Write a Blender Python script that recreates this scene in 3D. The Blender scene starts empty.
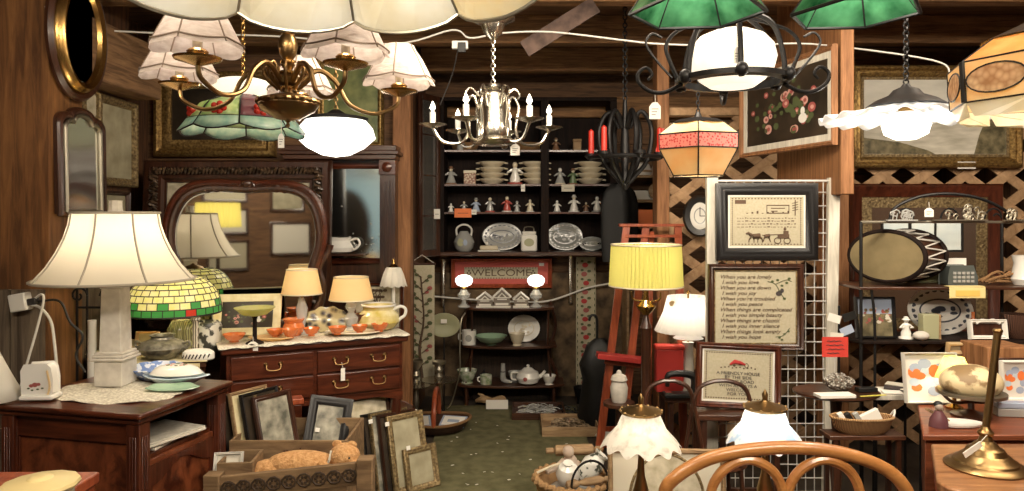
import bpy, math, random
from mathutils import Vector, Matrix, Euler
PI = math.pi
R = math.radians
COL = bpy.context.scene.collection
SC = bpy.context.scene
# ---------------------------------------------------------------- camera, world, exposure
F = 720.0                      # focal length in pixels of the 1024 x 491 frame
EYE = 1.5
cam_d = bpy.data.cameras.new('camera')
cam_d.sensor_fit = 'HORIZONTAL'; cam_d.sensor_width = 36.0
cam_d.lens = 36.0 * F / 1024.0
cam_d.shift_y = -30.5 / 1024.0
cam_d.clip_start = 0.05
cam = bpy.data.objects.new('camera', cam_d); COL.objects.link(cam)
cam.location = (0, 0, EYE); cam.rotation_euler = (R(90), 0, 0)
SC.camera = cam
w = bpy.data.worlds.new('world'); SC.world = w; w.use_nodes = True
w.node_tree.nodes['Background'].inputs[0].default_value = (1.0, 0.93, 0.84, 1)
w.node_tree.nodes['Background'].inputs[1].default_value = 0.35
SC.view_settings.view_transform = 'Standard'
SC.view_settings.look = 'None'
SC.view_settings.exposure = 0.12
SC.view_settings.gamma = 1.0
SC.view_settings.use_curve_mapping = False
try:
    SC.cycles.max_bounces = 6; SC.cycles.transparent_max_bounces = 12
    SC.cycles.sample_clamp_indirect = 4.0
    SC.cycles.caustics_reflective = False; SC.cycles.caustics_refractive = False
except Exception: pass

def area_light(name, loc, rot, sx, sy, power, col=(1, .86, .68)):
    d = bpy.data.lights.new(name, 'AREA'); d.shape = 'RECTANGLE'; d.size = sx; d.size_y = sy
    d.energy = power; d.color = col
    o = bpy.data.objects.new(name, d); COL.objects.link(o)
    o.location = loc; o.rotation_euler = rot
    return o
# fill lights added out of frame to brighten the room, with fixtures modelled below
area_light('fill_light', (-0.9, 0.2, 2.66), (R(46), 0, 0), 1.4, 0.35, 62)
area_light('fill_light', (1.3, 0.2, 2.66), (R(46), 0, 0), 1.4, 0.35, 84)
area_light('fill_light', (0.42, 2.25, 2.60), (R(42), 0, 0), 1.3, 0.3, 50)
area_light('fill_light', (2.25, 2.35, 2.60), (R(42), 0, 0), 1.2, 0.3, 32)
area_light('fill_light', (-0.4, -1.2, 2.66), (R(-40), 0, 0), 1.4, 0.35, 60)

# ---------------------------------------------------------------- helpers
def P(px, py, Y): return Vector(((px - 512) * Y / F, Y, EYE + (215 - py) * Y / F))
def on(z, py): return F * (EYE - z) / (py - 215)      # depth of a point seen at row py that lies at height z

MATS = {}
def mat(name, col=(.5, .5, .5), rough=.6, metal=0.0, kind=None, col2=None, scale=8.0, emit=0.0, ecol=None, bump=0.0,
        stretch=(1, 1, 1), trans=0.0, alpha=1.0, coat=0.0, spec=None, lo=.35, hi=.65):
    if name in MATS: return MATS[name]
    m = bpy.data.materials.new(name); m.use_nodes = True
    nt = m.node_tree; N = nt.nodes; L = nt.links
    b = N['Principled BSDF']; out = N['Material Output']
    b.inputs['Base Color'].default_value = (*col, 1)
    b.inputs['Roughness'].default_value = rough
    b.inputs['Metallic'].default_value = metal
    if coat: b.inputs['Coat Weight'].default_value = coat; b.inputs['Coat Roughness'].default_value = .15
    if spec is not None: b.inputs['Specular IOR Level'].default_value = spec
    fac = None
    if kind:
        tc = N.new('ShaderNodeTexCoord'); mp = N.new('ShaderNodeMapping')
        mp.inputs['Scale'].default_value = stretch
        L.new(tc.outputs['Object'], mp.inputs['Vector'])
        if kind == 'noise':
            t = N.new('ShaderNodeTexNoise'); t.inputs['Scale'].default_value = scale; t.inputs['Detail'].default_value = 4
            o_ = t.outputs['Fac']
        elif kind == 'wood':
            t = N.new('ShaderNodeTexNoise'); t.inputs['Scale'].default_value = scale; t.inputs['Detail'].default_value = 6
            t.inputs['Distortion'].default_value = .6; t.inputs['Roughness'].default_value = .65
            o_ = t.outputs['Fac']
        elif kind == 'voronoi':
            t = N.new('ShaderNodeTexVoronoi'); t.inputs['Scale'].default_value = scale
            o_ = t.outputs['Distance']
        elif kind == 'wave':
            t = N.new('ShaderNodeTexWave'); t.inputs['Scale'].default_value = scale; t.inputs['Distortion'].default_value = 1.0
            o_ = t.outputs['Fac']
        L.new(mp.outputs['Vector'], t.inputs['Vector'])
        cr = N.new('ShaderNodeValToRGB'); cr.color_ramp.elements[0].position = lo; cr.color_ramp.elements[1].position = hi
        cr.color_ramp.elements[0].color = (*col, 1); cr.color_ramp.elements[1].color = (*(col2 or col), 1)
        L.new(o_, cr.inputs['Fac']); L.new(cr.outputs['Color'], b.inputs['Base Color'])
        fac = cr.outputs['Color']
        if bump:
            bp = N.new('ShaderNodeBump'); bp.inputs['Strength'].default_value = bump; bp.inputs['Distance'].default_value = .01
            L.new(o_, bp.inputs['Height']); L.new(bp.outputs['Normal'], b.inputs['Normal'])
    if emit:
        b.inputs['Emission Strength'].default_value = emit
        b.inputs['Emission Color'].default_value = (*(ecol or col), 1)
        if fac and not ecol: L.new(fac, b.inputs['Emission Color'])
    if trans:      # cloth or opal glass that lets light through
        tl = N.new('ShaderNodeBsdfTranslucent'); tl.inputs['Color'].default_value = (*(col), 1)
        if fac: L.new(fac, tl.inputs['Color'])
        mx = N.new('ShaderNodeMixShader'); mx.inputs[0].default_value = trans
        L.new(b.outputs[0], mx.inputs[1]); L.new(tl.outputs[0], mx.inputs[2]); L.new(mx.outputs[0], out.inputs[0])
    if alpha < 1:
        tr = N.new('ShaderNodeBsdfTransparent'); mx = N.new('ShaderNodeMixShader'); mx.inputs[0].default_value = alpha
        L.new(tr.outputs[0], mx.inputs[1]); L.new(b.outputs[0], mx.inputs[2]); L.new(mx.outputs[0], out.inputs[0])
    MATS[name] = m
    return m

def setp(o, label=None, cat=None, group=None, kind=None):
    if label: o['label'] = label
    if cat: o['category'] = cat
    if group: o['group'] = group
    if kind: o['kind'] = kind
    return o

class M:
    """a mesh under construction; several materials go in as slots"""
    def __init__(s): s.v = []; s.f = []; s.mi = []; s.cur = 0; s.X = None
    def mat(s, i): s.cur = i; return s
    def xf(s, X=None): s.X = X; return s
    def add(s, vs, fs):
        b = len(s.v)
        for v in vs:
            v = Vector(v)
            s.v.append(s.X @ v if s.X else v)
        for f in fs: s.f.append([b + i for i in f]); s.mi.append(s.cur)
        return s
    def box(s, x0, x1, y0, y1, z0, z1):
        vs = [(x, y, z) for z in (z0, z1) for y in (y0, y1) for x in (x0, x1)]
        return s.add(vs, [(0, 2, 3, 1), (4, 5, 7, 6), (0, 1, 5, 4), (2, 6, 7, 3), (0, 4, 6, 2), (1, 3, 7, 5)])
    def cbox(s, c, d, rz=0, rx=0, ry=0):
        X0 = s.X; T = Matrix.Translation(c) @ Euler((rx, ry, rz)).to_matrix().to_4x4()
        s.X = X0 @ T if X0 else T
        s.box(-d[0]/2, d[0]/2, -d[1]/2, d[1]/2, -d[2]/2, d[2]/2); s.X = X0
        return s
    def lathe(s, prof, c=(0, 0, 0), seg=24, fn=None, a0=0, a1=2*PI, ys=1.0, axis='z', caps=True):
        full = abs(a1 - a0 - 2*PI) < 1e-6
        n = seg if full else seg + 1
        vs = []
        for i, (r, z) in enumerate(prof):
            for k in range(n):
                a = a0 + (a1 - a0) * k / seg
                rr, zz = (r, z) if fn is None else fn(r, z, a, i)
                p = (rr*math.cos(a), rr*math.sin(a)*ys, zz)
                if axis == 'y': p = (p[0], -p[2], p[1])
                elif axis == 'x': p = (p[2], p[0], p[1])
                vs.append((p[0]+c[0], p[1]+c[1], p[2]+c[2]))
        fs = []
        for i in range(len(prof)-1):
            for k in range(seg):
                a = i*n+k; b = i*n+(k+1) % n
                fs.append((a, b, b+n, a+n))
        if caps and full:
            if prof[0][0] > 1e-4 and caps != 'top': fs.append(tuple(reversed(range(n))))
            if prof[-1][0] > 1e-4 and caps != 'bot': fs.append(tuple(range((len(prof)-1)*n, len(prof)*n)))
        return s.add(vs, fs)
    def sphere(s, c, rx, ry=None, rz=None, seg=16, rings=10):
        ry = ry or rx; rz = rz or rx
        vs = [(c[0], c[1], c[2]-rz)]
        for i in range(1, rings):
            t = -PI/2 + PI*i/rings
            for k in range(seg):
                a = 2*PI*k/seg
                vs.append((c[0]+rx*math.cos(t)*math.cos(a), c[1]+ry*math.cos(t)*math.sin(a), c[2]+rz*math.sin(t)))
        vs.append((c[0], c[1], c[2]+rz)); fs = []
        for k in range(seg):
            fs.append((0, 1+(k+1) % seg, 1+k))
            for i in range(rings-2):
                a = 1+i*seg+k; b = 1+i*seg+(k+1) % seg
                fs.append((a, b, b+seg, a+seg))
            a = 1+(rings-2)*seg
            fs.append((a+k, a+(k+1) % seg, len(vs)-1))
        return s.add(vs, fs)
    def tube(s, pts, r, seg=8, closed=False, smooth=0):
        pts = [Vector(p) for p in pts]
        if smooth: pts = spline(pts, smooth, closed)
        n = len(pts); rs = r if isinstance(r, (list, tuple)) else None
        vs = []; up = None
        for i, p in enumerate(pts):
            if closed: t = pts[(i+1) % n] - pts[i-1]
            else: t = pts[min(i+1, n-1)] - pts[max(i-1, 0)]
            if t.length < 1e-9: t = Vector((0, 0, 1))
            t.normalize()
            if up is None: up = Vector((0, 1, 0)) if abs(t.y) < .9 else Vector((1, 0, 0))
            s1 = t.cross(up)
            if s1.length < 1e-5: s1 = t.cross(Vector((1, 0, .3)))
            s1.normalize(); up = s1.cross(t).normalized()
            if rs: j = i/(n-1)*(len(rs)-1); q = int(j); q2 = min(q+1, len(rs)-1); rr = rs[q]+(rs[q2]-rs[q])*(j-q)
            else: rr = r
            for k in range(seg):
                a = 2*PI*k/seg
                vs.append(p + s1*(rr*math.cos(a)) + up*(rr*math.sin(a)))
        fs = []
        for i in range(n if closed else n-1):
            for k in range(seg):
                a = i*seg+k; b = i*seg+(k+1) % seg; c = ((i+1) % n)*seg+k; d = ((i+1) % n)*seg+(k+1) % seg
                fs.append((a, b, d, c))
        if not closed: fs += [tuple(reversed(range(seg))), tuple(range((n-1)*seg, n*seg))]
        return s.add(vs, fs)
    def prism(s, poly, y0, y1):      # polygon in x,z extruded along y
        n = len(poly)
        vs = [(x, y0, z) for x, z in poly] + [(x, y1, z) for x, z in poly]
        return s.add(vs, [tuple(range(n)), tuple(reversed(range(n, 2*n)))] + [(i, (i+1) % n, n+(i+1) % n, n+i) for i in range(n)])
    def slab(s, poly, z0, z1):       # polygon in x,y extruded along z
        n = len(poly)
        vs = [(x, y, z0) for x, y in poly] + [(x, y, z1) for x, y in poly]
        return s.add(vs, [tuple(reversed(range(n))), tuple(range(n, 2*n))] + [(i, (i+1) % n, n+(i+1) % n, n+i) for i in range(n)])
    def ring(s, w, h, t, prof, z0=0, inner=True):
        """mitred picture frame, outer w x h standing on z0, moulding width t; prof: [(in 0..1, depth y)]"""
        vs = []
        for u, y in prof:
            a = t*u
            vs += [(-w/2+a, y, z0+a), (w/2-a, y, z0+a), (w/2-a, y, z0+h-a), (-w/2+a, y, z0+h-a)]
        fs = []
        for i in range(len(prof)-1):
            for k in range(4): fs.append((i*4+k, i*4+(k+1) % 4, i*4+4+(k+1) % 4, i*4+4+k))
        return s.add(vs, fs)
    def oval(s, prof, rx, rz, c=(0, 0, 0), seg=36):   # oval moulding facing -y: prof [(offset outwards, y)]
        vs = []
        for o_, y in prof:
            for k in range(seg):
                a = 2*PI*k/seg
                vs.append((c[0]+(rx+o_)*math.cos(a), c[1]+y, c[2]+(rz+o_)*math.sin(a)))
        fs = [(i*seg+k, i*seg+(k+1) % seg, (i+1)*seg+(k+1) % seg, (i+1)*seg+k) for i in range(len(prof)-1) for k in range(seg)]
        return s.add(vs, fs)
    def disc(s, c, rx, rz, seg=14, y=0):   # flat oval facing -y
        return s.add([(c[0]+rx*math.cos(2*PI*k/seg), c[1]+y, c[2]+rz*math.sin(2*PI*k/seg)) for k in range(seg)], [tuple(range(seg))])
    def quad(s, x0, x1, z0, z1, y=0): return s.add([(x0, y, z0), (x1, y, z0), (x1, y, z1), (x0, y, z1)], [(0, 1, 2, 3)])
    def grid(s, f, nu, nv):
        return s.add([f(i/nu, j/nv) for j in range(nv+1) for i in range(nu+1)],
                     [(j*(nu+1)+i, j*(nu+1)+i+1, (j+1)*(nu+1)+i+1, (j+1)*(nu+1)+i) for j in range(nv) for i in range(nu)])
    def build(s, name, mats, parent=None, u=1.0, smooth=35, bevel=0, loc=None, solid=0):
        me = bpy.data.meshes.new(name)
        me.from_pydata([v*u for v in s.v], [], s.f)
        if not isinstance(mats, (list, tuple)): mats = [mats]
        for m in mats: me.materials.append(m)
        me.polygons.foreach_set('material_index', [min(i, len(mats)-1) for i in s.mi])
        if smooth:
            me.polygons.foreach_set('use_smooth', [True]*len(s.f))
            me.update(); me.set_sharp_from_angle(angle=R(smooth))
        me.update()
        o = bpy.data.objects.new(name, me); COL.objects.link(o)
        if parent is not None: o.parent = parent
        if loc is not None: o.location = loc
        if bevel:
            b = o.modifiers.new('bevel', 'BEVEL'); b.width = bevel*u; b.segments = 2; b.limit_method = 'ANGLE'; b.angle_limit = R(40)
        if solid:
            b = o.modifiers.new('solid', 'SOLIDIFY'); b.thickness = solid*u; b.offset = 0
        return o

def spline(pts, k, closed=False):
    n = len(pts); out = []
    for i in range(n if closed else n-1):
        p1 = pts[i]; p2 = pts[(i+1) % n]
        p0 = pts[i-1] if (closed or i > 0) else p1*2-p2
        p3 = pts[(i+2) % n] if (closed or i < n-2) else p2*2-p1
        for j in range(k):
            t = j/k
            out.append(((p1*2)+(p2-p0)*t+(p0*2-p1*5+p2*4-p3)*t*t+(-p0+p1*3-p2*3+p3)*t**3)*.5)
    if not closed: out.append(pts[-1])
    return out

class T:
    """a thing: Empty at its base; its parts are written in picture-pixel units of its own depth (u metres each)"""
    def __init__(s, name, label, cat, px=0, py=0, Y=1, rz=0, group=None, loc=None, u=None, rx=0, ry=0):
        s.e = bpy.data.objects.new(name, None); COL.objects.link(s.e)
        s.e.empty_display_size = .05
        s.loc = Vector(loc) if loc is not None else P(px, py, Y)
        s.e.location = s.loc; s.e.rotation_euler = (rx, ry, rz)
        s.u = u if u is not None else (Y/F if loc is None else 1.0)
        setp(s.e, label, cat, group)
    def part(s, name, mats, m, parent=None, **k):
        return m.build(name, mats, parent or s.e, s.u, **k)
    def bulb(s, x, y, z, power, col=(1, .78, .5), r=.03):
        d = bpy.data.lights.new('bulb_light', 'POINT'); d.energy = power; d.color = col; d.shadow_soft_size = r
        o = bpy.data.objects.new('bulb_light', d); COL.objects.link(o); o.parent = s.e; o.location = Vector((x, y, z))*s.u
        return o
    def text(s, name, body, x, y, z, size, m, align='CENTER', parent=None, sx=1.0, shear=0):
        c = bpy.data.curves.new(name, 'FONT'); c.body = body; c.size = size*s.u; c.align_x = align; c.align_y = 'CENTER'
        c.extrude = .0004; c.shear = shear
        c.materials.append(m)
        o = bpy.data.objects.new(name, c); COL.objects.link(o)
        me = bpy.data.meshes.new_from_object(o.evaluated_get(bpy.context.evaluated_depsgraph_get()))
        X = Matrix.Translation(Vector((x, y, z))*s.u) @ Matrix.Rotation(R(90), 4, 'X') @ Matrix.Diagonal((sx, 1, 1, 1))
        me.transform(X); bpy.data.objects.remove(o)
        return me
    def write(s, name, lines, m, **k):
        """lines: (body, x, y, z, size, align); all in one lettering mesh"""
        vs = []; fs = []
        for b_, x, y, z, size, al in lines:
            me = s.text(name, b_, x, y, z, size, m, al, **k); n = len(vs)
            vs += [v.co.copy() for v in me.vertices]; fs += [[n+i for i in p.vertices] for p in me.polygons]
            bpy.data.meshes.remove(me)
        mm = M(); mm.add(vs, fs); return mm.build(name, m, s.e, 1.0, smooth=0)
    def tag(s, x, y, z, w=8, h=12, drop=8, parent=None):
        m = M().tube([(x, y, z), (x+.3, y, z-drop)], .35, 5).mat(1)
        m.prism([(x-w/2, z-drop-h), (x+w/2, z-drop-h), (x+w/2, z-drop-h*.25), (x+w*.2, z-drop), (x-w*.2, z-drop), (x-w/2, z-drop-h*.25)], y-.3, y+.3)
        m.mat(2)
        for q in range(3): m.quad(x-w*.3, x+w*(.3-.12*q), z-drop-h*(.42+.17*q), z-drop-h*(.38+.17*q), y-.4)
        return s.part('price_tag', [K['string'], K['tag'], K['ink']], m, parent, smooth=0)

def one(name, label, cat, mats, m, px=0, py=0, Y=1, rz=0, group=None, loc=None, u=None, rx=0, ry=0, kind=None, **k):
    """a thing that is a single mesh"""
    l = Vector(loc) if loc is not None else P(px, py, Y)
    uu = u if u is not None else (Y/F if loc is None else 1.0)
    o = m.build(name, mats, None, uu, loc=l, **k); o.rotation_euler = (rx, ry, rz)
    return setp(o, label, cat, group, kind)

def struct(name, mats, m, **k):
    o = m.build(name, mats, None, 1.0, **k); o['kind'] = 'structure'
    return o

# ---------------------------------------------------------------- materials
K = {}
def wood(n, c1, c2, rough=.45, st=(1.2, 14, 14), sc=3.0, coat=0, bump=.15, spec=None):
    K[n] = mat(n, c1, rough, kind='wood', col2=c2, scale=sc, stretch=st, bump=bump, coat=coat, spec=spec)
wood('barn_x', (.06, .028, .012), (.20, .10, .042), .75)                    # boards running sideways
wood('barn_z', (.045, .02, .009), (.15, .065, .026), .75, (14, 14, 1.2))
wood('orange_board', (.09, .035, .011), (.25, .11, .035), .55, (9, 9, .8))
wood('beam_wood', (.10, .05, .022), (.27, .15, .07), .8, (5, 1, 14), 4)
wood('beam_x', (.12, .06, .025), (.36, .19, .08), .8, (1.0, 14, 14), 4)
wood('post_wood', (.17, .068, .022), (.37, .17, .068), .7, (14, 14, 1.0))
wood('grey_board', (.06, .04, .025), (.20, .15, .10), .85, (9, 9, .7))
wood('dark_board', (.012, .007, .004), (.04, .022, .012), .8, (14, 14, 1))
wood('mahogany', (.034, .007, .003), (.11, .026, .010), .28, (1.2, 12, 12), 3, .3)
wood('mahogany_z', (.036, .008, .004), (.11, .027, .012), .3, (12, 12, 1.2), 3, .3)
wood('burl', (.05, .011, .005), (.22, .06, .022), .3, (2.2, 2.2, 1.6), 6, .3)
wood('walnut', (.025, .009, .005), (.07, .025, .012), .35, (12, 12, 1.2), 3, .3)
wood('walnut_x', (.03, .011, .006), (.085, .032, .015), .35, (1.2, 12, 12), 3, .3)
wood('black_wood', (.006, .0035, .003), (.018, .009, .006), .7, (12, 12, 1.2), 3, 0, .15, .15)
wood('red_wood', (.20, .035, .014), (.38, .085, .03), .4, (12, 12, 1.2), 3, .2)
wood('bent_oak', (.34, .13, .035), (.52, .23, .07), .3, (2, 6, 6), 3, .4)
wood('box_wood', (.22, .13, .06), (.42, .28, .15), .7, (1.5, 10, 10))
wood('crate_wood', (.13, .075, .035), (.27, .17, .085), .8, (1.5, 10, 10))
wood('desk_wood', (.12, .03, .012), (.26, .075, .03), .4, (1.2, 12, 12), 3, .2)
wood('table_top', (.20, .08, .03), (.42, .20, .085), .35, (1.5, 8, 8), 3, .3)
wood('lattice', (.27, .155, .075), (.52, .33, .18), .75, (4, 4, 4))
wood('greyed_white', (.50, .46, .38), (.72, .68, .58), .6, (10, 10, 1.2))
def plain(n, c, r=.5, me=0, **k): K[n] = mat(n, c, r, me, **k)
plain('iron', (.012, .011, .011), .45, .4)
plain('black', (.006, .006, .006), .5)
plain('black_frame', (.007, .006, .006), .4)
plain('brass', (.50, .30, .10), .26, 1)
plain('old_brass', (.30, .19, .08), .34, 1)
plain('gold', (.42, .27, .09), .42, .7, kind='noise', col2=(.16, .09, .03), scale=60, bump=.5)
plain('dull_gold', (.34, .25, .12), .5, .5, kind='noise', col2=(.13, .085, .04), scale=70, bump=.7)
plain('silver', (.66, .62, .54), .24, 1)
plain('pewter', (.42, .38, .30), .42, 1)
plain('white_paint', (.74, .72, .66), .45)
plain('china', (.80, .78, .72), .2, coat=.3)
plain('china_cream', (.70, .62, .46), .25, coat=.3)
plain('china_grey', (.36, .36, .34), .25, coat=.3)
plain('china_blue', (.38, .45, .58), .25, coat=.3)
plain('plate_ink', (.06, .07, .09), .3)
plain('green_glaze', (.32, .47, .33), .2, coat=.3)
plain('olive_pot', (.36, .36, .22), .35)
plain('string', (.6, .56, .48), .8)
plain('tag', (.80, .77, .70), .8)
plain('ink', (.05, .04, .04), .8)
plain('brown_ink', (.10, .06, .035), .8)
plain('paper', (.72, .68, .58), .8)
plain('linen', (.42, .38, .26), .9, kind='noise', col2=(.48, .43, .31), scale=90)
plain('mat_board', (.60, .56, .46), .8)
plain('mat_white', (.72, .70, .64), .8)
plain('wire', (.72, .70, .66), .4, .3)
plain('cord', (.68, .66, .60), .6)
plain('dark_cord', (.02, .017, .015), .6)
plain('red_candle', (.62, .035, .02), .4)
plain('red_paint', (.50, .045, .04), .4)
plain('red_card', (.62, .05, .035), .6)
plain('orange_card', (.80, .20, .05), .6)
plain('yellow_card', (.75, .62, .28), .6)
plain('mirror', (.80, .82, .80), .03, 1)
plain('mirror_old', (.62, .62, .58), .16, 1)
plain('lead', (.02, .018, .016), .5, .5)
plain('pane', (.75, .78, .78), .05, 0, alpha=.10)
plain('pane_dusty', (.30, .28, .25), .10, 0, alpha=.22)
plain('clear_glass', (.72, .74, .72), .06, 0, alpha=.38, coat=.5)
plain('amber_glass', (.75, .20, .05), .08, 0, alpha=.75, coat=.5)
plain('green_bottle', (.05, .14, .05), .1, 0, alpha=.8)
plain('bulb_glow', (1, .93, .8), .4, emit=9.0, ecol=(1, .88, .66))
plain('opal_glow', (.95, .93, .88), .3, emit=2.2, ecol=(1, .96, .86))
plain('opal_soft', (.9, .86, .76), .3, emit=.95, ecol=(1, .9, .70))
plain('milk_edge', (.85, .84, .80), .3, trans=.4)
plain('shade_cream', (.83, .76, .62), .8, trans=.5)
plain('shade_white', (.86, .83, .76), .8, trans=.5)
plain('shade_pink', (.72, .60, .50), .85, trans=.45)
plain('shade_yellow', (.66, .62, .20), .8, trans=.5)
plain('shade_peach', (.86, .66, .36), .8, trans=.5)
plain('shade_trim', (.40, .35, .27), .8)
plain('panel_cream', (.80, .74, .55), .3, kind='noise', col2=(.88, .86, .76), scale=9, trans=.5)
plain('panel_milk', (.82, .76, .60), .3, kind='noise', col2=(.96, .94, .86), scale=6, trans=.5)
plain('caramel', (.86, .46, .14), .3, kind='noise', col2=(.95, .66, .30), scale=14, trans=.55)
plain('caramel_pale', (.88, .66, .36), .3, kind='noise', col2=(.92, .78, .52), scale=12, trans=.55)
plain('shell_glass', (.78, .66, .46), .3, kind='voronoi', col2=(.40, .25, .14), scale=60, trans=.5, lo=.1, hi=.8)
plain('ruby', (.22, .01, .01), .2, trans=.4)
plain('red_filigree', (.48, .03, .03), .4, kind='voronoi', col2=(.66, .25, .20), scale=110, lo=.25, hi=.5, trans=.3)
plain('green_slag', (.004, .07, .022), .2, kind='noise', col2=(.13, .38, .18), scale=16, trans=.5)
plain('leaf_glass', (.06, .30, .08), .25, trans=.5)
plain('red_glass', (.55, .05, .03), .25, trans=.5)
plain('lime_glass', (.80, .80, .30), .25, kind='noise', col2=(.86, .84, .50), scale=30, trans=.55)
plain('mottled_green', (.35, .50, .22), .25, kind='noise', col2=(.60, .66, .36), scale=26, trans=.5)
plain('aqua_glass', (.30, .48, .42), .25, kind='noise', col2=(.50, .62, .52), scale=26, trans=.5)
plain('purple_glass', (.20, .08, .09), .25, trans=.4)
plain('lace', (.72, .68, .56), .9, kind='voronoi', col2=(.52, .47, .38), scale=90, bump=.3)
plain('yellow_cloth', (.66, .56, .30), .9, kind='noise', col2=(.74, .66, .42), scale=30)
plain('wicker', (.40, .22, .09), .7, kind='wave', col2=(.20, .10, .04), scale=60, bump=.6)
plain('wicker_light', (.58, .36, .16), .7, kind='wave', col2=(.34, .18, .08), scale=50, bump=.6)
plain('wicker_dark', (.10, .04, .02), .7, kind='wave', col2=(.05, .02, .01), scale=60, bump=.6)
plain('bear_fur', (.48, .24, .09), 1, kind='noise', col2=(.66, .38, .17), scale=70, bump=1.0)
plain('drum_skin', (.17, .13, .06), .6, kind='noise', col2=(.25, .195, .095), scale=8)
plain('globe_map', (.72, .58, .34), .5, kind='noise', col2=(.26, .17, .08), scale=11, lo=.50, hi=.56)
plain('geode', (.75, .73, .66), .3, kind='voronoi', col2=(.16, .13, .10), scale=90, bump=1.0, lo=.1, hi=.6)
plain('stone', (.52, .48, .42), .6, kind='noise', col2=(.66, .62, .55), scale=20)
plain('pewter_pot', (.14, .13, .10), .4, .5, kind='noise', col2=(.32, .30, .24), scale=40, bump=.3)
plain('carpet', (.088, .082, .034), .95, kind='noise', col2=(.145, .132, .062), scale=14, bump=.4)
plain('floor_dark', (.03, .02, .014), .8, kind='noise', col2=(.06, .045, .03), scale=5)
plain('rust', (.035, .018, .012), .8, kind='noise', col2=(.10, .06, .045), scale=14)
plain('landscape', (.20, .17, .10), .35, kind='noise', col2=(.33, .30, .22), scale=5, stretch=(1, 1, 3))
plain('sky_paint', (.64, .62, .54), .5, kind='noise', col2=(.80, .77, .68), scale=4, stretch=(1, 1, 3))
plain('water_paint', (.42, .39, .31), .5, kind='noise', col2=(.68, .64, .54), scale=5, stretch=(1, 1, 5))
plain('dark_paint', (.018, .014, .010), .35, kind='noise', col2=(.05, .035, .022), scale=6)
plain('meadow_paint', (.09, .12, .035), .35, kind='noise', col2=(.25, .27, .09), scale=9)
plain('trees_paint', (.07, .06, .03), .5, kind='noise', col2=(.24, .20, .11), scale=18)
plain('photo_grey', (.10, .10, .08), .3, kind='noise', col2=(.46, .43, .34), scale=14)
plain('engraving', (.38, .33, .22), .5, kind='noise', col2=(.62, .56, .42), scale=18)
plain('old_print', (.28, .25, .16), .5, kind='noise', col2=(.42, .38, .26), scale=10)
plain('rose_paint', (.34, .09, .08), .4)
plain('pink_paint', (.60, .32, .27), .4)
plain('leaf_paint', (.08, .10, .04), .5)
plain('red_mat', (.50, .09, .07), .7)
plain('junk_metal', (.34, .25, .15), .45, .4, kind='noise', col2=(.08, .05, .03), scale=40)
# ================================================================ THE SETTING
CEIL = 2.78
struct('floor', K['floor_dark'], M().box(-3.4, 3.6, -2.8, 6.2, -.08, 0), smooth=0)
struct('ceiling', K['barn_x'], M().box(-3.4, 3.6, -2.8, 6.2, CEIL, CEIL+.08), smooth=0)
struct('wall_left', K['barn_z'], M().box(-2.62, -2.21, 3.45, 4.15, 0, CEIL).box(-2.62, -2.50, 4.15, 4.95, 0, CEIL), smooth=0)
struct('wall_left_front', K['orange_board'], M().box(-3.3, -2.06, 3.20, 3.45, 0, CEIL), smooth=0)
struct('wall_left_rear', K['barn_z'], M().box(-3.4, -3.3, -2.8, 3.3, 0, CEIL), smooth=0)
struct('wall_back_left', K['barn_x'], M().box(-2.62, -.72, 4.95, 5.05, 0, CEIL), smooth=0)
struct('wall_alcove_side', K['barn_z'], M().box(-.82, -.72, 5.05, 6.0, 0, CEIL), smooth=0)
struct('wall_right', K['barn_z'], M().box(3.5, 3.6, -2.8, 6.2, 0, CEIL), smooth=0)
# back wall of sideways boards
m = M()
random.seed(2)
for i in range(15):
    z0 = i*.19; m.box(-2.3, 3.5, 6.0+random.uniform(0, .012), 6.1, z0+.004, z0+.188)
m.box(-2.3, 3.5, 6.07, 6.12, 0, CEIL)
struct('wall_back', K['barn_x'], m, smooth=0)
# rear wall with the shop window (only mirrors see it)
m = M().box(-3.4, 3.6, -2.8, -2.7, 0, .8).box(-3.4, 3.6, -2.8, -2.7, 2.2, CEIL).box(-3.4, -3.15, -2.8, -2.7, .8, 2.2).box(-2.05, 3.6, -2.8, -2.7, .8, 2.2)
struct('wall_rear', K['barn_x'], m, smooth=0)
m = M()
for x in (-3.15, -2.6, -2.05): m.box(x-.03, x+.03, -2.78, -2.7, .8, 2.2)
for z in (.8, 1.5, 2.2): m.box(-3.15, -2.05, -2.78, -2.7, z-.03, z+.03)
wf = struct('window_1', K['greyed_white'], m, smooth=0)
g = M().quad(-3.15, -2.05, .8, 2.2, -2.76); o = g.build('window_pane', mat('daylight', (.6, .7, .72), .5, emit=.9, ecol=(.42, .68, .74)), wf)
# ceiling joists
for k, Yj in enumerate((2.7, 3.7, 4.6, 5.5)):
    struct('trim_%d' % (k+1), K['beam_x'], M().box(-2.2 if Yj < 4.9 else -.7, 3.5, Yj, Yj+.10, 2.6, CEIL), bevel=.008)
struct('trim_5', K['beam_x'], M().box(-.7, 3.5, 5.90, 6.0, 2.30, 2.47), bevel=.008)
struct('trim_6', K['beam_wood'], M().box(-2.21, -2.02, 3.46, 4.15, 2.16, 2.46), bevel=.01)
# corner post of the partition
struct('trim_7', K['post_wood'], M().box(-.80, -.68, 4.82, 4.95, 0, CEIL), bevel=.006)
# big rough post that carries the paintings at the side
pa = P(838, 0, 4.35); struct('trim_8', K['post_wood'], M().box(pa.x-.07, pa.x+.07, 4.35, 4.5, 0, 2.6), bevel=.008)
struct('trim_9', K['post_wood'], M().box(.93, 1.01, 4.62, 4.76, 0, CEIL), bevel=.006)
struct('wall_stub', K['post_wood'], M().box(1.60, 1.665, 3.50, 4.35, 1.60, CEIL), bevel=.006)
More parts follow.
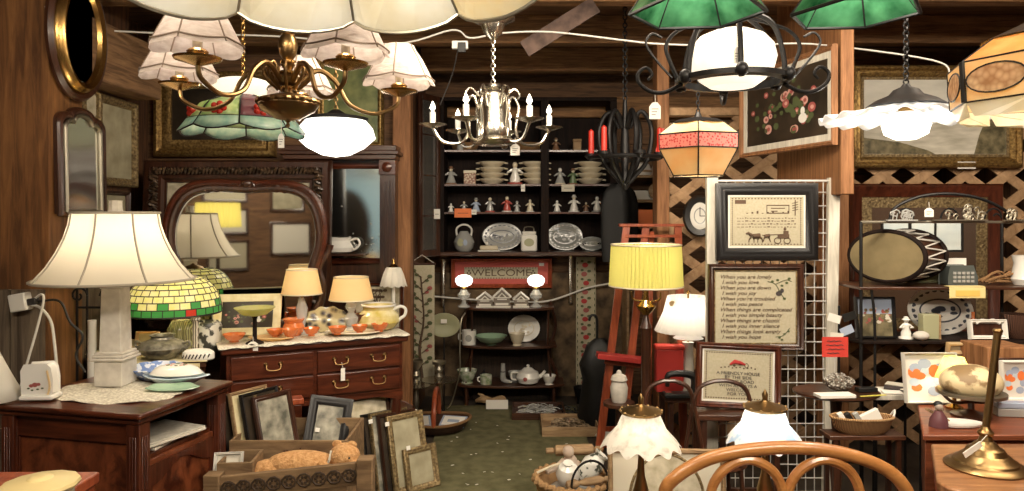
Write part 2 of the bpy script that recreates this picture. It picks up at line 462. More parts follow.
# lattice partition between the posts
def lattice(x0, x1, z0, z1, Y, step=.27, wd=.075):
    m = M(); W = x1-x0; sq = .72; H = (z1-z0)/sq; z1_ = z1; m.X = Matrix.Diagonal((1, 1, sq, 1)); z1 = z1/sq; z0 = z0/sq
    for sgn, dy in ((1, 0), (-1, .012)):
        c = -H
        while c < W:
            a0, a1 = c, c+H      # at z0, z1
            pts = []
            t0 = max(0, -a0/H) if H else 0; t1 = min(1, (W-a0)/H)
            if t1 > t0:
                xa, xb = a0+H*t0, a0+H*t1; za, zb = z0+H*t0, z0+H*t1
                if sgn < 0: xa, xb = W-xa, W-xb
                L_ = math.hypot(xb-xa, zb-za); ang = math.atan2(zb-za, xb-xa)
                m.cbox(((xa+xb)/2+x0, Y+dy, (za+zb)/2), (L_, .012, wd), ry=-ang)
            c += step
    m.X = None; m.box(x0, x1, Y-.01, Y+.025, z1_, z1_+.05)
    return m
struct('wall_lattice_panel', K['lattice'], lattice(1.01, 2.0, 0, 2.15, 4.70), smooth=0)
struct('wall_lattice_side', K['lattice'], lattice(2.15, 3.5, 0, 2.15, 4.70), smooth=0)
# grey planks behind the chest
m = M(); x = -3.25
random.seed(5)
while x < -2.09:
    wd = random.uniform(.11, .17); m.box(x, min(x+wd-.006, -2.065), 3.175+random.uniform(-.006, .006), 3.20, 0, 1.17); x += wd
struct('wall_wainscot_boards', K['grey_board'], m, smooth=0)
m = M(); y = 3.46
while y < 4.1:
    wd = random.uniform(.11, .17); m.box(-2.21, -2.19+random.uniform(-.006, .004), y, y+wd-.006, 0, 1.12); y += wd
struct('wall_wainscot_side', K['grey_board'], m, smooth=0)
# stone-coloured rough boards low on the back wall
K['rough_ochre'] = mat('rough_ochre', (.04, .025, .013), .9, kind='noise', col2=(.16, .105, .055), scale=9, bump=.6)
struct('wall_back_ledge', K['rough_ochre'], M().box(-.72, 1.0, 5.965, 5.995, 0, 1.02), smooth=0)
one('carpet', 'worn moss green carpet runner down the middle of the shop', 'carpet', K['carpet'],
    M().slab([(-.52, 2.6), (.50, 2.6), (.50, 5.62), (-.52, 5.62)], 0, .012), loc=(0, 0, .001), smooth=0)
m = M(); random.seed(8)
for k in range(30):
    x = random.uniform(-.45, .4); y = random.uniform(3.95, 5.2); s_ = random.uniform(.003, .007)
    m.slab([(x+s_*math.cos(a)*1.5, y+s_*math.sin(a+k)) for a in (0, 1.3, 2.9, 4.4)], .013, .016)
setp(m.build('lint', K['paper'], None, loc=(0, 0, .001)), 'white scraps of lint scattered over the green carpet', 'lint', None, 'stuff')
# fixtures added to go with the fill lights, all out of frame
for x, y, w__ in ((-.9, .2, 'over the chest side'), (1.3, .2, 'over the desk side'), (.42, 2.25, 'between the silver chandelier and the first joist'), (2.25, 2.35, 'above the aisle before the rack'), (-.4, -1.2, 'toward the rear wall')):
    t = T('fill_fixture', 'added white fill light fixture under the ceiling, ' + w__, 'ceiling light', loc=(x, y, 2.70))
    t.part('housing', K['white_paint'], M().box(-.72, .72, -.1, .1, .0, .08), bevel=.01)
    t.part('tube', K['opal_soft'], M().tube([(-.68, .0, -.02), (.68, .0, -.02)], .018, 10))

# ================================================================ LEFT SIDE: chest with the big lamp
CH = -R(13)
def M4(loc, rz): return Matrix.Translation(loc) @ Matrix.Rotation(rz, 4, 'Z')
# chest local frame: origin at the near corner on the floor, -x along the front, +y to the back
ch = T('sewing_cabinet', 'reddish mahogany cabinet with a doily and the big pleated lamp on top', 'cabinet', loc=(-1.338, 2.59, 0), rz=CH)
W_, D_, H_ = .66, .56, .78
m = M().box(-W_, -.0, .0, D_, H_-.022, H_)
ch.part('top', K['mahogany'], m, bevel=.008)
ch.part('top_moulding', K['mahogany'], M().box(-W_+.015, -.015, .015, D_-.015, H_-.045, H_-.022), bevel=.008)
for (x, y) in ((-W_+.05, .05), (-.05, .05), (-.05, D_-.05), (-W_+.05, D_-.05)):
    m = M().box(x-.028, x+.028, y-.028, y+.028, .06, H_-.045)
    for q in (-.012, 0, .012): m.box(x+q-.003, x+q+.003, y-.032, y-.028, .15, H_-.09); m.box(x+.028, x+.032, y+q-.003, y+q+.003, .15, H_-.09)
    ch.part('corner_post', K['mahogany_z'], m, bevel=.003)
m = M().box(-W_+.07, -.07, .04, .055, H_-.125, H_-.045); ch.part('front_rail', K['mahogany'], m, bevel=.003)
m = M().box(-W_+.07, -.07, .055, .07, .1, H_-.13); ch.part('burl_panel', K['burl'], m)
ch.part('plinth', K['mahogany'], M().box(-W_+.02, -.02, .02, D_-.02, 0, .09), bevel=.004)
ch.part('back_board', K['walnut'], M().box(-W_+.05, -.05, D_-.05, D_-.04, .05, H_-.05))
ch.part('side_board', K['walnut'], M().box(-W_+.04, -W_+.05, .05, D_-.05, .05, H_-.05))
ch.part('shelf', K['mahogany'], M().box(-W_+.05, -.06, .06, D_-.05, H_-.20, H_-.185))
dr = ch.part('door', K['burl'], M().box(-.062, -.045, .08, D_-.08, .10, H_-.20), bevel=.003)
m = M()
m.box(-.045, -.038, .085, .11, .12, H_-.22).box(-.045, -.038, D_-.11, D_-.085, .12, H_-.22).box(-.045, -.038, .11, D_-.11, .12, .15)
arc = [(.11+(D_-.22)*i/12, H_-.27-.03*math.cos(PI*2*i/12)) for i in range(13)]
poly = [(.11, H_-.22)]+[(a, b) for a, b in arc]+[(D_-.11, H_-.22)]
m.add([(-.045, a, b) for a, b in poly]+[(-.038, a, b) for a, b in poly], [tuple(range(15)), tuple(reversed(range(15, 30)))]+[(i, (i+1) % 15, 15+(i+1) % 15, 15+i) for i in range(15)])
ch.part('door_moulding', K['mahogany_z'], m, dr)
ch.part('door_knob', K['brass'], M().lathe([(.004, 0), (.004, .012), (.011, .018), (.011, .026), (.001, .03)], (-.045, .1, .40), 12, axis='x'), dr)
ch.part('keyhole_plate', K['brass'], M().box(-.045, -.041, .09, .11, .32, .37), dr)
# papers on the open shelf of the cabinet
for k, (dx, rz, lab) in enumerate(((-.20, .12, 'folded paper bundle on the open shelf of the mahogany cabinet, underneath'), (-.16, -.2, 'pale brochure pushed crooked on top of the papers in the cabinet'))):
    p = ch.e.matrix_basis @ Vector((0, 0, 0))
    q = M4((-1.338, 2.59, 0), CH) @ Vector((dx, .28, H_-.184+.018*k))
    one('paper_bundle', lab, 'papers', [K['paper'], K['greyed_white']], M().box(-.12, .12, -.14, .14, 0, .009).mat(1).box(-.12, .115, -.135, .14, .009, .016), loc=q, rz=CH+rz, bevel=.002)
def ontop(dx, dy, z=H_): return M4((-1.338, 2.59, 0), CH) @ Vector((dx, dy, z))

# doily
def lacefn(r0):
    return lambda r, z, a, i: (r*(1+.05*math.cos(a*18)) if i == 1 else r, z)
q = ontop(-.33, .26, H_+.002)
one('doily', 'cream crocheted lace doily spread under the big lamp', 'doily', K['lace'],
    M().lathe([(.001, .004), (.27, .002), (.27, 0)], seg=72, fn=lambda r, z, a, i: (r*(1+(.05*abs(math.sin(a*9)) if i else 0)), z+(.004*math.sin(a*7+1) if i else 0)), ys=.62), loc=q, rz=CH, u=1)
# big lamp
q = ontop(-.425, .36, H_+.008)
Yl = q.y; ul = Yl/F*.94
t = T('table_lamp', 'big lit table lamp with cream bell shade on a square white column', 'lamp', loc=q, u=ul)
t.part('base', K['stone'], M().box(-15, 15, -15, 15, 0, 27), bevel=1.2)
m = M().box(-18, 18, -18, 18, 27, 30).box(-16.5, 16.5, -16.5, 16.5, 30, 33).box(-15, 15, -15, 15, 33, 36); t.part('collar', K['stone'], m, bevel=1)
m = M(); b0, b1 = 11.5, 10
m.add([(-b0, -b0, 36), (b0, -b0, 36), (b0, b0, 36), (-b0, b0, 36), (-b1, -b1, 102), (b1, -b1, 102), (b1, b1, 102), (-b1, b1, 102)], [(0, 1, 5, 4), (1, 2, 6, 5), (2, 3, 7, 6), (3, 0, 4, 7), (4, 5, 6, 7)])
m.box(-11, 11, -11, 11, 102, 106)
t.part('column', K['stone'], m, bevel=.8)
t.part('stem', K['brass'], M().tube([(0, 0, 106), (0, 0, 182)], 1.6, 8))
NS = 8
def bell(r, z, a, i):
    k = abs(((a*NS/(2*PI)+.5) % 1)-.5)*2
    return r*(1-.035*(1-k)**1.0 if False else 1-.02*k), z
prof = [(78, 111), (75, 113.5), (64.5, 126), (55.5, 141), (49, 155), (44.5, 169), (42.5, 182)]
prof = [(r, z) for r, z in prof]
sh = t.part('lamp_shade', K['shade_cream'], M().lathe(prof, seg=64, fn=bell, caps=False), smooth=60)
m = M()
for k in range(NS):
    a = 2*PI*(k+.1)/NS
    m.tube([(r*1.002*math.cos(a), r*1.002*math.sin(a), z) for r, z in prof], 1.1, 6, smooth=3)
t.part('seam', K['shade_trim'], m, sh)
m = M(); m.tube([(78*math.cos(a*PI/24), 78*math.sin(a*PI/24), 111) for a in range(48)], 1.4, 6, True)
m.tube([(42.5*math.cos(a*PI/24), 42.5*math.sin(a*PI/24), 182) for a in range(48)], 1.3, 6, True)
t.part('shade_trim', K['shade_trim'], m, sh)
t.part('finial', K['stone'], M().lathe([(7, 181), (8, 183), (7, 185), (6.5, 194), (7.5, 195), (0.01, 195.5)], seg=8), smooth=0)
t.part('glass_bulb', K['bulb_glow'], M().sphere((0, 0, 150), 7, 7, 10))
t.bulb(0, 0, 150, 13, r=.04, col=(1, .84, .62))
# small flower lamp / telephone-like night light
q = ontop(-.535, .10, H_+.006)
t = T('night_light', 'white porcelain night light block printed with a small red posy', 'night light', loc=q, u=q.y/F*.88, rz=R(4))
t.part('foot', K['china'], M().box(-18, 18, -12, 12, 0, 5), bevel=1.5)
m = M().prism([(-15, 5), (-16, 32), (-13, 38), (9, 39), (13, 35), (15, 24), (15, 5)], -8, 8)
t.part('body', K['china'], m, bevel=2)
m = M().mat(0)
for x, z, r in ((-2, 17, 3.2), (-6, 16, 2.4), (2, 17.5, 2.2)): m.disc((x, -8.4, z), r, r*.8)
m.mat(1)
for x, z in ((-9, 13), (-5, 11), (1, 12), (6, 13)): m.disc((x, -8.3, z), 1.6, .9)
t.part('posy', [K['rose_paint'], K['leaf_paint']], m, smooth=0)
m = M().tube([(12, -8.5, 6), (14, -8.5, 14), (13, -8.5, 24), (11, -8.5, 33)], 1.2, 6, smooth=3); t.part('gilt_edge', K['caramel_pale'], m)
# power strip with cords on the wall by the chest
pq = P(16, 303, 3.12)
t = T('plug_adapter', 'white plug adapter with two cords, high on the rough boards', 'plug', loc=pq, u=3.12/F, rz=R(0), ry=R(-10))
t.part('body', K['white_paint'], M().box(-8, 9, 0, 12, -9, 9), bevel=1.5)
t.part('plug', K['dark_cord'], M().box(9, 18, 2, 9, -5, 2), bevel=1)
t.part('cord', K['cord'], M().tube([(12, 4, -4), (22, 3, -10), (30, 2, -25), (30, 1, -50), (29, 0, -70)], 1.4, 8, smooth=6))
t.part('cord', K['cord'], M().tube([(14, 5, 0), (24, 3, 4), (27, 1, -2), (18, -2, -28), (4, -6, -62), (-4, -8, -82)], 1.2, 8, smooth=6))
t.part('cord', K['dark_cord'], M().tube([(17, 6, -2), (40, 5, -6), (48, 3, -28), (60, 0, -44), (50, 0, -62), (56, 0, -80)], 1.2, 8, smooth=6))
# blue and white dish and the two stacks of fluted dishes on the cabinet
q = ontop(-.36, .515)
def dish(name, label, col, r, h, flute, q, ys=1, n=10, group=None):
    m = M().lathe([(r*.5, 0), (r*.62, .8*h/5), (r, h), (r*.97, h+.8), (r*.6, h*.32), (.01, h*.25)], seg=60, ys=ys,
                  fn=lambda rr, z, a, i: (rr*(1+(flute*math.cos(a*n) if i in (2, 3) else 0)), z+(flute*8*math.cos(a*n) if i in (2, 3) else 0)))
    return one(name, label, 'dish', col, m, loc=q, u=q.y/F, group=group)
K['blue_white'] = mat('blue_white', (.16, .24, .48), .2, kind='noise', col2=(.62, .66, .74), scale=30, coat=.3, lo=.48, hi=.52)
dish('china_dish', 'blue and white patterned dish behind the white lamp column', K['blue_white'], 26, 12, .02, q)
q = ontop(-.205, .455); 
plain('ice_blue', (.55, .66, .74), .2, coat=.3)
dish('glass_tray', 'pale blue glass tray with turned up rim under the floral plate', K['ice_blue'], 31, 8, .09, q, .6, 6)
one('floral_plate', 'upturned white oval dish with a pink flower wreath, on the blue tray', 'dish', [K['china'], K['pink_paint'], K['leaf_paint']],
    (lambda m: [m.lathe([(25, 0), (26, 1), (21, 6), (17, 8), (12, 9), (.01, 9.2)], seg=40, ys=.6)] and [m.mat(1+k % 2).cbox((9*math.cos(k*.55), 5*math.sin(k*.55), 9.3), (3.0, 1.8, .6), rz=k) for k in range(12)] and m)(M()), loc=q+Vector((0, 0, 9.5*q.y/F)), u=q.y/F)
q = ontop(-.13, .335)
dish('leaf_dish', 'pale green leaf shaped glass dish near the cabinet corner', K['green_glaze'], 26, 4, .05, q, .62, 5)
# yellow lidded tub at the picture's lower corner, on a small red bench
t = T('bench', 'low red-brown wooden bench end below the yellow tub', 'bench', loc=(-1.35, 1.95, 0))
t.part('seat', K['red_wood'], M().box(-.32, .12, -.20, .2, .70, .735), bevel=.006)
for x in (-.29, .09):
    for y in (-.17, .17): t.part('leg', K['red_wood'], M().box(x-.02, x+.02, y-.02, y+.02, 0, .70), bevel=.003)
q = Vector((-1.265, 1.93, .736)); uq = q.y/F
t = T('lidded_tub', 'round cream yellow lidded tub with a scalloped rim', 'tub', loc=q, u=uq)
t.part('tub', K['china_cream'], M().lathe([(28, 0), (30, 3), (30, 14), (31, 15)], seg=40))
t.part('lid', mat('butter', (.72, .58, .28), .4), M().lathe([(34, 13), (35, 15), (34, 18), (27, 20), (12, 22), (10, 24), (6, 25), (.01, 25)], seg=48, fn=lambda r, z, a, i: (r*(1+(.02*math.cos(a*12) if i < 3 else 0)), z)))
# white lamp shade cut by the picture edge
q = ontop(-.60, -.0)
one('spare_lampshade', 'white fabric lampshade standing on the cabinet corner, beside the posy block', 'lamp shade', K['shade_white'], M().lathe([(30, 2), (23, 16), (14, 36), (8, 50)], (-26, 16, 0), 32, caps=False), loc=q, u=q.y/F, solid=.8)

# ================================================================ mirrors and pictures on the near wall
def wallrot(x, px, py, Y): return P(px, py, Y)
# oval mirror up high, edge-on
c = Vector((-2.12, 3.62, 2.57)); 
t = T('oval_mirror', 'large oval mirror in a banded brass frame, hung high by the beam', 'mirror', loc=(-2.03, 3.37, 2.11), u=3.3/F, rz=R(90))
m = M().oval([(-5, -3), (-3, -7), (2, -9), (6, -6), (8, -1), (8, 3)], 34, 52, (0, 0, 50)); t.part('frame', K['brass'], m)
m = M().oval([(8, -1), (12, -4), (15, 0), (14, 4)], 34, 52, (0, 0, 50)); t.part('outer_rim', K['walnut'], m)
t.part('glass', K['mirror_old'], M().disc((0, -2, 50), 32, 49, 40))
t.part('backing', K['walnut'], M().lathe([(46, 0), (46, 3)], (0, 1, 50), 36, axis='y'))
t = T('price_card', 'small pinkish tag pinned at the top of the near post', 'tag', loc=P(50, 11, 3.19), u=3.19/F)
t.part('card', K['tag'], M().box(-5, 5, -.4, .4, -4, 5)); t.part('pin', K['brass'], M().sphere((0, -.8, 4), .8))
# arched mirror
t = T('arched_mirror', 'tall arch topped mirror in a double moulded wooden frame', 'mirror', loc=(-2.035, 3.41, 1.505), u=3.4/F*.95, rz=R(90), rx=R(-1))
def archpoly(w, h, n=8, bump=9):
    pts = [(-w, 0), (-w, h*.84)]
    for i in range(n+1):
        a = PI - i*PI/n*.42; pts.append((-w*.55+w*.45*math.cos(a), h*.84+h*.10*math.sin(a)))
    for i in range(n+1):
        a = PI*(1-i/n); pts.append((w*.52*math.cos(a), h*.92+h*.085*math.sin(a)))
    for i in range(n+1):
        a = PI*.42-i*PI/n*.42; pts.append((w*.55+w*.45*math.cos(a), h*.84+h*.10*math.sin(a)))
    pts += [(w, 0)]
    return pts
t.part('backing', K['walnut'], M().prism(archpoly(40, 112), 0, 4))
t.part('frame', K['walnut'], M().tube([(x, -1, z) for x, z in archpoly(38, 108)], 3.8, 8, True))
t.part('inner_rim', K['pewter'], M().tube([(x, -3, z+3) for x, z in archpoly(31, 100)], 2.2, 8, True))
t.part('glass', K['mirror_old'], M().prism([(x, z+3) for x, z in archpoly(30, 99)], -1.4, -.6))
# small oval picture between mirrors
t = T('oval_picture', 'small oval picture in a pale carved rim, under the big oval mirror', 'picture', loc=(-2.19, 3.74, 1.98), u=3.7/F, rz=R(90))
t.part('frame', K['dull_gold'], M().oval([(-2, -1), (0, -4), (4, -3), (5, 1)], 13, 16, (0, 0, 18)))
t.part('print', K['engraving'], M().lathe([(13, 0), (13, 1)], (0, 0, 18), 28, axis='y'))

def picture(name, label, px0, py0, px1, py1, Y, fm, fw, art=None, board=None, bw=0, rz=0, rx=0, group=None, cat='picture', prof=None, glass=False, py_fix=True, extra=None, dep=4, u=None, loc=None):
    """framed picture; origin at its bottom centre"""
    w = px1-px0; h = py1-py0
    if loc is None: t = T(name, label, cat, (px0+px1)/2, py1, Y, rz=rz, group=group, rx=rx)
    else: t = T(name, label, cat, loc=loc, u=u, rz=rz, rx=rx, group=group)
    prof = prof or [(0, 2), (0, -dep*.7), (.18, -dep), (.45, -dep*.75), (.6, -dep*.9), (.85, -dep*.45), (1, -dep*.3), (1, 0)]
    t.part('frame', fm, M().ring(w, h, fw, prof), smooth=50)
    iw, ih = w-2*fw, h-2*fw
    t.part('backing', K['black_wood'], M().box(-w/2+1, w/2-1, 1.2, 2.2, 1, h-1))
    if board:
        t.part('mat_board', board, M().ring(iw+.5, ih+.5, bw, [(0, 0), (0, -.6), (1, -.6), (1, .2)], fw-.2), smooth=0)
    b = bw if board else 0
    W, H = iw/2-b, ih-2*b; z0 = fw+b
    mm = M(); mats = art(mm, W, z0, H) if art else None
    if not mats: mats = K['old_print']
    if not mm.v: mm.box(-W-.5, W+.5, .1, .6, z0-.5, z0+H+.5)
    t.part('print', mats, mm, smooth=0)
    if glass: t.part('glazing', K['pane'], M().quad(-iw/2, iw/2, fw, fw+ih, -.9), smooth=0)
    if extra: extra(t, W, z0, H)
    return t
def bg(mm, W, z0, H): mm.box(-W-.4, W+.4, .1, .6, z0-.4, z0+H+.4)
def art_plain(k): return lambda mm, W, z0, H: (bg(mm, W, z0, H), K[k])[1]
def art_land(mm, W, z0, H):
    random.seed(int(W*7)); bg(mm, W, z0, H); mm.mat(1)
    mm.box(-W, W, -.05, .1, z0, z0+H*.42)
    mm.mat(2); pts = [(-W, z0+H*.42)]
    for i in range(13): pts.append((-W+2*W*i/12, z0+H*(.46+.10*abs(math.sin(i*1.3))*(1.6 if i < 4 or i > 9 else .5))))
    mm.prism(pts+[(W, z0+H*.42)], -.1, .1)
    mm.prism([(-W, z0), (-W, z0+H*.22), (-W*.5, z0+H*.16), (-W*.1, z0+H*.05), (0, z0)], -.15, .1)
    mm.prism([(W*.55, z0), (W*.62, z0+H*.25), (W*.82, z0+H*.72), (W, z0+H*.75), (W, z0)], -.15, .1)
    return [K['sky_paint'], K['water_paint'], K['trees_paint']]
def art_flowers(mm, W, z0, H):
    random.seed(4); bg(mm, W, z0, H)
    for k in range(60):
        a = random.uniform(0, 2*PI); r = random.random()**.6
        x, z = W*.85*r*math.cos(a), z0+H*.47+H*.40*r*math.sin(a)
        c = random.choice((1, 2, 3, 3, 3)); mm.mat(c); s_ = random.uniform(.05, .095)*W*(1 if c < 3 else .8)
        y = -.05-.01*(k % 9)
        mm.disc((x, y, z), s_, s_*.8)
        if c < 3: mm.mat(3 - c); mm.disc((x+s_*.1, y-.08, z), s_*.45, s_*.35)
    mm.mat(4); mm.disc((W*.45, -.3, z0+H*.28), W*.10, H*.07); mm.disc((W*.45, -.3, z0+H*.38), W*.05, H*.06)
    return [K['dark_paint'], K['rose_paint'], K['pink_paint'], K['leaf_paint'], K['china']]
def art_sprig(mm, W, z0, H):
    bg(mm, W, z0, H); mm.mat(1); random.seed(int(H*3))
    for k in range(5):
        x0 = random.uniform(-W*.6, W*.6)
        pts = [(x0*(1-j/5)+random.uniform(-.3, .3)*W*j/5, -.3, z0+H*(.1+.8*j/5)) for j in range(6)]
        mm.tube(pts, W*.02, 4, smooth=3)
        for p in pts[1:]: mm.disc((p[0]+W*.08, -.4, p[2]), W*.1, H*.035)
    return [K['engraving'], K['brown_ink']]
# dark tall picture on the side wall
picture('framed_picture', 'narrow dark green framed picture hanging askew on the side wall', -36, 0, 36, 88, 3.58, K['dull_gold'], 8, art_plain('old_print'), rz=R(90), rx=R(0), loc=Vector((-2.185, 3.98, 1.66)), u=3.95/F)
picture('framed_picture', 'small dark frame low on the side wall, behind the big lamp', -26, 0, 26, 24, 3.78, K['walnut'], 4, art_plain('old_print'), rz=R(90), loc=Vector((-2.185, 3.95, 1.50)), u=3.9/F)
# gilded picture high behind the brass chandelier
picture('gilt_painting', 'wide dark painting in a carved gold frame behind the brass chandelier', 155, 72, 276, 157, 4.93, K['gold'], 17, art_plain('dark_paint'), prof=[(0, 2), (0, -4), (.12, -7), (.3, -8), (.5, -4), (.72, -5), (.9, -3), (1, -2), (1, 0)], cat='painting')
picture('meadow_painting', 'green meadow painting in a thin gilt frame by the opal light', 318, 60, 384, 148, 4.93, K['gold'], 6, art_plain('meadow_paint'), cat='painting')
# ================================================================ DRESSER with marble-pale top runner
DZ = .85; DA = math.atan2(.41, .844); DL = .94; DO = Vector((-1.417, 3.52, 0))
def dres(a, b, z=DZ): return Matrix.Translation(DO) @ Matrix.Rotation(DA, 4, 'Z') @ Vector((a, b, z))
t = T('dresser', 'low dark red mahogany dresser holding the cups, teapot and peach lamp', 'dresser', loc=DO, rz=DA)
t.part('body', K['mahogany'], M().box(.02, DL-.02, .02, .44, .54, DZ-.04), bevel=.004)
t.part('top', K['mahogany'], M().box(-.005, DL+.005, -.005, .45, DZ-.04, DZ-.004), bevel=.008)
for k, (a, b, z0, z1) in enumerate(((.04, .44, .68, .795), (.04, .44, .56, .67), (.46, .90, .68, .795), (.46, .90, .56, .67))):
    d = t.part('drawer', K['mahogany'], M().box(a, b, .006, .022, z0, z1), bevel=.004)
    for xx in ([(a+b)/2] if k < 2 else [a+.12, b-.12]):
        h = M().lathe([(.012, 0), (.009, .004), (.004, .01)], (xx-.035, .006, (z0+z1)/2+.01), 10, axis='y')
        h.lathe([(.012, 0), (.009, .004), (.004, .01)], (xx+.035, .006, (z0+z1)/2+.01), 10, axis='y')
        h.X = None
        h.tube([(xx-.035, -.008, (z0+z1)/2+.01), (xx-.03, -.014, (z0+z1)/2-.012), (xx, -.016, (z0+z1)/2-.018), (xx+.03, -.014, (z0+z1)/2-.012), (xx+.035, -.008, (z0+z1)/2+.01)], .003, 6, smooth=4)
        t.part('drawer_pull', K['old_brass'], h, d)
t.part('apron', K['mahogany'], M().prism([(.02, .54), (.02, .49), (.15, .52), (.47, .515), (.79, .52), (.92, .49), (.92, .54)], .02, .04))
for a in (.05, .89):
    for b in (.05, .40): t.part('leg', K['mahogany_z'], M().lathe([(.028, .54), (.03, .44), (.018, .35), (.016, .12), (.022, .05), (.016, 0)], (a, b, 0), 14))
m = M().tube([(.58, -.012, .73), (.585, -.018, .70)], .0015, 5).mat(1).box(.574, .596, -.019, -.017, .635, .70)
t.part('price_tag', [K['string'], K['tag']], m, smooth=0)
# lace runner
m = M()
def rf(i, j):
    a = -.02+(DL+.03)*i; b = -.02+.45*j
    z = DZ+.002
    if j < .06: z -= .006+.003*math.sin(i*60)
    return (a, b, z)
m.grid(rf, 90, 16)
one('table_runner', 'cream lace runner covering the whole top of the mahogany dresser', 'runner', K['lace'], m, loc=DO, rz=DA, solid=.003, smooth=60)
ZR = DZ+.005
def onr(a, b): return dres(a, b, ZR)
# big platters lying at the front edge
for k, (a, b, r, lab) in enumerate(((.24, .10, .12, 'wide pale peach glass plate by the hanging tag of the dresser top'), (.66, .09, .15, 'wide flat white plate under the amber dishes at the dresser edge'))):
    dish('plate', lab, K['china_cream'] if k else K['shade_peach'], r*F/onr(a, b).y, 3, 0, onr(a, b), .55)
# amber glass bowls
def cup(name, label, m_, r, h, q, foot=.45, group=None, fl=0, cat='bowl'):
    u = q.y/F
    mm = M().lathe([(r*foot, 0), (r*foot*.8, h*.12), (r*.72, h*.35), (r, h*.95), (r*1.02, h), (r*.94, h*.97), (r*.62, h*.35), (.01, h*.2)], seg=28,
                   fn=(lambda rr, z, a, i: (rr*(1+(fl*math.cos(a*8) if i in (3, 4, 5) else 0)), z)) if fl else None)
    return one(name, label, cat, m_, mm, loc=q, u=u, group=group)
amb = [(.06, .06, 11, 8, 'amber glass bowl at the end of the dresser nearest the corner table'), (.27, .14, 9, 7, 'orange glass bowl in front of the village picture'),
       (.33, .05, 8, 9, 'round orange glass cup behind the green stemmed compote'), (.44, .07, 8, 8, 'small orange glass bowl between the tall red vase and the platter'),
       (.57, .05, 9, 8, 'deep orange glass bowl before the coloured glass platter'), (.69, .05, 8, 8, 'amber glass bowl in front of the peach lamp foot'),
       (.80, .05, 8.5, 8, 'orange glass bowl nearest the fruit painted pitcher')]
for a, b, r, h, lab in amb: cup('glass_bowl', lab, K['amber_glass'], r, h, onr(a, b)+Vector((0, 0, .012)), fl=.06)
q = onr(.31, .13); 
one('glass_vase', 'bulging red-orange pressed glass vase before the village picture', 'vase', K['amber_glass'], M().lathe([(7, 0), (10, 4), (11, 9), (9, 13), (10.5, 16), (11, 17), (.01, 13)], seg=24), loc=onr(.37, .20), u=q.y/F)
# green stemmed compote with tag
q = onr(.155, .035)
t = T('compote', 'green glass compote on a slim dark stem with a white tag', 'compote', loc=q, u=q.y/F)
t.part('stem', K['black_wood'], M().lathe([(9, 0), (8, 1.5), (2.2, 4), (2, 24), (3, 27)], seg=16))
t.part('bowl', K['lime_glass'], M().lathe([(2, 27), (12, 29), (19, 35), (20, 36), (18, 35.5), (10, 31), (.01, 30)], seg=28))
t.tag(1, -8, 8, 10, 9, 5)
# tall picture with village print leaning against the mirror
picture('village_print', 'coloured village print in a wide cream gilt frame leaning on the dresser', -34, 0, 34, 44, 1, K['yellow_cloth'], 8, art_flowers, rz=DA*.35, rx=-R(20), loc=onr(.16, .22)+Vector((-.03, 0, .012)), u=3.62/F, dep=2)
# small peach lamp
def small_lamp(name, label, q, u, R0, R1, zs, sh, shade_m, base_prof, base_m, power, grp=None, seams=0):
    t = T(name, label, 'lamp', loc=q, u=u, group=grp)
    t.part('base', base_m, M().lathe(base_prof, seg=20))
    t.part('stem', K['brass'], M().tube([(0, 0, base_prof[-1][1]-1), (0, 0, zs+sh*.7)], .8, 6))
    s_ = t.part('lamp_shade', shade_m, M().lathe([(R0, zs), (R1, zs+sh)], seg=40, caps=False), smooth=60)
    m = M(); m.tube([(R0*math.cos(a*PI/20), R0*math.sin(a*PI/20), zs) for a in range(40)], .7, 5, True).tube([(R1*math.cos(a*PI/20), R1*math.sin(a*PI/20), zs+sh) for a in range(40)], .6, 5, True)
    t.part('shade_trim', K['china_cream'], m, s_)
    t.part('glass_bulb', K['bulb_glow'], M().sphere((0, 0, zs+sh*.45), 3, 3, 4))
    t.bulb(0, 0, zs+sh*.45, power, r=.02, col=(1, .74, .42))
    return t
q = onr(.68, .20)
small_lamp('small_lamp', 'small lit peach drum-shade lamp on a clear glass base', q, q.y/F, 22, 17, 32, 22, K['shade_peach'], [(9, 0), (10, 2), (4, 5), (7, 10), (8, 14), (3, 19), (6, 24), (5, 28), (2, 31)], K['clear_glass'], 2.2)
# second peach lamp, added in place of the first one's mirror reflection
q = onr(.42, .24)
small_lamp('small_lamp', 'added peach lamp standing in for the other lamp reflected in the dressing mirror', q, q.y/F, 20, 15, 40, 24, K['shade_peach'], [(9, 0), (10, 2), (3, 6), (5, 16), (6, 26), (2, 36)], K['clear_glass'], 1.6)
# cut coloured-glass platter on its edge
q = onr(.55, .22)
t = T('art_glass_platter', 'dark scalloped art glass platter with gold petals, standing on edge', 'platter', loc=q, u=q.y/F, rz=DA*.5, rx=-R(16))
m = M().lathe([(21, 0), (20, 1.4), (10, 2.4), (.01, 2.6)], (0, 0, 13), 48, axis='y', fn=lambda r, z, a, i: (r*(1+(.06*math.cos(a*10) if i < 2 else 0)), z))
m.v = [Vector((v.x, v.y, 13+(v.z-13)*.62)) for v in m.v]
t.part('plate', mat('art_glass', (.03, .025, .03), .1, kind='voronoi', col2=(.42, .36, .2), scale=26, lo=.2, hi=.6, coat=.4), m)
m = M()
for k in range(9):
    a = k*2*PI/9; m.tube([(4*math.cos(a), -1.2, 13+2.6*math.sin(a)), (17*math.cos(a+.15), -1.4, 13+10.5*math.sin(a+.15))], [.5, 1.6, .4], 5)
t.part('petal', K['dull_gold'], m)
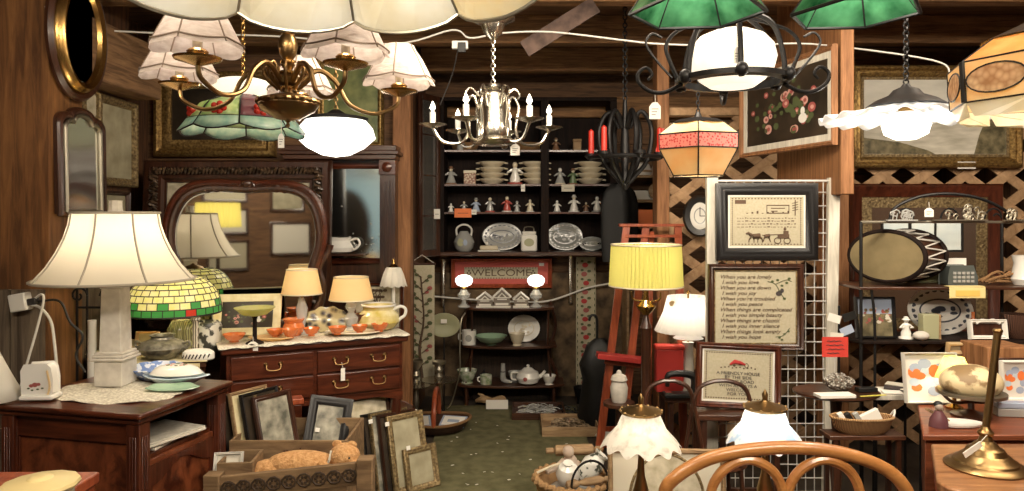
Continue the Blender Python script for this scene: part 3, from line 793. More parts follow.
# pitcher with fruit
q = onr(.835, .20)
t = T('fruit_pitcher', 'round yellow fruit painted pitcher with a looped white handle', 'pitcher', loc=q, u=q.y/F)
t.part('body', mat('fruit_paint', (.78, .70, .42), .22, kind='noise', col2=(.55, .44, .10), scale=14, coat=.3), M().lathe([(11, 0), (16, 2), (21, 8), (20, 15), (15, 20), (15.5, 23), (17, 25), (15, 24), (13, 20), (.01, 18)], seg=32))
t.part('rim', K['china'], M().tube([(16.5*math.cos(a*PI/16), 16.5*math.sin(a*PI/16), 24.5) for a in range(32)], 1.1, 6, True))
t.part('handle', K['china'], M().tube([(15, 0, 20), (22, 0, 23), (27, 0, 20), (26, 0, 14), (22, 0, 11), (19, 0, 8)], 1.6, 8, smooth=4))
m = M().disc((-4, -18, 13), 7, 5).disc((6, -18, 10), 6, 4).mat(1).disc((-11, -17.2, 15), 4, 3).disc((2, -18.2, 17), 5, 2)
# brown jug beside it
cup('stoneware_jug', 'small brown stoneware jug half hidden between peach lamp and fruit pitcher', K['burl'], 9, 17, onr(.755, .20), .8, cat='jug')

# ---------------------------------------------------------------- dressing mirror
t = T('dressing_mirror', 'large shield shaped dressing mirror in a carved mahogany frame', 'mirror', loc=Vector(P(247, 333, 4.02)).xy.to_3d()+Vector((0, 0, DZ+.036)), u=4.02/F*.90, rz=R(15))
def shield(g=0):
    pts = [(-62-g, 0), (-66-g, 24), (-74-g, 60), (-83-g, 92), (-80-g, 122), (-66, 144+g), (-40, 152+g), (0, 151+g), (40, 152+g), (66, 144+g), (80+g, 122), (83+g, 92), (74+g, 60), (66+g, 24), (62+g, 0)]
    return [Vector((x*.93, 0, z)) for x, z in pts]
sp = spline(shield(), 5)
t.part('frame', K['walnut'], M().tube(sp+[sp[0]], [4.6]*2, 10))
t.part('frame_lip', K['mahogany'], M().tube([(v.x*1.07, 1.5, v.z*1.035) for v in sp], 4.4, 8))
poly = [(v.x, v.z) for v in sp]
t.part('glass', K['mirror'], M().prism([(x*.985, z) for x, z in poly], .6, 1.2), smooth=0)
t.part('backing', K['walnut'], M().prism(poly, 1.4, 4), smooth=0)
t.part('inner_bevel', K['mat_white'], M().tube([(v.x*.94, -.9, 2+v.z*.955) for v in sp][6:34], .55, 5))
m = M()
for s_ in (-1, 1):
    for k in range(5):
        a = k*1.0; m.tube([(s_*(4+k*9+4*math.cos(b)), -3, 154+3.4*math.sin(b)-k*.8) for b in [a+j*.6 for j in range(9)]], 1.2, 5)
m.sphere((0, -3, 157), 6, 3, 4.5)
t.part('crest', K['walnut'], m)
t.part('base_rail', K['walnut'], M().box(-64, 64, -5, 6, -5, 3), bevel=1)
for s_ in (-1, 1): t.part('scroll_bracket', K['walnut'], M().tube([(s_*60, 3, 0), (s_*76, 4, 16), (s_*82, 5, 40), (s_*78, 5, 62), (s_*88, 5, 80), (s_*90, 5, 88)], [5, 5, 4, 3, 3, 4], 8, smooth=4))
# carved big frame standing behind the mirror
picture('carved_leaf_picture', 'large dark frame with heavy leaf carving standing behind the dressing mirror', 142, 160, 330, 330, 4.55, K['walnut'], 22, art_plain('engraving'), rx=-R(3), prof=[(0, 3), (0, -6), (.1, -9), (.35, -9), (.45, -5), (.8, -5), (.9, -2), (1, -2), (1, 0)],
        extra=lambda t, W, z0, H: t.part('leaf_carving', mat('carving', (.03, .018, .010), .35, kind='voronoi', col2=(.10, .06, .035), scale=30, bump=1.0, coat=.3), (lambda m: [m.tube([(s_*(87-2.5*math.cos(k*1.6)), -7.8, 4+k*3.3), (s_*(82+3*math.sin(k*1.6)), -9.6, 6+k*3.3), (s_*(78), -8, 4+k*3.3)], [1, 2.2, 1], 5) for k in range(48) for s_ in (-1, 1)] and [m.tube([(-80+k*3.6, -7.8, 163), (-78+k*3.6, -9.6, 160+2*math.sin(k)), (-80+k*3.6, -8, 156)], [1, 2.2, 1], 5) for k in range(45)] and m)(M())))
# ---------------------------------------------------------------- hutch with a mirror back
HX0, HX1, HY0, HY1 = -1.47, -.76, 4.62, 4.93
t = T('mirror_hutch', 'tall dark hall hutch with fluted columns and a spotted mirror', 'hutch', loc=((HX0+HX1)/2, HY0, 0))
w2 = (HX1-HX0)/2
t.part('carcase', K['walnut'], M().box(-w2, w2, .02, HY1-HY0-.003, 0, .74), bevel=.005)
t.part('shelf_top', K['walnut_x'], M().box(-w2-.01, w2+.01, -.02, .28, .74, .765), bevel=.005)
t.part('back_panel', K['walnut'], M().box(-w2, w2, .16, .18, .765, 1.9), smooth=0)
for s_ in (-1, 1):
    m = M().box(s_*(w2-.05)-.05, s_*(w2-.05)+.05, .06, .16, .765, 1.85)
    for q_ in (-.03, -.01, .01, .03): m.box(s_*(w2-.05)+q_-.004, s_*(w2-.05)+q_+.004, .054, .06, 1.0, 1.72)
    t.part('pilaster', K['walnut'], m)
    t.part('capital', K['mahogany'], M().box(s_*(w2-.05)-.055, s_*(w2-.05)+.055, .045, .16, 1.76, 1.86).lathe([(.03, 0), (.034, .01), (.012, .02)], (s_*(w2-.05), .045, 1.81), 16, axis='y'), bevel=.003)
m = M().box(-w2-.01, w2+.01, .02, .2, 1.86, 1.89).box(-w2-.03, w2+.03, 0, .2, 1.89, 1.915).box(-w2-.015, w2+.015, .012, .2, 1.915, 1.95)
t.part('cornice', K['walnut_x'], m, bevel=.004)
t.part('mirror_frame', K['mahogany'], (lambda m: m.ring(.60, .66, .035, [(0, .01), (0, -.015), (.5, -.022), (1, -.006), (1, .01)], 1.18))(M()).xf(), loc=Vector((.0, .145, 0)))
t.part('mirror_glass', K['mirror_old'], M().quad(-.27, .27, 1.21, 1.81, .148), smooth=0)
m = M(); random.seed(3)
for k in range(34):
    x = random.uniform(-.25, .25); z = 1.23+abs(random.gauss(0, .10)); m.disc((x, .1465, min(z, 1.78)), random.uniform(.002, .009), random.uniform(.002, .006), 7)
t.part('silvering_spot', K['stone'], m, smooth=0)
# white pitcher standing on the hutch ledge (the photo shows it against the mirror)
t2 = T('ledge_bracket', 'narrow dark ledge across the lower edge of the spotted mirror', 'ledge', loc=((HX0+HX1)/2-.03, HY0+.105, 1.245))
t2.part('board', K['walnut_x'], M().box(-.20, .18, -.05, .033, -.012, 0), bevel=.002)
q = Vector(((HX0+HX1)/2-.02, HY0+.10, 1.247))
t = T('cream_pitcher', 'squat cream pitcher with handle on the ledge of the spotted mirror', 'pitcher', loc=q, u=q.y/F)
t.part('body', K['china'], M().lathe([(8, 0), (13, 2), (15, 6), (12, 11), (11, 13), (13, 16), (11, 15), (.01, 10)], seg=26, fn=lambda r, z, a, i: (r*(1+(.25*max(0, math.cos(a-PI))**6 if i in (4, 5) else 0)), z), ys=.6))
t.part('handle', K['china'], M().tube([(11, 0, 13), (18, 0, 15), (21, 0, 10), (17, 0, 5), (14, 0, 4)], 1.2, 8, smooth=4))
# small sconce-like lamp with a ruffled white shade on a tall white candlestick
q = Vector((P(397, 333, 4.62).x, 4.52, .0))
t = T('boudoir_lamp', 'slim white lamp with a small lit ruffled shade beside the hutch', 'lamp', loc=(q.x, 4.48, .0), u=4.48/F)
t.part('stand', K['mahogany_z'], M().lathe([(12, 0), (12, 4), (5, 8), (4, 100), (9, 112), (9, 116)], seg=14))
t.part('base', K['china'], M().lathe([(6, 116), (6, 119), (2.4, 124), (2, 146), (3, 150), (1.8, 154), (1.8, 186)], seg=14))
s_ = t.part('lamp_shade', K['shade_white'], M().lathe([(13.5, 171), (12, 175), (10, 182), (7.5, 188), (6, 189)], seg=48, fn=lambda r, z, a, i: (r*(1+.04*math.cos(a*12)), z-(1.4*abs(math.cos(a*6)) if i == 0 else 0)), caps=False))
t.part('cap', K['brass'], M().lathe([(6, 189), (2, 192), (1.4, 197), (.2, 198)], seg=12))
t.part('glass_bulb', K['bulb_glow'], M().sphere((0, 0, 179), 2.2, 2.2, 3)); t.bulb(0, 0, 179, 1.6, r=.015)
# small flower etching in a frame standing on the dresser end, behind the pitcher
picture('botanical_etching', 'brown leaf etching in a thin dark frame behind the fruit pitcher', 350, 277, 402, 326, 4.56, K['mahogany'], 4, art_sprig, loc=Vector((P(376, 326, 4.5).x, 4.555, .766)), u=4.5/F, rx=-R(4))

# ---------------------------------------------------------------- corner table with the stained glass lamp
CT = .80
pg = [(-1.47, 3.46), (-1.93, 3.40), (-2.14, 3.62), (-2.14, 4.05), (-1.74, 4.05)]
t = T('corner_table', 'small corner table covered by a faded yellow cloth', 'table', loc=(0, 0, 0))
t.part('top', K['walnut_x'], M().slab(pg, CT-.03, CT-.004))
for x, y in ((-1.52, 3.50), (-1.91, 3.45), (-2.09, 3.66), (-2.09, 4.0), (-1.78, 4.0)): t.part('leg', K['walnut'], M().box(x-.02, x+.02, y-.02, y+.02, 0, CT-.03))
m = M().slab([(x*1.0+(.01 if x > -1.8 else -.005), y-.01 if y < 3.5 else y) for x, y in pg], CT-.003, CT)
m.box(-1.90, -1.47, 3.385, 3.39, CT-.05, CT)
one('table_cloth', 'faded yellow damask cloth on the corner table', 'cloth', K['yellow_cloth'], m, loc=(0, 0, .001), smooth=0)
def onc(x, y): return Vector((x, y, CT+.002))
# tiffany style lamp
q = onc(-1.72, 3.66); u = q.y/F
t = T('stained_glass_lamp', 'stained glass lamp with yellow brickwork dome and green leaf border', 'lamp', loc=q, u=u)
t.part('base', K['old_brass'], M().lathe([(17, 0), (17, 2), (9, 5), (4, 8), (3, 30), (2, 62)], seg=24))
m = M()
ZT, ZB = 76, 40; RB = 45
def dome(tt): # tt 0 bottom .. 1 top
    return RB*math.cos(tt*PI*.42)**.8, ZB+(ZT-ZB)*math.sin(tt*PI*.5)
rows = 8
for i in range(rows):
    r0, z0 = dome(i/rows); r1, z1 = dome((i+1)/rows)
    n = 28 if i < 4 else 20 if i < 6 else 14
    for k in range(n):
        off = .5*(i % 2)
        a0 = 2*PI*(k+off+.03)/n; a1 = 2*PI*(k+off+.97)/n
        if i < 2:
            m.mat((1 if (k % 7) != 3 else 2) if i == 0 else (1 if k % 3 == 0 else 0))
        else: m.mat(0)
        g = .06
        ra, za = r0+(r1-r0)*g, z0+(z1-z0)*g; rb, zb = r0+(r1-r0)*(1-g), z0+(z1-z0)*(1-g)
        m.add([(ra*math.cos(a0), ra*math.sin(a0), za), (ra*math.cos(a1), ra*math.sin(a1), za), (rb*math.cos(a1), rb*math.sin(a1), zb), (rb*math.cos(a0), rb*math.sin(a0), zb)], [(0, 1, 2, 3)])
s_ = t.part('lamp_shade', [K['lime_glass'], K['leaf_glass'], K['red_glass']], m)
m = M()
for i in range(rows+1):
    r0, z0 = dome(i/rows)
    m.tube([(r0*math.cos(a*PI/24), r0*math.sin(a*PI/24), z0) for a in range(48)], .55 if i else .9, 5, True)
for i in range(rows):
    r0, z0 = dome(i/rows); r1, z1 = dome((i+1)/rows); n = 28 if i < 4 else 20 if i < 6 else 14
    for k in range(n):
        a0 = 2*PI*(k+.5*(i % 2))/n
        m.tube([(r0*math.cos(a0), r0*math.sin(a0), z0), (r1*math.cos(a0), r1*math.sin(a0), z1)], .45, 4)
t.part('lead_came', K['lead'], m, s_)
t.part('cap', K['old_brass'], M().lathe([(13, 75), (10, 78), (3, 80), (.1, 82)], seg=16))
t.bulb(0, 0, 58, 4.5, r=.03)
t.part('glass_bulb', K['bulb_glow'], M().sphere((0, 0, 58), 4))
# urn, vases, jars on the corner table
q = onc(-1.70, 3.50)
t = T('squat_urn', 'wide squat grey urn with a small mouth, in front of the stained glass lamp', 'urn', loc=q, u=q.y/F)
t.part('body', K['pewter_pot'], M().lathe([(9, 0), (12, 1), (21, 8), (23, 12), (19, 17), (11, 20), (10, 22), (12, 24), (10, 23.5), (9, 21), (.01, 18)], seg=36))
for s_ in (-1, 1): t.part('handle', K['pewter_pot'], M().tube([(s_*20, 0, 15), (s_*26, 0, 17), (s_*27, 0, 13), (s_*22, 0, 10)], 1.4, 6, smooth=4))
q = onc(-1.60, 3.64)
one('ribbed_jar', 'ribbed olive and cream glass jar between urn and black figured vase', 'jar', mat('striped_glass', (.50, .48, .24), .2, kind='wave', col2=(.22, .20, .10), scale=40, coat=.4), M().lathe([(6, 0), (9, 2), (12, 12), (13, 24), (10, 30), (8, 33), (.01, 33)], seg=40, fn=lambda r, z, a, i: (r*(1+.05*math.cos(a*14)), z)), loc=q+Vector((-.07, 0, 0)), u=q.y/F)
one('figured_vase', 'white cylinder vase with a black figure scene', 'vase', mat('figured', (.70, .68, .60), .3, kind='noise', col2=(.05, .05, .04), scale=22, lo=.5, hi=.55), M().lathe([(11, 0), (13, 2), (13.5, 26), (12, 30), (10.5, 31), (11, 28), (.01, 24)], seg=32), loc=q+Vector((.045, .04, 0)), u=q.y/F)
q = onc(-1.555, 3.52)
t = T('glass_candlestick', 'tall clear candlestick with a ringed stem beside the figured vase', 'candlestick', loc=q+Vector((.0, .02, 0)), u=q.y/F)
t.part('foot', K['clear_glass'], M().lathe([(12, 0), (12, 1.5), (5, 4), (3, 6)], seg=20))
t.part('stem', mat('banded', (.55, .50, .40), .3, kind='wave', col2=(.10, .08, .05), scale=30), M().lathe([(3, 6), (3.4, 12), (2.6, 14), (3.4, 20), (2.6, 22), (3.4, 28), (2.6, 30), (3.4, 36), (5, 38), (4, 40)], seg=16))
q = onc(-1.52, 3.475)
t = T('oval_box', 'low black and white striped oval trinket box at the table corner', 'box', loc=q+Vector((-.0, .015, 0)), u=q.y/F)
m = M().lathe([(15, 0), (16, 1), (16, 6), (15, 7)], seg=32, ys=.6); t.part('body', K['china'], m)
m = M()
for k in range(8): m.cbox((-12+k*3.5, -9.5*math.sqrt(max(.05, 1-((-12+k*3.5)/16)**2)), 4), (1.3, .8, 5), ry=.5)
t.part('stripe', K['ink'], m)
t.part('lid', K['mat_white'], M().lathe([(15.5, 7), (12, 9.5), (4, 10.5), (.1, 10.6)], seg=32, ys=.6))
q = onc(-1.90, 3.50)
picture('yellow_card_picture', 'small yellow postcard picture propped behind the lamp column', 126, 322, 148, 345, 3.6, K['caramel_pale'], 2, art_plain('yellow_cloth'), loc=onc(-1.83, 3.60), u=3.6/F, rx=-R(12))

# iron scroll stand with white candles by the boards
q = P(76, 372, 3.3)
t = T('scroll_rack', 'black wrought iron scroll rack on the floor behind the cabinet', 'rack', loc=(-1.97, 3.37, 0), u=3.37/F)
t.part('frame', K['iron'], M().tube([(-14, 0, 0), (-14, 0, 255), (28, 0, 255), (28, 0, 0)], 1.4, 6).tube([(-14, 0, 228), (28, 0, 228)], 1.2, 6).tube([(-4, 0, 0), (-4, 0, 255)], 1.1, 6).tube([(12, 0, 0), (12, 0, 255)], 1.1, 6))
m = M()
for s_, cx in ((1, -12), (-1, 18)):
    m.tube([(cx+s_*(9-k*.55)*math.cos(k*.55), -1, 240+(9-k*.55)*math.sin(k*.55)) for k in range(14)], 1.1, 6)
t.part('scroll', K['iron'], m)
for k, x in enumerate((4, 22)):
    one('white_spindle', 'white painted turned spindle leaning in the iron rack, %s' % ('nearer the boards' if k == 0 else 'nearer the lamp column'), 'spindle', K['white_paint'], M().lathe([(4, 0), (4, 30), (2.6, 36), (4.5, 44), (3, 60), (4.8, 90), (3, 120), (4.4, 150), (4.4, 240)], seg=12), loc=(-1.97+x*3.37/F, 3.345, .001), u=3.37/F*.9)
# ================================================================ BACK ALCOVE: display cabinet
CX0, CX1, CY0, CY1 = P(440, 0, 5.6).x, P(617, 0, 5.6).x, 5.60, 5.96
CB, CTP = P(0, 256, 5.6).z, P(0, 97, 5.6).z
cw = (CX1-CX0)/2; cc = (CX0+CX1)/2
t = T('display_cabinet', 'black-brown wall display cabinet full of dishes and figurines, hung above the welcome sampler', 'cabinet', loc=(cc, CY0, 0))
t.part('bottom_board', K['walnut_x'], M().box(-cw, cw, 0, .36, CB, CB+.03), bevel=.004)
t.part('top_board', K['black_wood'], M().box(-cw, cw, 0, .36, CTP-.03, CTP), bevel=.004)
t.part('back_board', K['black_wood'], M().box(-cw, cw, .345, .36, CB, CTP))
DX0, DX1 = P(541, 0, 5.6).x-cc, P(549, 0, 5.6).x-cc
t.part('side_board', K['black_wood'], M().box(-cw, -cw+.03, 0, .345, CB+.03, CTP-.03))
t.part('side_board', K['black_wood'], M().box(cw-.05, cw, 0, .345, CB+.03, CTP-.03))
t.part('divider', K['black_wood'], M().box(DX0, DX1, 0, .345, CB+.03, CTP-.03), bevel=.003)
SHZ = [P(0, y, 5.62).z for y in (212, 184, 150)]
for z in SHZ: 
    t.part('shelf', K['mahogany'], M().box(-cw+.03, DX0, .02, .345, z-.015, z))
    t.part('shelf', K['mahogany'], M().box(DX1, cw-.05, .02, .345, z-.015, z))
SHZ = [CB+.031]+[z+.001 for z in SHZ]
# glass door standing open at the side and one at the far end
def cdoor(label, x0, x1, y0, Y1):
    t = T('glazed_door', label, 'door', loc=(x0, y0, CB+.005)); dx, dy = x1-x0, Y1-y0; L_ = math.hypot(dx, dy)
    t.e.rotation_euler[2] = math.atan2(dy, dx); h = CTP-CB-.01
    m = M().box(0, .035, -.012, .012, 0, h).box(L_-.035, L_, -.012, .012, 0, h).box(.035, L_-.035, -.012, .012, 0, .05).box(.035, L_-.035, -.012, .012, h-.05, h)
    t.part('door_frame', K['walnut'], m, bevel=.003)
    m = M()
    for k in range(1, 4): m.box(.035, L_-.035, -.004, .004, h*k/4-.004, h*k/4+.004)
    t.part('glazing_bar', K['walnut'], m)
    t.part('pane', K['pane_dusty'], M().quad(.035, L_-.035, .05, h-.05))
cdoor('narrow glazed door of the dish cabinet swung open toward the brown post', P(418, 0, 5.3).x, CX0-.005, 5.34, CY0-.02)
t = T('side_cabinet', 'narrow dark case beside the dish cabinet, behind the open glazed door', 'cabinet', loc=(-.67, 5.62, 0))
t.part('case', K['black_wood'], M().box(-.045, .06, .1, .33, CB, CTP), bevel=.004)
t.part('rim', K['walnut'], M().box(-.045, -.03, .08, .1, CB, CTP).box(.045, .06, .08, .1, CB, CTP))

def cab(px, sh, Yd=5.74): return Vector(((px-512)*Yd/F, Yd, SHZ[sh]))
UC = 5.74/F
def bowl_stack(px, sh, n, where):
    for k in range(n):
        q = cab(px, sh)+Vector((0, 0, k*5.6*UC))
        t = T('soup_bowl', ('%s soup bowl in the cream stack %s' % (('lowest', 'second', 'third', 'topmost')[k], where)), 'bowl', loc=q, u=UC, group='cream soup bowls stacked in the display cabinet')
        t.part('bowl', K['china_cream'], M().lathe([(7, 0), (7.5, .6), (11, 3), (13, 5), (13.2, 5.6), (12, 5), (.01, 1.2)], seg=26))
        for s_ in (-1, 1): t.part('handle', K['china_cream'], M().tube([(s_*12.5, -2, 4.6), (s_*15.5, 0, 4.4), (s_*12.5, 2, 4.6)], .8, 5, smooth=3))
bowl_stack(492, 2, 4, 'beside the standing mug')
bowl_stack(535, 2, 4, 'tucked against the cabinet divider')
bowl_stack(590, 2, 4, 'at the far end, under the red candles')
def figurine(px, sh, h, lab, ms, seed, name='figurine', Yd=5.72, cat='figurine', loc=None, u=None):
    random.seed(seed); u = u or UC
    t = T(name, lab, cat, loc=loc if loc is not None else cab(px, sh, Yd), u=u)
    w_ = h*.32
    a = random.uniform(.8, 1.2)
    t.part('base', ms[1], M().lathe([(w_*1.05, 0), (w_*1.0, h*.07), (w_*.7, h*.09)], seg=14))
    m = M().lathe([(w_*.8*a, h*.08), (w_*.72, h*.25), (w_*.42, h*.5), (w_*.52, h*.62), (w_*.3, h*.72), (w_*.15, h*.76)], seg=14, ys=.8)
    for s_ in (-1, 1):
        e = random.uniform(.3, .6)
        m.tube([(s_*w_*.42, 0, h*.65), (s_*w_*(.8+e*.4), -w_*.2, h*.5), (s_*w_*.35, -w_*.6, h*(.42+e*.3))], [w_*.16, w_*.13, w_*.1], 6)
    t.part('body', ms[0], m)
    t.part('head', ms[2], M().sphere((0, -w_*.05, h*.84), w_*.36, w_*.36, h*.13, 12, 8))
    if seed % 3 == 0: t.part('bonnet', ms[1], M().lathe([(w_*.6, h*.86), (w_*.35, h*.92), (w_*.3, h*1.0), (.01, h*1.02)], seg=14))
    return t
C_, G_, Y_, B_ = K['china'], K['china_grey'], K['china_cream'], K['china_blue']
Rr, Br, Gn = mat('fig_red', (.45, .08, .06), .3), mat('fig_brown', (.20, .10, .05), .4), mat('fig_green', (.12, .18, .09), .4)
figs = [(451, 2, 18, 'slim dark figurine with arms out at the end of the upper shelf', (G_, Br, Y_)),
 (515, 2, 23, 'tall mug-like china figurine between two cream bowl stacks', (C_, Rr, Y_)),
 (560, 2, 17, 'spread-armed china figurine next to the divider, above the white card', (G_, Y_, C_)),
 (573, 2, 16, 'small brown and green figurine beside the cream bowl stack', (Gn, Br, Y_)),
 (451, 1, 9, 'tiny pale animal figurine in the shelf corner over the orange card', (C_, C_, C_)),
 (464, 1, 11, 'low grey figurine directly above the orange card', (G_, C_, Y_)),
 (476, 1, 14, 'blue-grey upright figurine next to the orange card', (B_, G_, Y_)),
 (490, 1, 15, 'seated red and grey figurine at the middle of its shelf', (G_, Rr, Y_)),
 (507, 1, 16, 'red and white figurine with a round head, mid shelf', (Rr, C_, Y_)),
 (517, 1, 11, 'slim grey bird-like figurine between the red and the yellow one', (G_, G_, C_)),
 (530, 1, 13, 'small yellow and white figurine against the divider', (Y_, C_, Y_)),
 (557, 1, 12, 'small pale figurine at the start of the right bay', (C_, G_, C_)),
 (574, 1, 17, 'wide white figure pair at the centre of the right bay', (C_, C_, Y_)),
 (586, 1, 10, 'dark little figurine between the white figure pairs', (Br, G_, Y_)),
 (597, 1, 16, 'tall white figurine near the cabinet end', (C_, G_, C_)),
 (556, 3, 13, 'dim brown figurine on the top shelf of the right bay', (Br, Br, Y_)),
 (460, 3, 14, 'dim grey figurine on the top shelf behind the silver chandelier', (G_, Br, G_))]
for k, f in enumerate(figs): figurine(f[0], f[1], f[2], f[3], f[4], k)
# small decorated box, mug, baskets on top shelf
def cbx(px, sh, w_, h, lab, m1, m2, name='tin'):
    t = T(name, lab, name, loc=cab(px, sh), u=UC)
    t.part('body', m1, M().box(-w_/2, w_/2, -4, 4, 0, h*.8), bevel=.5)
    t.part('lid', m2, M().box(-w_/2-.4, w_/2+.4, -4.4, 4.4, h*.8, h), bevel=.5)
cbx(470, 2, 12, 14, 'square cream tin with a brown printed front beside the soup bowls', mat('tin_print', (.60, .50, .34), .4, kind='voronoi', col2=(.25, .10, .06), scale=60, lo=.2, hi=.6), K['china_cream'])
cbx(577, 3, 8, 12, 'small printed box behind the red candles on the top shelf', K['box_wood'], K['box_wood'], 'box')
for px, lab in ((461, 'round brown basket on the top shelf of the left bay'), (529, 'round brown basket on the top shelf near the divider')):
    one('small_basket', lab, 'basket', K['wicker'], M().lathe([(9, 0), (13, 4), (14, 9), (12.5, 9), (11, 4), (.01, 1)], seg=28), loc=cab(px+4 if px < 500 else px, 3, 5.84), u=UC)
# bottom row: teapot jug, big plates, tureen, butter dish, biscuit barrel
t = T('handled_jug', 'grey-white moon jug with a hoop handle below the orange card', 'jug', loc=cab(464, 0), u=UC)
t.part('body', K['china_grey'], M().lathe([(6, 0), (9, 3), (10.5, 9), (8, 15), (5, 18), (4, 20), (.01, 19)], seg=24))
t.part('handle', K['china'], M().tube([(-7, 0, 15), (-7.5, 0, 22), (-3, 0, 26), (3, 0, 26), (7.5, 0, 22), (7, 0, 15)], 1, 6, smooth=4))
m = M().disc((-3, -10.2, 9), 3, 4).mat(1).disc((2, -10.6, 9), 2, 3); t.part('painted_flower', [K['olive_pot'], K['china_blue']], m, smooth=0)
def stand_plate(name, lab, q, u, rx_, rz_, m1, m2, tilt=12, rim=True, cat='plate', group=None):
    t = T(name, lab, cat, loc=q, u=u, rx=-R(tilt), group=group)
    t.part('plate', m1, M().oval([(0, 0), (0, -1.3), (-rx_*.08, -1.4), (-rx_*.3, .2), (-rx_*.99, .3)], rx_, rz_, (0, 0, rz_)).oval([(0, 0), (-rx_*.99, 1)], rx_, rz_, (0, 0, rz_)))
    m = M()
    if rim:
        for k in range(22):
            a = 2*PI*k/22; m.disc((.85*rx_*math.cos(a), -1.15, rz_+.85*rz_*math.sin(a)), rx_*.085, rz_*.085, 8)
    m.oval([(-rx_*.36, -.2), (-rx_*.41, -.25)], rx_, rz_, (0, 0, rz_))
    random.seed(int(rx_*9))
    for k in range(12):
        m.disc((random.uniform(-.42, .42)*rx_, -.22, rz_*(1+random.uniform(-.35, .3))), rx_*random.uniform(.05, .14), rz_*random.uniform(.05, .12), 7)
    t.part('transfer_print', m2, m, smooth=0)
    return t
stand_plate('platter', 'large oval black and white transfer platter on the cabinet floor, left bay', cab(502, 0, 5.86), 5.86/F, 20, 14, K['china_grey'], K['plate_ink'])
stand_plate('glass_plate', 'large pressed glass plate standing in the right bay', cab(565, 0, 5.86), 5.86/F, 18, 14, mat('grey_glass', (.26, .27, .26), .15, coat=.4), K['china_grey'])
stand_plate('small_glass_plate', 'smaller tilted glass plate at the right bay end', cab(592, 0, 5.82), 5.82/F, 13, 7, MATS['grey_glass'], K['china_grey'])
t = T('biscuit_jar', 'square white biscuit jar with a wire handle against the divider', 'jar', loc=cab(529, 0, 5.70), u=UC)
t.part('body', K['china'], M().box(-8, 8, -5, 5, 0, 17), bevel=2); t.part('lid', K['china'], M().box(-7, 7, -4.5, 4.5, 17, 20), bevel=1.2); t.part('handle', K['pewter'], M().tube([(-5, 0, 19), (-4, 0, 24), (4, 0, 24), (5, 0, 19)], .6, 5, smooth=3))
t.part('painted_scene', K['olive_pot'], M().disc((0, -5.15, 9), 5, 4), smooth=0)
t = T('butter_dish', 'low white covered butter dish in front of the transfer platter', 'dish', loc=cab(489, 0, 5.67), u=UC)
t.part('tray', K['china'], M().box(-11, 11, -5, 5, 0, 1.5), bevel=.6); t.part('lid', K['china_cream'], M().box(-9, 9, -4, 4, 1.6, 6), bevel=1.5); t.part('knob', K['china'], M().sphere((-2, 0, 8), 1.8))
# cards hung on the shelf edges
for (px, y, w_, h, k, lab) in ((463, 213, 17, 9, 'orange_card', 'blank orange card taped to the middle shelf edge'), (474, 212, 5, 5, 'tag', 'small white sticker right beside the orange card'),
                         (568, 188, 13, 7, 'mat_board', 'pale pinkish card hung on the right bay shelf'), (437, 214, 6, 10, 'tag', 'white tag hanging at the edge of the open glazed door'), (523, 188, 4, 7, 'tag', 'tiny white tag under the bowls against the divider')):
    YY = 5.50 if px == 437 else 5.612
    one('price_card', lab, 'card', [K[k], K['ink']], M().box(-w_/2, w_/2, -.3, .3, -h/2, h/2).mat(1).box(-w_*.3, w_*.3, -.36, -.3, -.4, .1), px, y, YY, smooth=0)

# ---------------------------------------------------------------- welcome sampler and banners
def art_welcome(mm, W, z0, H):
    bg(mm, W, z0, H); mm.mat(1); mm.box(-W*.80, W*.78, -.1, .1, z0+H*.24, z0+H*.76)
    mm.mat(2)
    for k in range(26):
        for z in (.27, .73): mm.box(-W*.78+k*W*.06, -W*.78+k*W*.06+W*.025, -.15, -.1, z0+H*(z-.02), z0+H*(z+.02))
    for s_ in (-.70, .68):
        for a in range(4): mm.disc((W*(s_+.03*math.cos(a*1.57)), -.16, z0+H*(.5+.1*math.sin(a*1.57))), W*.022, H*.05, 6)
    return [K['red_mat'], K['linen'], K['brown_ink']]
picture('welcome_sampler', 'long red matted needlework sampler reading WELCOME', 451, 258, 552, 288, 5.955, K['red_wood'], 4, art_welcome,
        extra=lambda t, W, z0, H: (t.write('lettering', [('WELCOME', 0, -.3, z0+H*.5, 9.5, 'CENTER')], K['brown_ink'], sx=1.3), t.part('sticker', K['tag'], M().box(W-9, W-4, -.5, -.1, z0+H-4, z0+H-1))))
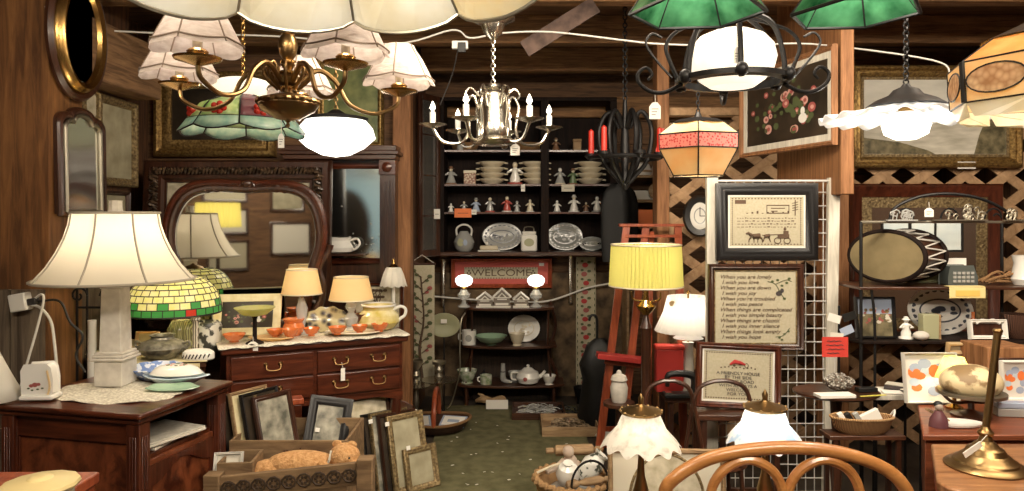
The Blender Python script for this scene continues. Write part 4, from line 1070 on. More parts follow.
def banner(px, y0, y1, w_, lab, Y, kind):
    t = T('needlework_banner', lab, 'banner', px, y1, Y)
    h = y1-y0; nx, nz = 8, 30
    m = M().grid(lambda a, b: (-w_/2+w_*a, .5*math.sin(b*7+a*2), h*b), nx, nz); t.part('cloth', K['linen'], m, solid=.4)
    t.part('rod', K['walnut'], M().tube([(-w_/2-1, 0, h), (w_/2+1, 0, h)], 1.1, 8))
    t.part('hanging_cord', K['string'], M().tube([(-w_/2, 0, h+.5), (0, 1, h+9), (w_/2, 0, h+.5)], .4, 5))
    m = M(); random.seed(px)
    if kind == 'tree':
        m.tube([(1, -1.4, 2), (-2, -1.4, h*.3), (2, -1.4, h*.55), (-1, -1.4, h*.9)], [1.6, .6], 6, smooth=5)
        for k in range(17):
            z = h*(.12+.048*k); s_ = 1 if k % 2 else -1
            m.mat(0).tube([(0, -1.4, z), (s_*5, -1.4, z+4), (s_*8, -1.4, z+7)], .5, 5, smooth=3)
            m.mat(2 if k % 5 == 3 else 1).disc((s_*8, -1.6, z+7), 2.6, 2).disc((s_*5, -1.7, z+3), 2.2, 1.4)
        mats = [K['brown_ink'], K['leaf_paint'], K['rose_paint']]
    else:
        for k in range(int(h/9)):
            z = 4+k*9; m.mat(k % 2).disc((-2+(k % 3), -1.3, z), 3, 2.4); m.mat(2).disc((3, -1.35, z+3), 2, 1.4).disc((-4, -1.35, z+4), 1.6, 1.2)
        for k in range(int(h/6)):
            m.mat(2); m.cbox((-w_/2+1.5, -1.2, 3+k*6), (.8, .2, 2.6)); m.cbox((w_/2-1.5, -1.2, 3+k*6), (.8, .2, 2.6))
        mats = [K['rose_paint'], mat('stitch_red', (.4, .03, .03), .7), K['leaf_paint']]
    t.part('embroidery_stitching', mats, m, smooth=0)
banner(422, 264, 385, 25, 'cream needlework banner of a fruiting tree hanging beside the brown post', 5.30, 'tree')
banner(586, 256, 386, 20, 'long narrow white banner with red cross-stitch motifs, beside the whatnot shelf', 5.93, 'motif')
# pipes against the wall
for k, (px, lab) in enumerate(((443, 'bare metal downpipe between tree banner and welcome sampler'), (571, 'bare metal downpipe between welcome sampler and red motif banner'))):
    one('metal_pipe', lab, 'pipe', K['silver'], M().tube([(0, 0, 0), (0, 0, 47)], 2.6 if k else 2.2, 12), px, 306 if not k else 303, 5.93)
one('white_cable', 'white cable sagging along the boards behind the whatnot', 'cable', K['cord'], M().tube([(-105, 0, 6), (-70, -1, 3), (-30, -1, 0), (15, -1, -2), (40, -1, 0), (75, -1, 12), (100, -1, 17)], .9, 6, smooth=5), 512, 300, 5.90)

# ---------------------------------------------------------------- whatnot (three tier shelf) at the foot of the back wall
WX0, WX1 = P(462, 0, 5.55).x, P(558, 0, 5.55).x
WS = [P(0, y, 5.62).z for y in (385, 346, 308)]
t = T('whatnot_shelf', 'dark three tier whatnot shelf of crockery at the far end of the carpet', 'shelf', loc=((WX0+WX1)/2, 5.60, 0))
ww = (WX1-WX0)/2
for k, z in enumerate(WS):
    e = (0.06, .0, -.02)[k]
    pts = [(-ww-e, .30), (-ww-e, .06), (-ww*.7-e, .0)]+[(-ww*.6+ww*1.2*i/10, -.025*math.sin(PI*i/10)) for i in range(11)]+[(ww*.7+e, .0), (ww+e, .06), (ww+e, .30)]
    t.part('shelf', K['walnut_x'], M().slab(pts, z-.02, z-.001), bevel=.004)
for s_ in (-1, 1):
    t.part('side_support', K['walnut'], M().tube([(s_*ww*.93, .26, 0), (s_*ww*1.02, .26, .2), (s_*ww*.86, .26, .38), (s_*ww*1.0, .26, .6), (s_*ww*.88, .26, .8)], [.02, .016, .013], 8, smooth=5))
    t.part('front_post', K['walnut'], M().lathe([(.016, 0), (.012, .08), (.018, .12), (.011, .2), (.011, WS[0]-.02)], (s_*ww*.93, .07, 0), 12))
    t.part('front_post', K['walnut'], M().tube([(s_*ww*.88, .09, WS[0]), (s_*ww*.8, .08, WS[1]-.02)], .009, 8)); t.part('front_post', K['walnut'], M().tube([(s_*ww*.80, .09, WS[1]), (s_*ww*.82, .08, WS[2]-.02)], .009, 8))
t.part('back_panel', K['dark_board'], M().box(-ww*.85, ww*.85, .285, .30, 0, WS[2]-.02))
def wn(px, k, Yd=5.70): return Vector(((px-512)*Yd/F, Yd, WS[k]))
UW = 5.7/F
# two small oil lamps with lit opal globes
for px, lab in ((464, 'tiny oil lamp with lit opal globe, beside the low little house'), (536, 'tiny oil lamp with lit opal globe, at the red-motif banner end')):
    q = wn(px, 2, 5.66)
    t = T('miniature_lamp', lab, 'lamp', loc=q, u=5.66/F, group='little oil lamps on the top tier of the whatnot')
    t.part('font', K['clear_glass'], M().lathe([(6, 0), (6.5, 1), (2.5, 4), (2, 7), (6, 10), (6.5, 13), (4, 16), (3, 18)], seg=20))
    t.part('burner', K['brass'], M().lathe([(3, 18), (3.6, 19.5), (3, 21)], seg=16))
    t.part('globe', K['opal_glow'], M().lathe([(3.5, 21), (7, 22.5), (8.8, 26), (8.5, 29), (6, 31.5), (3.2, 32.5)], seg=24))
    t.bulb(0, -9.5, 26, .7, r=.03)
def house(px, w_, h, lab):
    t = T('china_house', lab, 'ornament', loc=wn(px, 2, 5.68), u=UW)
    t.part('walls', mat('bisque_dark', (.20, .17, .14), .6), M().prism([(-w_/2, 0), (w_/2, 0), (w_/2, h*.55), (0, h*.92), (-w_/2, h*.55)], -4, 4))
    m = M().tube([(-w_/2-1, -4.4, h*.52), (0, -4.4, h*.97), (w_/2+1, -4.4, h*.52)], .9, 5).tube([(-w_/2-1, 4, h*.52), (0, 4, h*.97), (w_/2+1, 4, h*.52)], .9, 5)
    m.tube([(-w_/4, -4.4, h*.52), (0, -4.4, h*.74), (w_/4, -4.4, h*.52)], .7, 5).box(-w_/2, w_/2, -4.4, -4, h*.49, h*.54)
    t.part('snowy_roof', K['china'], m)
    t.part('window_band', K['china'], M().box(-w_*.4, w_*.4, -4.3, -4, h*.12, h*.24).box(-w_*.3, w_*.3, -4.3, -4, h*.40, h*.46), smooth=0)
    t.part('base', K['china'], M().box(-w_/2-1, w_/2+1, -5, 5, 0, 1.6))
house(485, 15, 15, 'little white gabled china house, the low one next to the near oil lamp')
house(502, 16, 19, 'little white gabled china house, the tallest in the middle')
house(521, 14, 15, 'little white gabled china house nearest the banner-end oil lamp')
# middle tier
t = T('lettered_mug', 'straight white mug with grey lettering-like pattern', 'mug', loc=wn(469, 1), u=UW)
t.part('cup', K['china'], M().lathe([(7, 0), (7.2, 14), (6.4, 14), (6, 1), (.01, 1)], seg=24)); t.part('handle', K['china'], M().tube([(-6.5, 0, 11), (-10, 0, 10), (-10, 0, 5), (-6.5, 0, 3)], .8, 6, smooth=3))
t.part('pattern', K['china_grey'], M().disc((0, -7.35, 7), 3.2, 3.5), smooth=0)
cup('green_bowl', 'wide shallow green glass bowl on the middle tier', K['green_glaze'], 16, 9, wn(491, 1, 5.69), .35)
stand_plate('white_platter', 'big round white platter standing at the end of the middle tier', wn(524, 1, 5.8), 5.8/F, 16, 13.5, K['china'], K['china_cream'], rim=False)
cup('sauce_boat', 'cream oval sauce tureen in front of the big white platter', K['china_cream'], 8, 12, wn(517, 1, 5.66), .6, cat='tureen')
# bottom tier
cup('flower_tureen', 'small floral grey tureen on the bottom tier by the oil-lamp end', mat('floral_china', (.62, .62, .52), .25, kind='noise', col2=(.22, .30, .16), scale=26, coat=.3), 10, 13, wn(467, 0), .6, cat='tureen')
t = T('floral_cup', 'little square floral cup standing alone on the bottom tier', 'cup', loc=wn(486, 0, 5.66), u=UW)
t.part('cup', MATS['floral_china'], M().lathe([(5.5, 0), (6, 1), (6, 9), (5.2, 9), (5, 1.5), (.01, 1.5)], seg=20)); t.part('handle', K['china'], M().tube([(-5.5, 0, 7), (-8, 0, 6), (-8, 0, 3), (-5.5, 0, 2)], .7, 6, smooth=3))
t = T('ceramic_boot', 'tiny striped ceramic boot ornament on the bottom tier', 'ornament', loc=wn(504, 0, 5.67), u=UW)
t.part('boot', K['china_grey'], M().tube([(-1, 0, 20), (-1, 0, 12), (-1, 0, 5), (2, 0, 2.5), (8, 0, 1.5)], [2, 2.4, 3, 2.2, 1.2], 8, smooth=3)); t.part('ring', K['ink'], M().tube([(-1+2.7*math.cos(a), 2.7*math.sin(a), 12) for a in [k*.6 for k in range(11)]], .5, 5, True))
cup('round_pot', 'small plain round pot between boot and sugar bowl', K['china_grey'], 7, 10, wn(515, 0, 5.74), .7, cat='pot')
t = T('teapot', 'white teapot with a small rose on the bottom tier', 'teapot', loc=wn(528, 0, 5.66), u=UW)
t.part('body', K['china'], M().lathe([(6, 0), (10, 2), (12, 7), (10, 12), (6, 14)], seg=26)); t.part('lid', K['china'], M().lathe([(6.4, 14), (4, 16), (1.2, 16.6), (1.8, 18.5), (.01, 19.5)], seg=20))
t.part('spout', K['china'], M().tube([(10, 0, 6), (14, 0, 9), (17, 0, 13)], [2.2, 1.3], 8, smooth=3)); t.part('handle', K['china'], M().tube([(-10, 0, 11), (-16, 0, 11), (-16, 0, 5), (-11, 0, 4)], 1, 6, smooth=4)); t.part('rose', K['rose_paint'], M().disc((-3, -11.9, 7), 2, 2), smooth=0)
cup('white_cup', 'white cup with dark dots beside the teapot spout', K['china'], 7, 9, wn(549, 0, 5.65), .6, cat='cup')
figurine(500, 0, 11, 'dark iron bird ornament behind the striped boot', (K['iron'], K['iron'], K['iron']), 40, 'iron_ornament', loc=wn(484, 0, 5.80), u=UW, cat='ornament')
# floor level items below the whatnot
t = T('name_card', 'plain white card standing on the carpet before the whatnot', 'card', loc=P(497, 410, 5.5)); t.u = 5.5/F
t.e.location = (P(497, 0, 5.5).x, 5.50, .018)
t.part('card', K['tag'], M().box(-11, 11, -.5, .5, 0, 9)); t.part('foot', K['tag'], M().box(-8, 8, 0, 4, 0, .6))
one('driftwood', 'gnarled tan piece of driftwood under the bottom tier', 'driftwood', K['box_wood'], M().tube([(-14, 0, 4), (-6, -2, 6), (2, 0, 4), (12, 1, 6), (16, 0, 4)], [1.5, 4, 3, 3.4, 1], 8, smooth=4).tube([(-4, 0, 6), (-8, -1, 10), (-12, 0, 11)], [2.2, .7], 6), loc=(P(490, 0, 5.66).x, 5.66, .008+.0), u=UW)
# plate on a hook over the side of the whatnot, cord and broom-like stick
t = T('wall_plate', 'pale green round plate with a paper tag, hanging beside the whatnot', 'plate', 444, 337, 5.45)
t.part('plate', K['olive_pot'], M().oval([(0, .5), (0, -1), (-2, -1.2), (-5, .2), (-15.5, .4)], 16, 12, (0, 0, 12)).oval([(0, .5), (-15.5, 1.4)], 16, 12, (0, 0, 12)))
t.part('price_tag', K['tag'], M().box(-3, 3, -2, -1.6, 14, 18)); t.part('hanger', K['iron'], M().tube([(0, .5, 22), (0, 1, 27)], .5, 5))
t2 = T('plate_stand', 'thin black wire stand carrying the pale green plate', 'stand', loc=(P(444, 0, 5.47).x, 5.475, 0), u=5.47/F)
t2.part('post', K['iron'], M().tube([(0, 0, 0), (0, 0, 106)], .8, 6)); t2.part('hook', K['iron'], M().tube([(0, 0, 106), (0, -2, 109), (0, -3, 104)], .6, 5)); t2.part('foot', K['iron'], M().tube([(-8, 0, .8), (8, 0, .8)], .8, 5).tube([(0, -5, .8), (0, 5, .8)], .8, 5))
one('power_cord', 'grey cord trailing from the whatnot top to the floor', 'cord', K['pewter'], M().tube([(4, 4, 96), (0, -2, 88), (-1, -3, 60), (-1, -2, 40), (-5, 0, 22), (-10, 0, 6), (-14, -2, 1.6)], .8, 6, smooth=5), loc=(P(461, 0, 5.5).x, 5.50, .014), u=5.5/F)

# ---------------------------------------------------------------- pedestal ashtrays / candle stands beside the dresser
for k, (px, yb, yt, dy, lab) in enumerate(((416, 404, 360, 388, 'turned pewter candle stand with a drip plate, nearer the dresser'), (439, 403, 361, 382, 'turned pewter candle stand with a wide drip plate, nearer the whatnot'))):
    Yp = 5.15
    H = (215-yt)*Yp/F+EYE; zb = (215-dy)*Yp/F+EYE; u = Yp/F
    t = T('candle_stand', lab, 'candle stand', loc=(P(px, 0, Yp).x, Yp, 0), u=u)
    h = H/u; d = zb/u
    t.part('base', K['pewter'], M().lathe([(9, 0), (9, 2), (5, 4), (3, 6)], seg=18))
    t.part('stem', K['pewter'], M().lathe([(3, 6), (2, 10), (3.6, 13), (2, 16), (3.4, d*.6), (2, d)], seg=16))
    t.part('drip_plate', K['silver'], M().lathe([(2, d), (13+4*k, d+1.6), (14+4*k, d+2.6), (12, d+2), (2, d+1.8)], seg=28))
    t.part('cup', K['pewter'], M().lathe([(2, d+2), (4, d+6), (2, d+9), (4.4, d+13), (2.4, d+17), (6.5, h-3), (7, h), (4, h-2)], seg=18))
# flat basket with arched handle
q = Vector((P(437, 0, 5.0).x, 4.95, .014)); u = q.y/F
t = T('trug_basket', 'flat dark wicker trug with a tall hooped handle on the carpet edge', 'basket', loc=q, u=u)
t.part('basket', K['wicker_dark'], M().lathe([(20, 0), (27, 3), (34, 11), (35, 13), (32, 11), (22, 3), (.01, 2)], seg=44, ys=.75, fn=lambda r, z, a, i: (r, z+(1.5*math.cos(2*a) if i in (2, 3, 4) else 0))))
t.part('rim', K['wicker'], M().tube([(34.5*math.cos(a*PI/22), .75*34.5*math.sin(a*PI/22), 13+1.5*math.cos(a*PI/11)) for a in range(44)], 1.5, 6, True))
t.part('handle', K['red_wood'], M().tube([(0, -25, 11), (0, -24, 26), (0, -10, 40), (0, 10, 40), (0, 24, 26), (0, 25, 11)], 2.4, 8, smooth=5))
for k, (dx, rz, lab) in enumerate(((-19, .2, 'folded white paper with blue print in the trug, dresser side'), (17, -.25, 'blue bordered greeting card in the trug, whatnot side'))):
    one('printed_card', lab, 'card', [K['china_blue'], K['tag'], K['china_blue']], M().box(-13, 13, -8, 8, 0, 1).mat(1).box(-11, 11, -6.5, 6.5, 1, 1.3).mat(2).box(-6, 6, -2, 2, 1.3, 1.4), loc=q+Vector((dx*u, .02, 8.5*u)), u=u, rz=rz, rx=R(24), smooth=0)
# trays and boxes on the carpet to the right
def tray(name, lab, px0, px1, Yf, dep, h, mt, rz=0, z=.013, cat='tray'):
    x0, x1 = P(px0, 0, Yf).x, P(px1, 0, Yf).x; w_ = (x1-x0)/2
    t = T(name, lab, cat, loc=((x0+x1)/2, Yf, z), rz=rz)
    t.part('bottom', mt, M().box(-w_, w_, 0, dep, 0, .01))
    t.part('front_board', mt, M().box(-w_, w_, 0, .012, .01, h), bevel=.002); t.part('back_board', mt, M().box(-w_, w_, dep-.012, dep, .01, h), bevel=.002)
    for s_ in (-1, 1): t.part('end_board', mt, M().box(s_*w_-.006*(1+s_), s_*w_+.006*(1-s_), .012, dep-.012, .01, h), bevel=.002)
    return t, w_
def junk(lab, name, cx, cy, cz, sx, sy, n, seed, mt, kind='stuff', cat=None):
    random.seed(seed); m = M()
    for k in range(n):
        x, y = random.uniform(-sx, sx), random.uniform(-sy, sy); a = random.uniform(0, PI); L_ = random.uniform(.03, .07); z = random.uniform(.006, .03)
        if k % 3 == 0: m.sphere((x, y, z), random.uniform(.008, .016), None, .008, 8, 5)
        else: m.tube([(x-L_*math.cos(a), y-L_*math.sin(a)*.5, z), (x, y, z+.012), (x+L_*math.cos(a), y+L_*math.sin(a)*.5, z)], random.uniform(.003, .007), 5)
    o = m.build(name, mt, None, loc=(cx, cy, cz)); setp(o, lab, cat, None, kind); return o
t, w_ = tray('cutlery_tray', 'light wooden tray heaped with old cutlery and keys', 542, 600, 4.83, .34, .062, K['box_wood'])
junk('heap of tarnished cutlery and keys in the light wooden tray', 'cutlery', t.e.location.x, 4.99, .026, w_-.08, .12, 120, 1, K['junk_metal'])
t, w_ = tray('trinket_tray', 'dark wooden tray of small trinkets pushed against the whatnot foot', 512, 566, 5.22, .32, .05, K['walnut_x'])
junk('trinkets and beads lying in the dark wooden tray', 'trinkets', t.e.location.x, 5.38, .026, w_-.08, .11, 70, 2, K['china_grey'])
t, w_ = tray('card_tray', 'flat red-brown tray between cutlery tray and the ruffled lamp', 603, 642, 4.6, .3, .05, K['red_wood'])
junk('heap of iron scraps behind the cutlery tray', 'scrap_iron', .56, 5.4, .004, .2, .15, 60, 3, K['iron'])
for k, (x, y, n, s_) in enumerate(((.50, 5.74, 'squat', .05), (.62, 5.62, 'taller', .08))): cup('iron_kettle', '%s black iron kettle body on the floor by the red easel' % n, K['iron'], 9+4*k, 16+6*k, Vector((x+.06, y, .002)), .7, cat='kettle')

# ---------------------------------------------------------------- framed pictures in stacks on the floor
def leaning(name, lab, px, py, w_, h, Y, fm, art, rz, lean, fw=4, board=None, bw=0, tag=None, group=None, z=.014):
    loc = Vector((P(px-(14 if z < .1 else 0), 0, Y).x, Y, z)); u = Y/F
    t = picture(name, lab, -w_/2, 0, w_/2, h, Y, fm, fw, art, board, bw, rz=rz, rx=lean, group=group, loc=loc, u=u, dep=2.5)
    if tag: t.part('sticker', K['tag'], M().box(tag[0]-2.2, tag[0]+2.2, -3, -2.6, tag[1]-2, tag[1]+2), smooth=0)
    return t
g = 'frames stacked leaning at the carpet edge'
lean = -R(27)
rzS = R(40)
st = [('smallest gilt framed print at the very front of the leaning stack', 420, 43, 50, 4.02, K['dull_gold'], 'old_print', (-14, 43)),
      ('brown framed print second in the leaning stack, with white sticker', 414, 55, 76, 4.08, K['dull_gold'], 'old_print', (-22, 69)),
      ('slim dark frame third in the leaning stack', 406, 54, 76, 4.14, K['walnut'], 'dark_paint', None),
      ('thin gilt edged frame fourth in the leaning stack', 400, 54, 80, 4.20, K['dull_gold'], 'photo_grey', (-22, 73)),
      ('black frame fifth in the leaning stack', 393, 52, 80, 4.26, K['black_frame'], 'dark_paint', None),
      ('wide brown frame with pale print rising behind the stack', 392, 66, 88, 4.36, K['walnut'], 'engraving', (14, 74)),
      ('dark mahogany frame at the back of the stack toward the dresser', 380, 58, 84, 4.46, K['mahogany'], 'dark_paint', None)]
for k, (lab, px, w_, h, Y, fm, a, tg) in enumerate(st):
    leaning('framed_print', lab, (438, 427, 419, 411, 403, 392, 373)[k], 0, (38, 42, 44, 44, 44, 52, 56)[k], (42, 76, 78, 80, 80, 100, 98)[k], (3.90, 3.88, 3.87, 3.86, 3.85, 3.82, 3.80)[k], fm, art_plain(a), R(40), -R(13), 6 if k in (0, 1, 5) else 3, tag=tg, group=g)
# frames standing in the crate row beside the dresser
g = 'frames filed upright before the dresser'
st = [('small gilt framed paper print nearest the cabinet corner', 236, 42, 62, 3.72, K['dull_gold'], 'paper', 4),
      ('dark slim frame beside the small gilt one', 248, 52, 66, 3.78, K['walnut'], 'dark_paint', 3),
      ('second dark slim frame in the upright row', 256, 52, 66, 3.83, K['black_frame'], 'dark_paint', 3),
      ('cream edged canvas in the upright row', 268, 54, 68, 3.87, K['box_wood'], 'yellow_cloth', 3),
      ('black edged picture beside the cream canvas', 277, 54, 62, 3.90, K['black_frame'], 'dark_paint', 3),
      ('dark green picture leaning in the upright row', 290, 54, 58, 3.93, K['walnut'], 'photo_grey', 5),
      ('tilted black frame with a grey portrait, last of the upright row', 316, 50, 66, 3.98, K['black_frame'], 'photo_grey', 9)]
for k, (lab, px, w_, h, Y, fm, a, fw) in enumerate(st):
    t = leaning('framed_canvas', lab, (234, 240, 251, 263, 275, 287, 318)[k], 0, (40, 46, 46, 46, 46, 46, 44)[k], (94, 98, 99, 102, 100, 96, 84)[k], (3.26, 3.24, 3.25, 3.26, 3.27, 3.28, 3.36)[k], fm, art_plain(a), R((6, 60, 60, 60, 60, 56, 20)[k]), -R((5, 10, 12, 13, 14, 15, 16)[k]), fw, group=g, tag=(-10, 50) if k == 6 else None, z=.25)
    if k == 6: t.e.rotation_euler[1] = R(12)
# crates
K['crate_ink'] = mat('crate_ink', (.06, .02, .01), .8)
z_ct = 1.5-226*3.12/F
t, w_ = tray('milk_crate', 'weathered plank crate stencilled m i t t behind the teddy bear', 229, 347, 3.12, .36, z_ct, K['crate_wood'], z=.001, cat='crate')
t.part('false_floor', K['crate_wood'], M().box(-w_+.02, w_-.02, .02, .34, .225, .24))
t.write('stencil', [('m i t t', .06, -.002, z_ct-.05, .06, 'CENTER')], K['crate_ink'], sx=1.1)
t2 = t.e
t, w_ = tray('low_crate', 'grey flat crate holding a small white framed photo beside the cabinet', 217, 252, 2.90, .17, .50, K['crate_wood'], rz=R(4), z=.001, cat='crate')
picture('white_photo_frame', 'small white framed photo leaning inside the grey flat crate', -14, 0, 14, 30, 1, K['white_paint'], 3, art_plain('paper'), loc=Vector((P(228, 0, 2.96).x, 2.95, .40)), u=2.95/F, rx=-R(18), rz=R(8))
one('crate_packing', 'folded brown packing paper filling the grey flat crate', 'paper', K['box_wood'], M().box(-.05, .05, -.06, .06, 0, .385), loc=(P(236, 0, 2.98).x, 2.985, .013), rz=R(4), bevel=.02)
# carved front rack with the teddy
Yr = 2.72
t = T('carved_chest', 'long open chest with a carved rosette front rail, teddy bear lying in it', 'chest', loc=(P(290, 0, Yr).x, Yr, 0))
wr = (P(370, 0, Yr).x-P(218, 0, Yr).x)/2
zt = 1.5-262*2.72/F; zr = 1.5-246*2.72/F
for s_, z_ in ((-1, zt), (1, zr)): t.part('corner_post', K['crate_wood'], M().box(s_*wr-.03, s_*wr+.03, -.03, .03, 0, z_+.015), bevel=.004)
def slant(x): return zt+(zr-zt)*(x+wr)/(2*wr)
m = M(); m.add([(-wr, -.012, slant(-wr)-.085), (wr, -.012, slant(wr)-.085), (wr, -.012, slant(wr)), (-wr, -.012, slant(-wr)), (-wr, .012, slant(-wr)-.085), (wr, .012, slant(wr)-.085), (wr, .012, slant(wr)), (-wr, .012, slant(-wr))], [(0, 1, 2, 3), (7, 6, 5, 4), (3, 2, 6, 7), (0, 4, 5, 1), (0, 3, 7, 4), (1, 5, 6, 2)])
rail = t.part('carved_rail', K['crate_wood'], m, bevel=.003)
m = M()
for k in range(9):
    x = -wr+.06+k*(2*wr-.12)/8; z = slant(x)-.043
    m.tube([(x+.026*math.cos(a*.7), -.015, z+.024*math.sin(a*.7)) for a in range(9)], .004, 5, True)
    for a in range(6): m.sphere((x+.013*math.cos(a*1.05), -.014, z+.012*math.sin(a*1.05)), .006, .004, .006, 8, 5)
t.part('rosette_carving', mat('crate_dark', (.05, .028, .014), .7), m, rail)
t.part('lower_panel', K['walnut_x'], M().box(-wr+.03, wr-.03, -.005, .008, .0, zt-.09), bevel=.002)
t.part('back_board', K['crate_wood'], M().box(-wr, wr, .15, .165, 0, .36), bevel=.003)
for s_ in (-1, 1): t.part('end_board', K['crate_wood'], M().box(s_*(wr-.01)-.008, s_*(wr-.01)+.008, .03, .15, 0, .36), bevel=.003)
t.part('inner_floor', K['crate_wood'], M().box(-wr+.02, wr-.02, .012, .15, .26, .275))
one('tin_box', 'dull green tin box seen under the carved rail', 'tin', K['olive_pot'], M().box(-.13, .13, -.02, .02, 0, .40), loc=(P(320, 0, 2.66).x, 2.66, .001), bevel=.006)
# teddy bear
q = Vector((P(309, 0, 2.98).x, 2.985, .335))
t = T('teddy_bear', 'golden brown plush teddy bear lying on its side in the carved chest', 'soft toy', loc=q, u=2.98/F*.86)
one('sacking', 'dark folded sacking under the teddy bear', 'sacking', K['crate_wood'], M().box(-.24, .22, -.08, .08, 0, .30), loc=q-Vector((0, 0, .312)), bevel=.02)
m = M().sphere((-8, 0, 36), 44, 18, 17, 24, 14).sphere((-42, -2, 30), 26, 15, 14, 18, 12)
t.part('body', K['bear_fur'], m)
t.part('head', K['bear_fur'], M().sphere((42, -4, 47), 18, 16, 16, 22, 14).sphere((54, -12, 42), 8, 7, 6, 14, 9))
for x, z in ((33, 61), (50, 60)): t.part('ear', K['bear_fur'], M().sphere((x, -2, z), 6, 3, 5))
t.part('arm', K['bear_fur'], M().tube([(16, -12, 42), (30, -18, 34), (44, -18, 30)], [7, 6, 6.5], 10, smooth=4))
t.part('leg', K['bear_fur'], M().tube([(-36, -8, 30), (-56, -12, 24), (-70, -12, 20)], [10, 9, 9], 10, smooth=4))
t.part('eye', K['black'], M().sphere((50, -17, 50), 1.4)); t.part('nose', K['black'], M().sphere((59, -16, 44), 2.2, 1.8, 1.6)); t.part('ribbon', K['mat_board'], M().tube([(24, -14, 40), (27, -15, 47), (28, -10, 56)], 1.4, 6))
# small red wooden box and trunk near the dresser feet
t = T('wooden_box', 'reddish lidded wooden box standing behind the upright frames', 'box', loc=(P(281, 0, 3.5).x, 3.53, .001), rz=R(24))
t.part('body', K['mahogany'], M().box(-.085, .085, -.035, .035, 0, .57), bevel=.004); t.part('lid', K['red_wood'], M().box(-.095, .095, -.04, .04, .57, .60), bevel=.005)
t = T('travel_chest', 'small brown domed trunk with a worn lid beyond the leaning frames', 'trunk', loc=(P(387, 0, 4.47).x, 4.47, .001), rz=R(12))
t.part('body', K['walnut_x'], M().box(-.16, .16, -.10, .10, 0, .24), bevel=.004); t.part('lid', K['mahogany'], M().prism([(-.165, .24), (.165, .24), (.165, .28), (.1, .31), (-.1, .31), (-.165, .28)], -.105, .105), bevel=.004); t.part('latch', K['old_brass'], M().box(-.015, .015, -.112, -.105, .2, .26))
# ================================================================ MIDDLE RIGHT: floor lamp, easel, shelf beyond
def floorT(name, label, cat, px, Y, **k): return T(name, label, cat, loc=(P(px, 0, Y).x, Y, .001), u=Y/F, **k)
def hz(py, Y): return (EYE+(215-py)*Y/F)/(Y/F)     # height in px units of the row py at depth Y, above the floor
Y = 3.9
t = floorT('floor_lamp', 'floor lamp with a lime yellow pleated drum shade on a brown wooden pole', 'floor lamp', 646, Y)
z0, z1 = hz(286, Y), hz(245, Y)
t.part('base', K['walnut'], M().lathe([(24, 0), (24, 3), (14, 6), (6, 9)], seg=28))
t.part('pole', K['walnut'], M().lathe([(5, 9), (6, 20), (5, 24), (5.5, 60), (4.5, 64), (5, hz(330, Y)), (6, hz(328, Y)), (4, hz(322, Y)), (2, hz(315, Y))], seg=16))
t.part('socket', K['brass'], M().lathe([(3, hz(315, Y)), (9, hz(308, Y)), (10, hz(306, Y)), (3, hz(300, Y)), (1.2, z0+20)], seg=18))
t.part('switch_arm', K['brass'], M().tube([(0, 0, hz(302, Y)), (12, -4, hz(300, Y)), (14, -4, hz(292, Y))], .9, 6, smooth=3).tube([(0, 0, hz(302, Y)), (-12, 4, hz(300, Y)), (-14, 4, hz(292, Y))], .9, 6, smooth=3))
NP = 56
s_ = t.part('lamp_shade', K['shade_yellow'], M().lathe([(36, z0), (34, z1)], seg=NP*4, fn=lambda r, z, a, i: (r+.9*math.cos(a*NP), z), caps=False), smooth=70)
m = M()
for z, r in ((z0, 36.6), (z1, 34.6)): m.tube([(r*math.cos(a*PI/24), r*math.sin(a*PI/24), z) for a in range(48)], 1.0, 5, True)
t.part('shade_trim', K['china_cream'], m, s_); t.part('glass_bulb', K['bulb_glow'], M().sphere((0, 0, (z0+z1)/2), 4, 4, 5)); t.bulb(0, 0, (z0+z1)/2, 6.5, r=.03, col=(1, .86, .55))
# red-brown easel
Y = 4.45
t = floorT('easel', 'red-brown wooden easel with a bright red shelf, behind the yellow floor lamp', 'easel', 650, Y)
H = hz(226, Y)
for (a, b, yo) in ((-52, -22, 0), (-30, -2, 2), (34, 30, 0)): t.part('leg', K['red_wood'], M().add([(a-4, yo-2, 0), (a+4, yo-2, 0), (a+4, yo+2, 0), (a-4, yo+2, 0), (b-3.6, yo+8, H), (b+3.6, yo+8, H), (b+3.6, yo+12, H), (b-3.6, yo+12, H)], [(0, 1, 5, 4), (1, 2, 6, 5), (2, 3, 7, 6), (3, 0, 4, 7), (4, 5, 6, 7), (3, 2, 1, 0)]))
t.part('top_rail', K['red_wood'], M().box(-30, 36, 6, 13, H-1, H+2), bevel=.5)
t.part('upper_rail', K['red_wood'], M().box(-24, 32, 7, 10, H-12, H-9), bevel=.4)
t.part('shelf', K['red_paint'], M().cbox((-28, -6, hz(357, Y)), (52, 16, 5), ry=.12), bevel=.5)
t.part('shelf_support', K['red_wood'], M().cbox((-24, -2, hz(364, Y)), (44, 4, 4), ry=.12), bevel=.5)
t.part('back_leg', K['red_wood'], M().add([(2, 40, 0), (8, 40, 0), (8, 44, 0), (2, 44, 0), (2, 14, H-6), (7, 14, H-6), (7, 18, H-6), (2, 18, H-6)], [(0, 1, 5, 4), (1, 2, 6, 5), (2, 3, 7, 6), (3, 0, 4, 7), (4, 5, 6, 7), (3, 2, 1, 0)]))
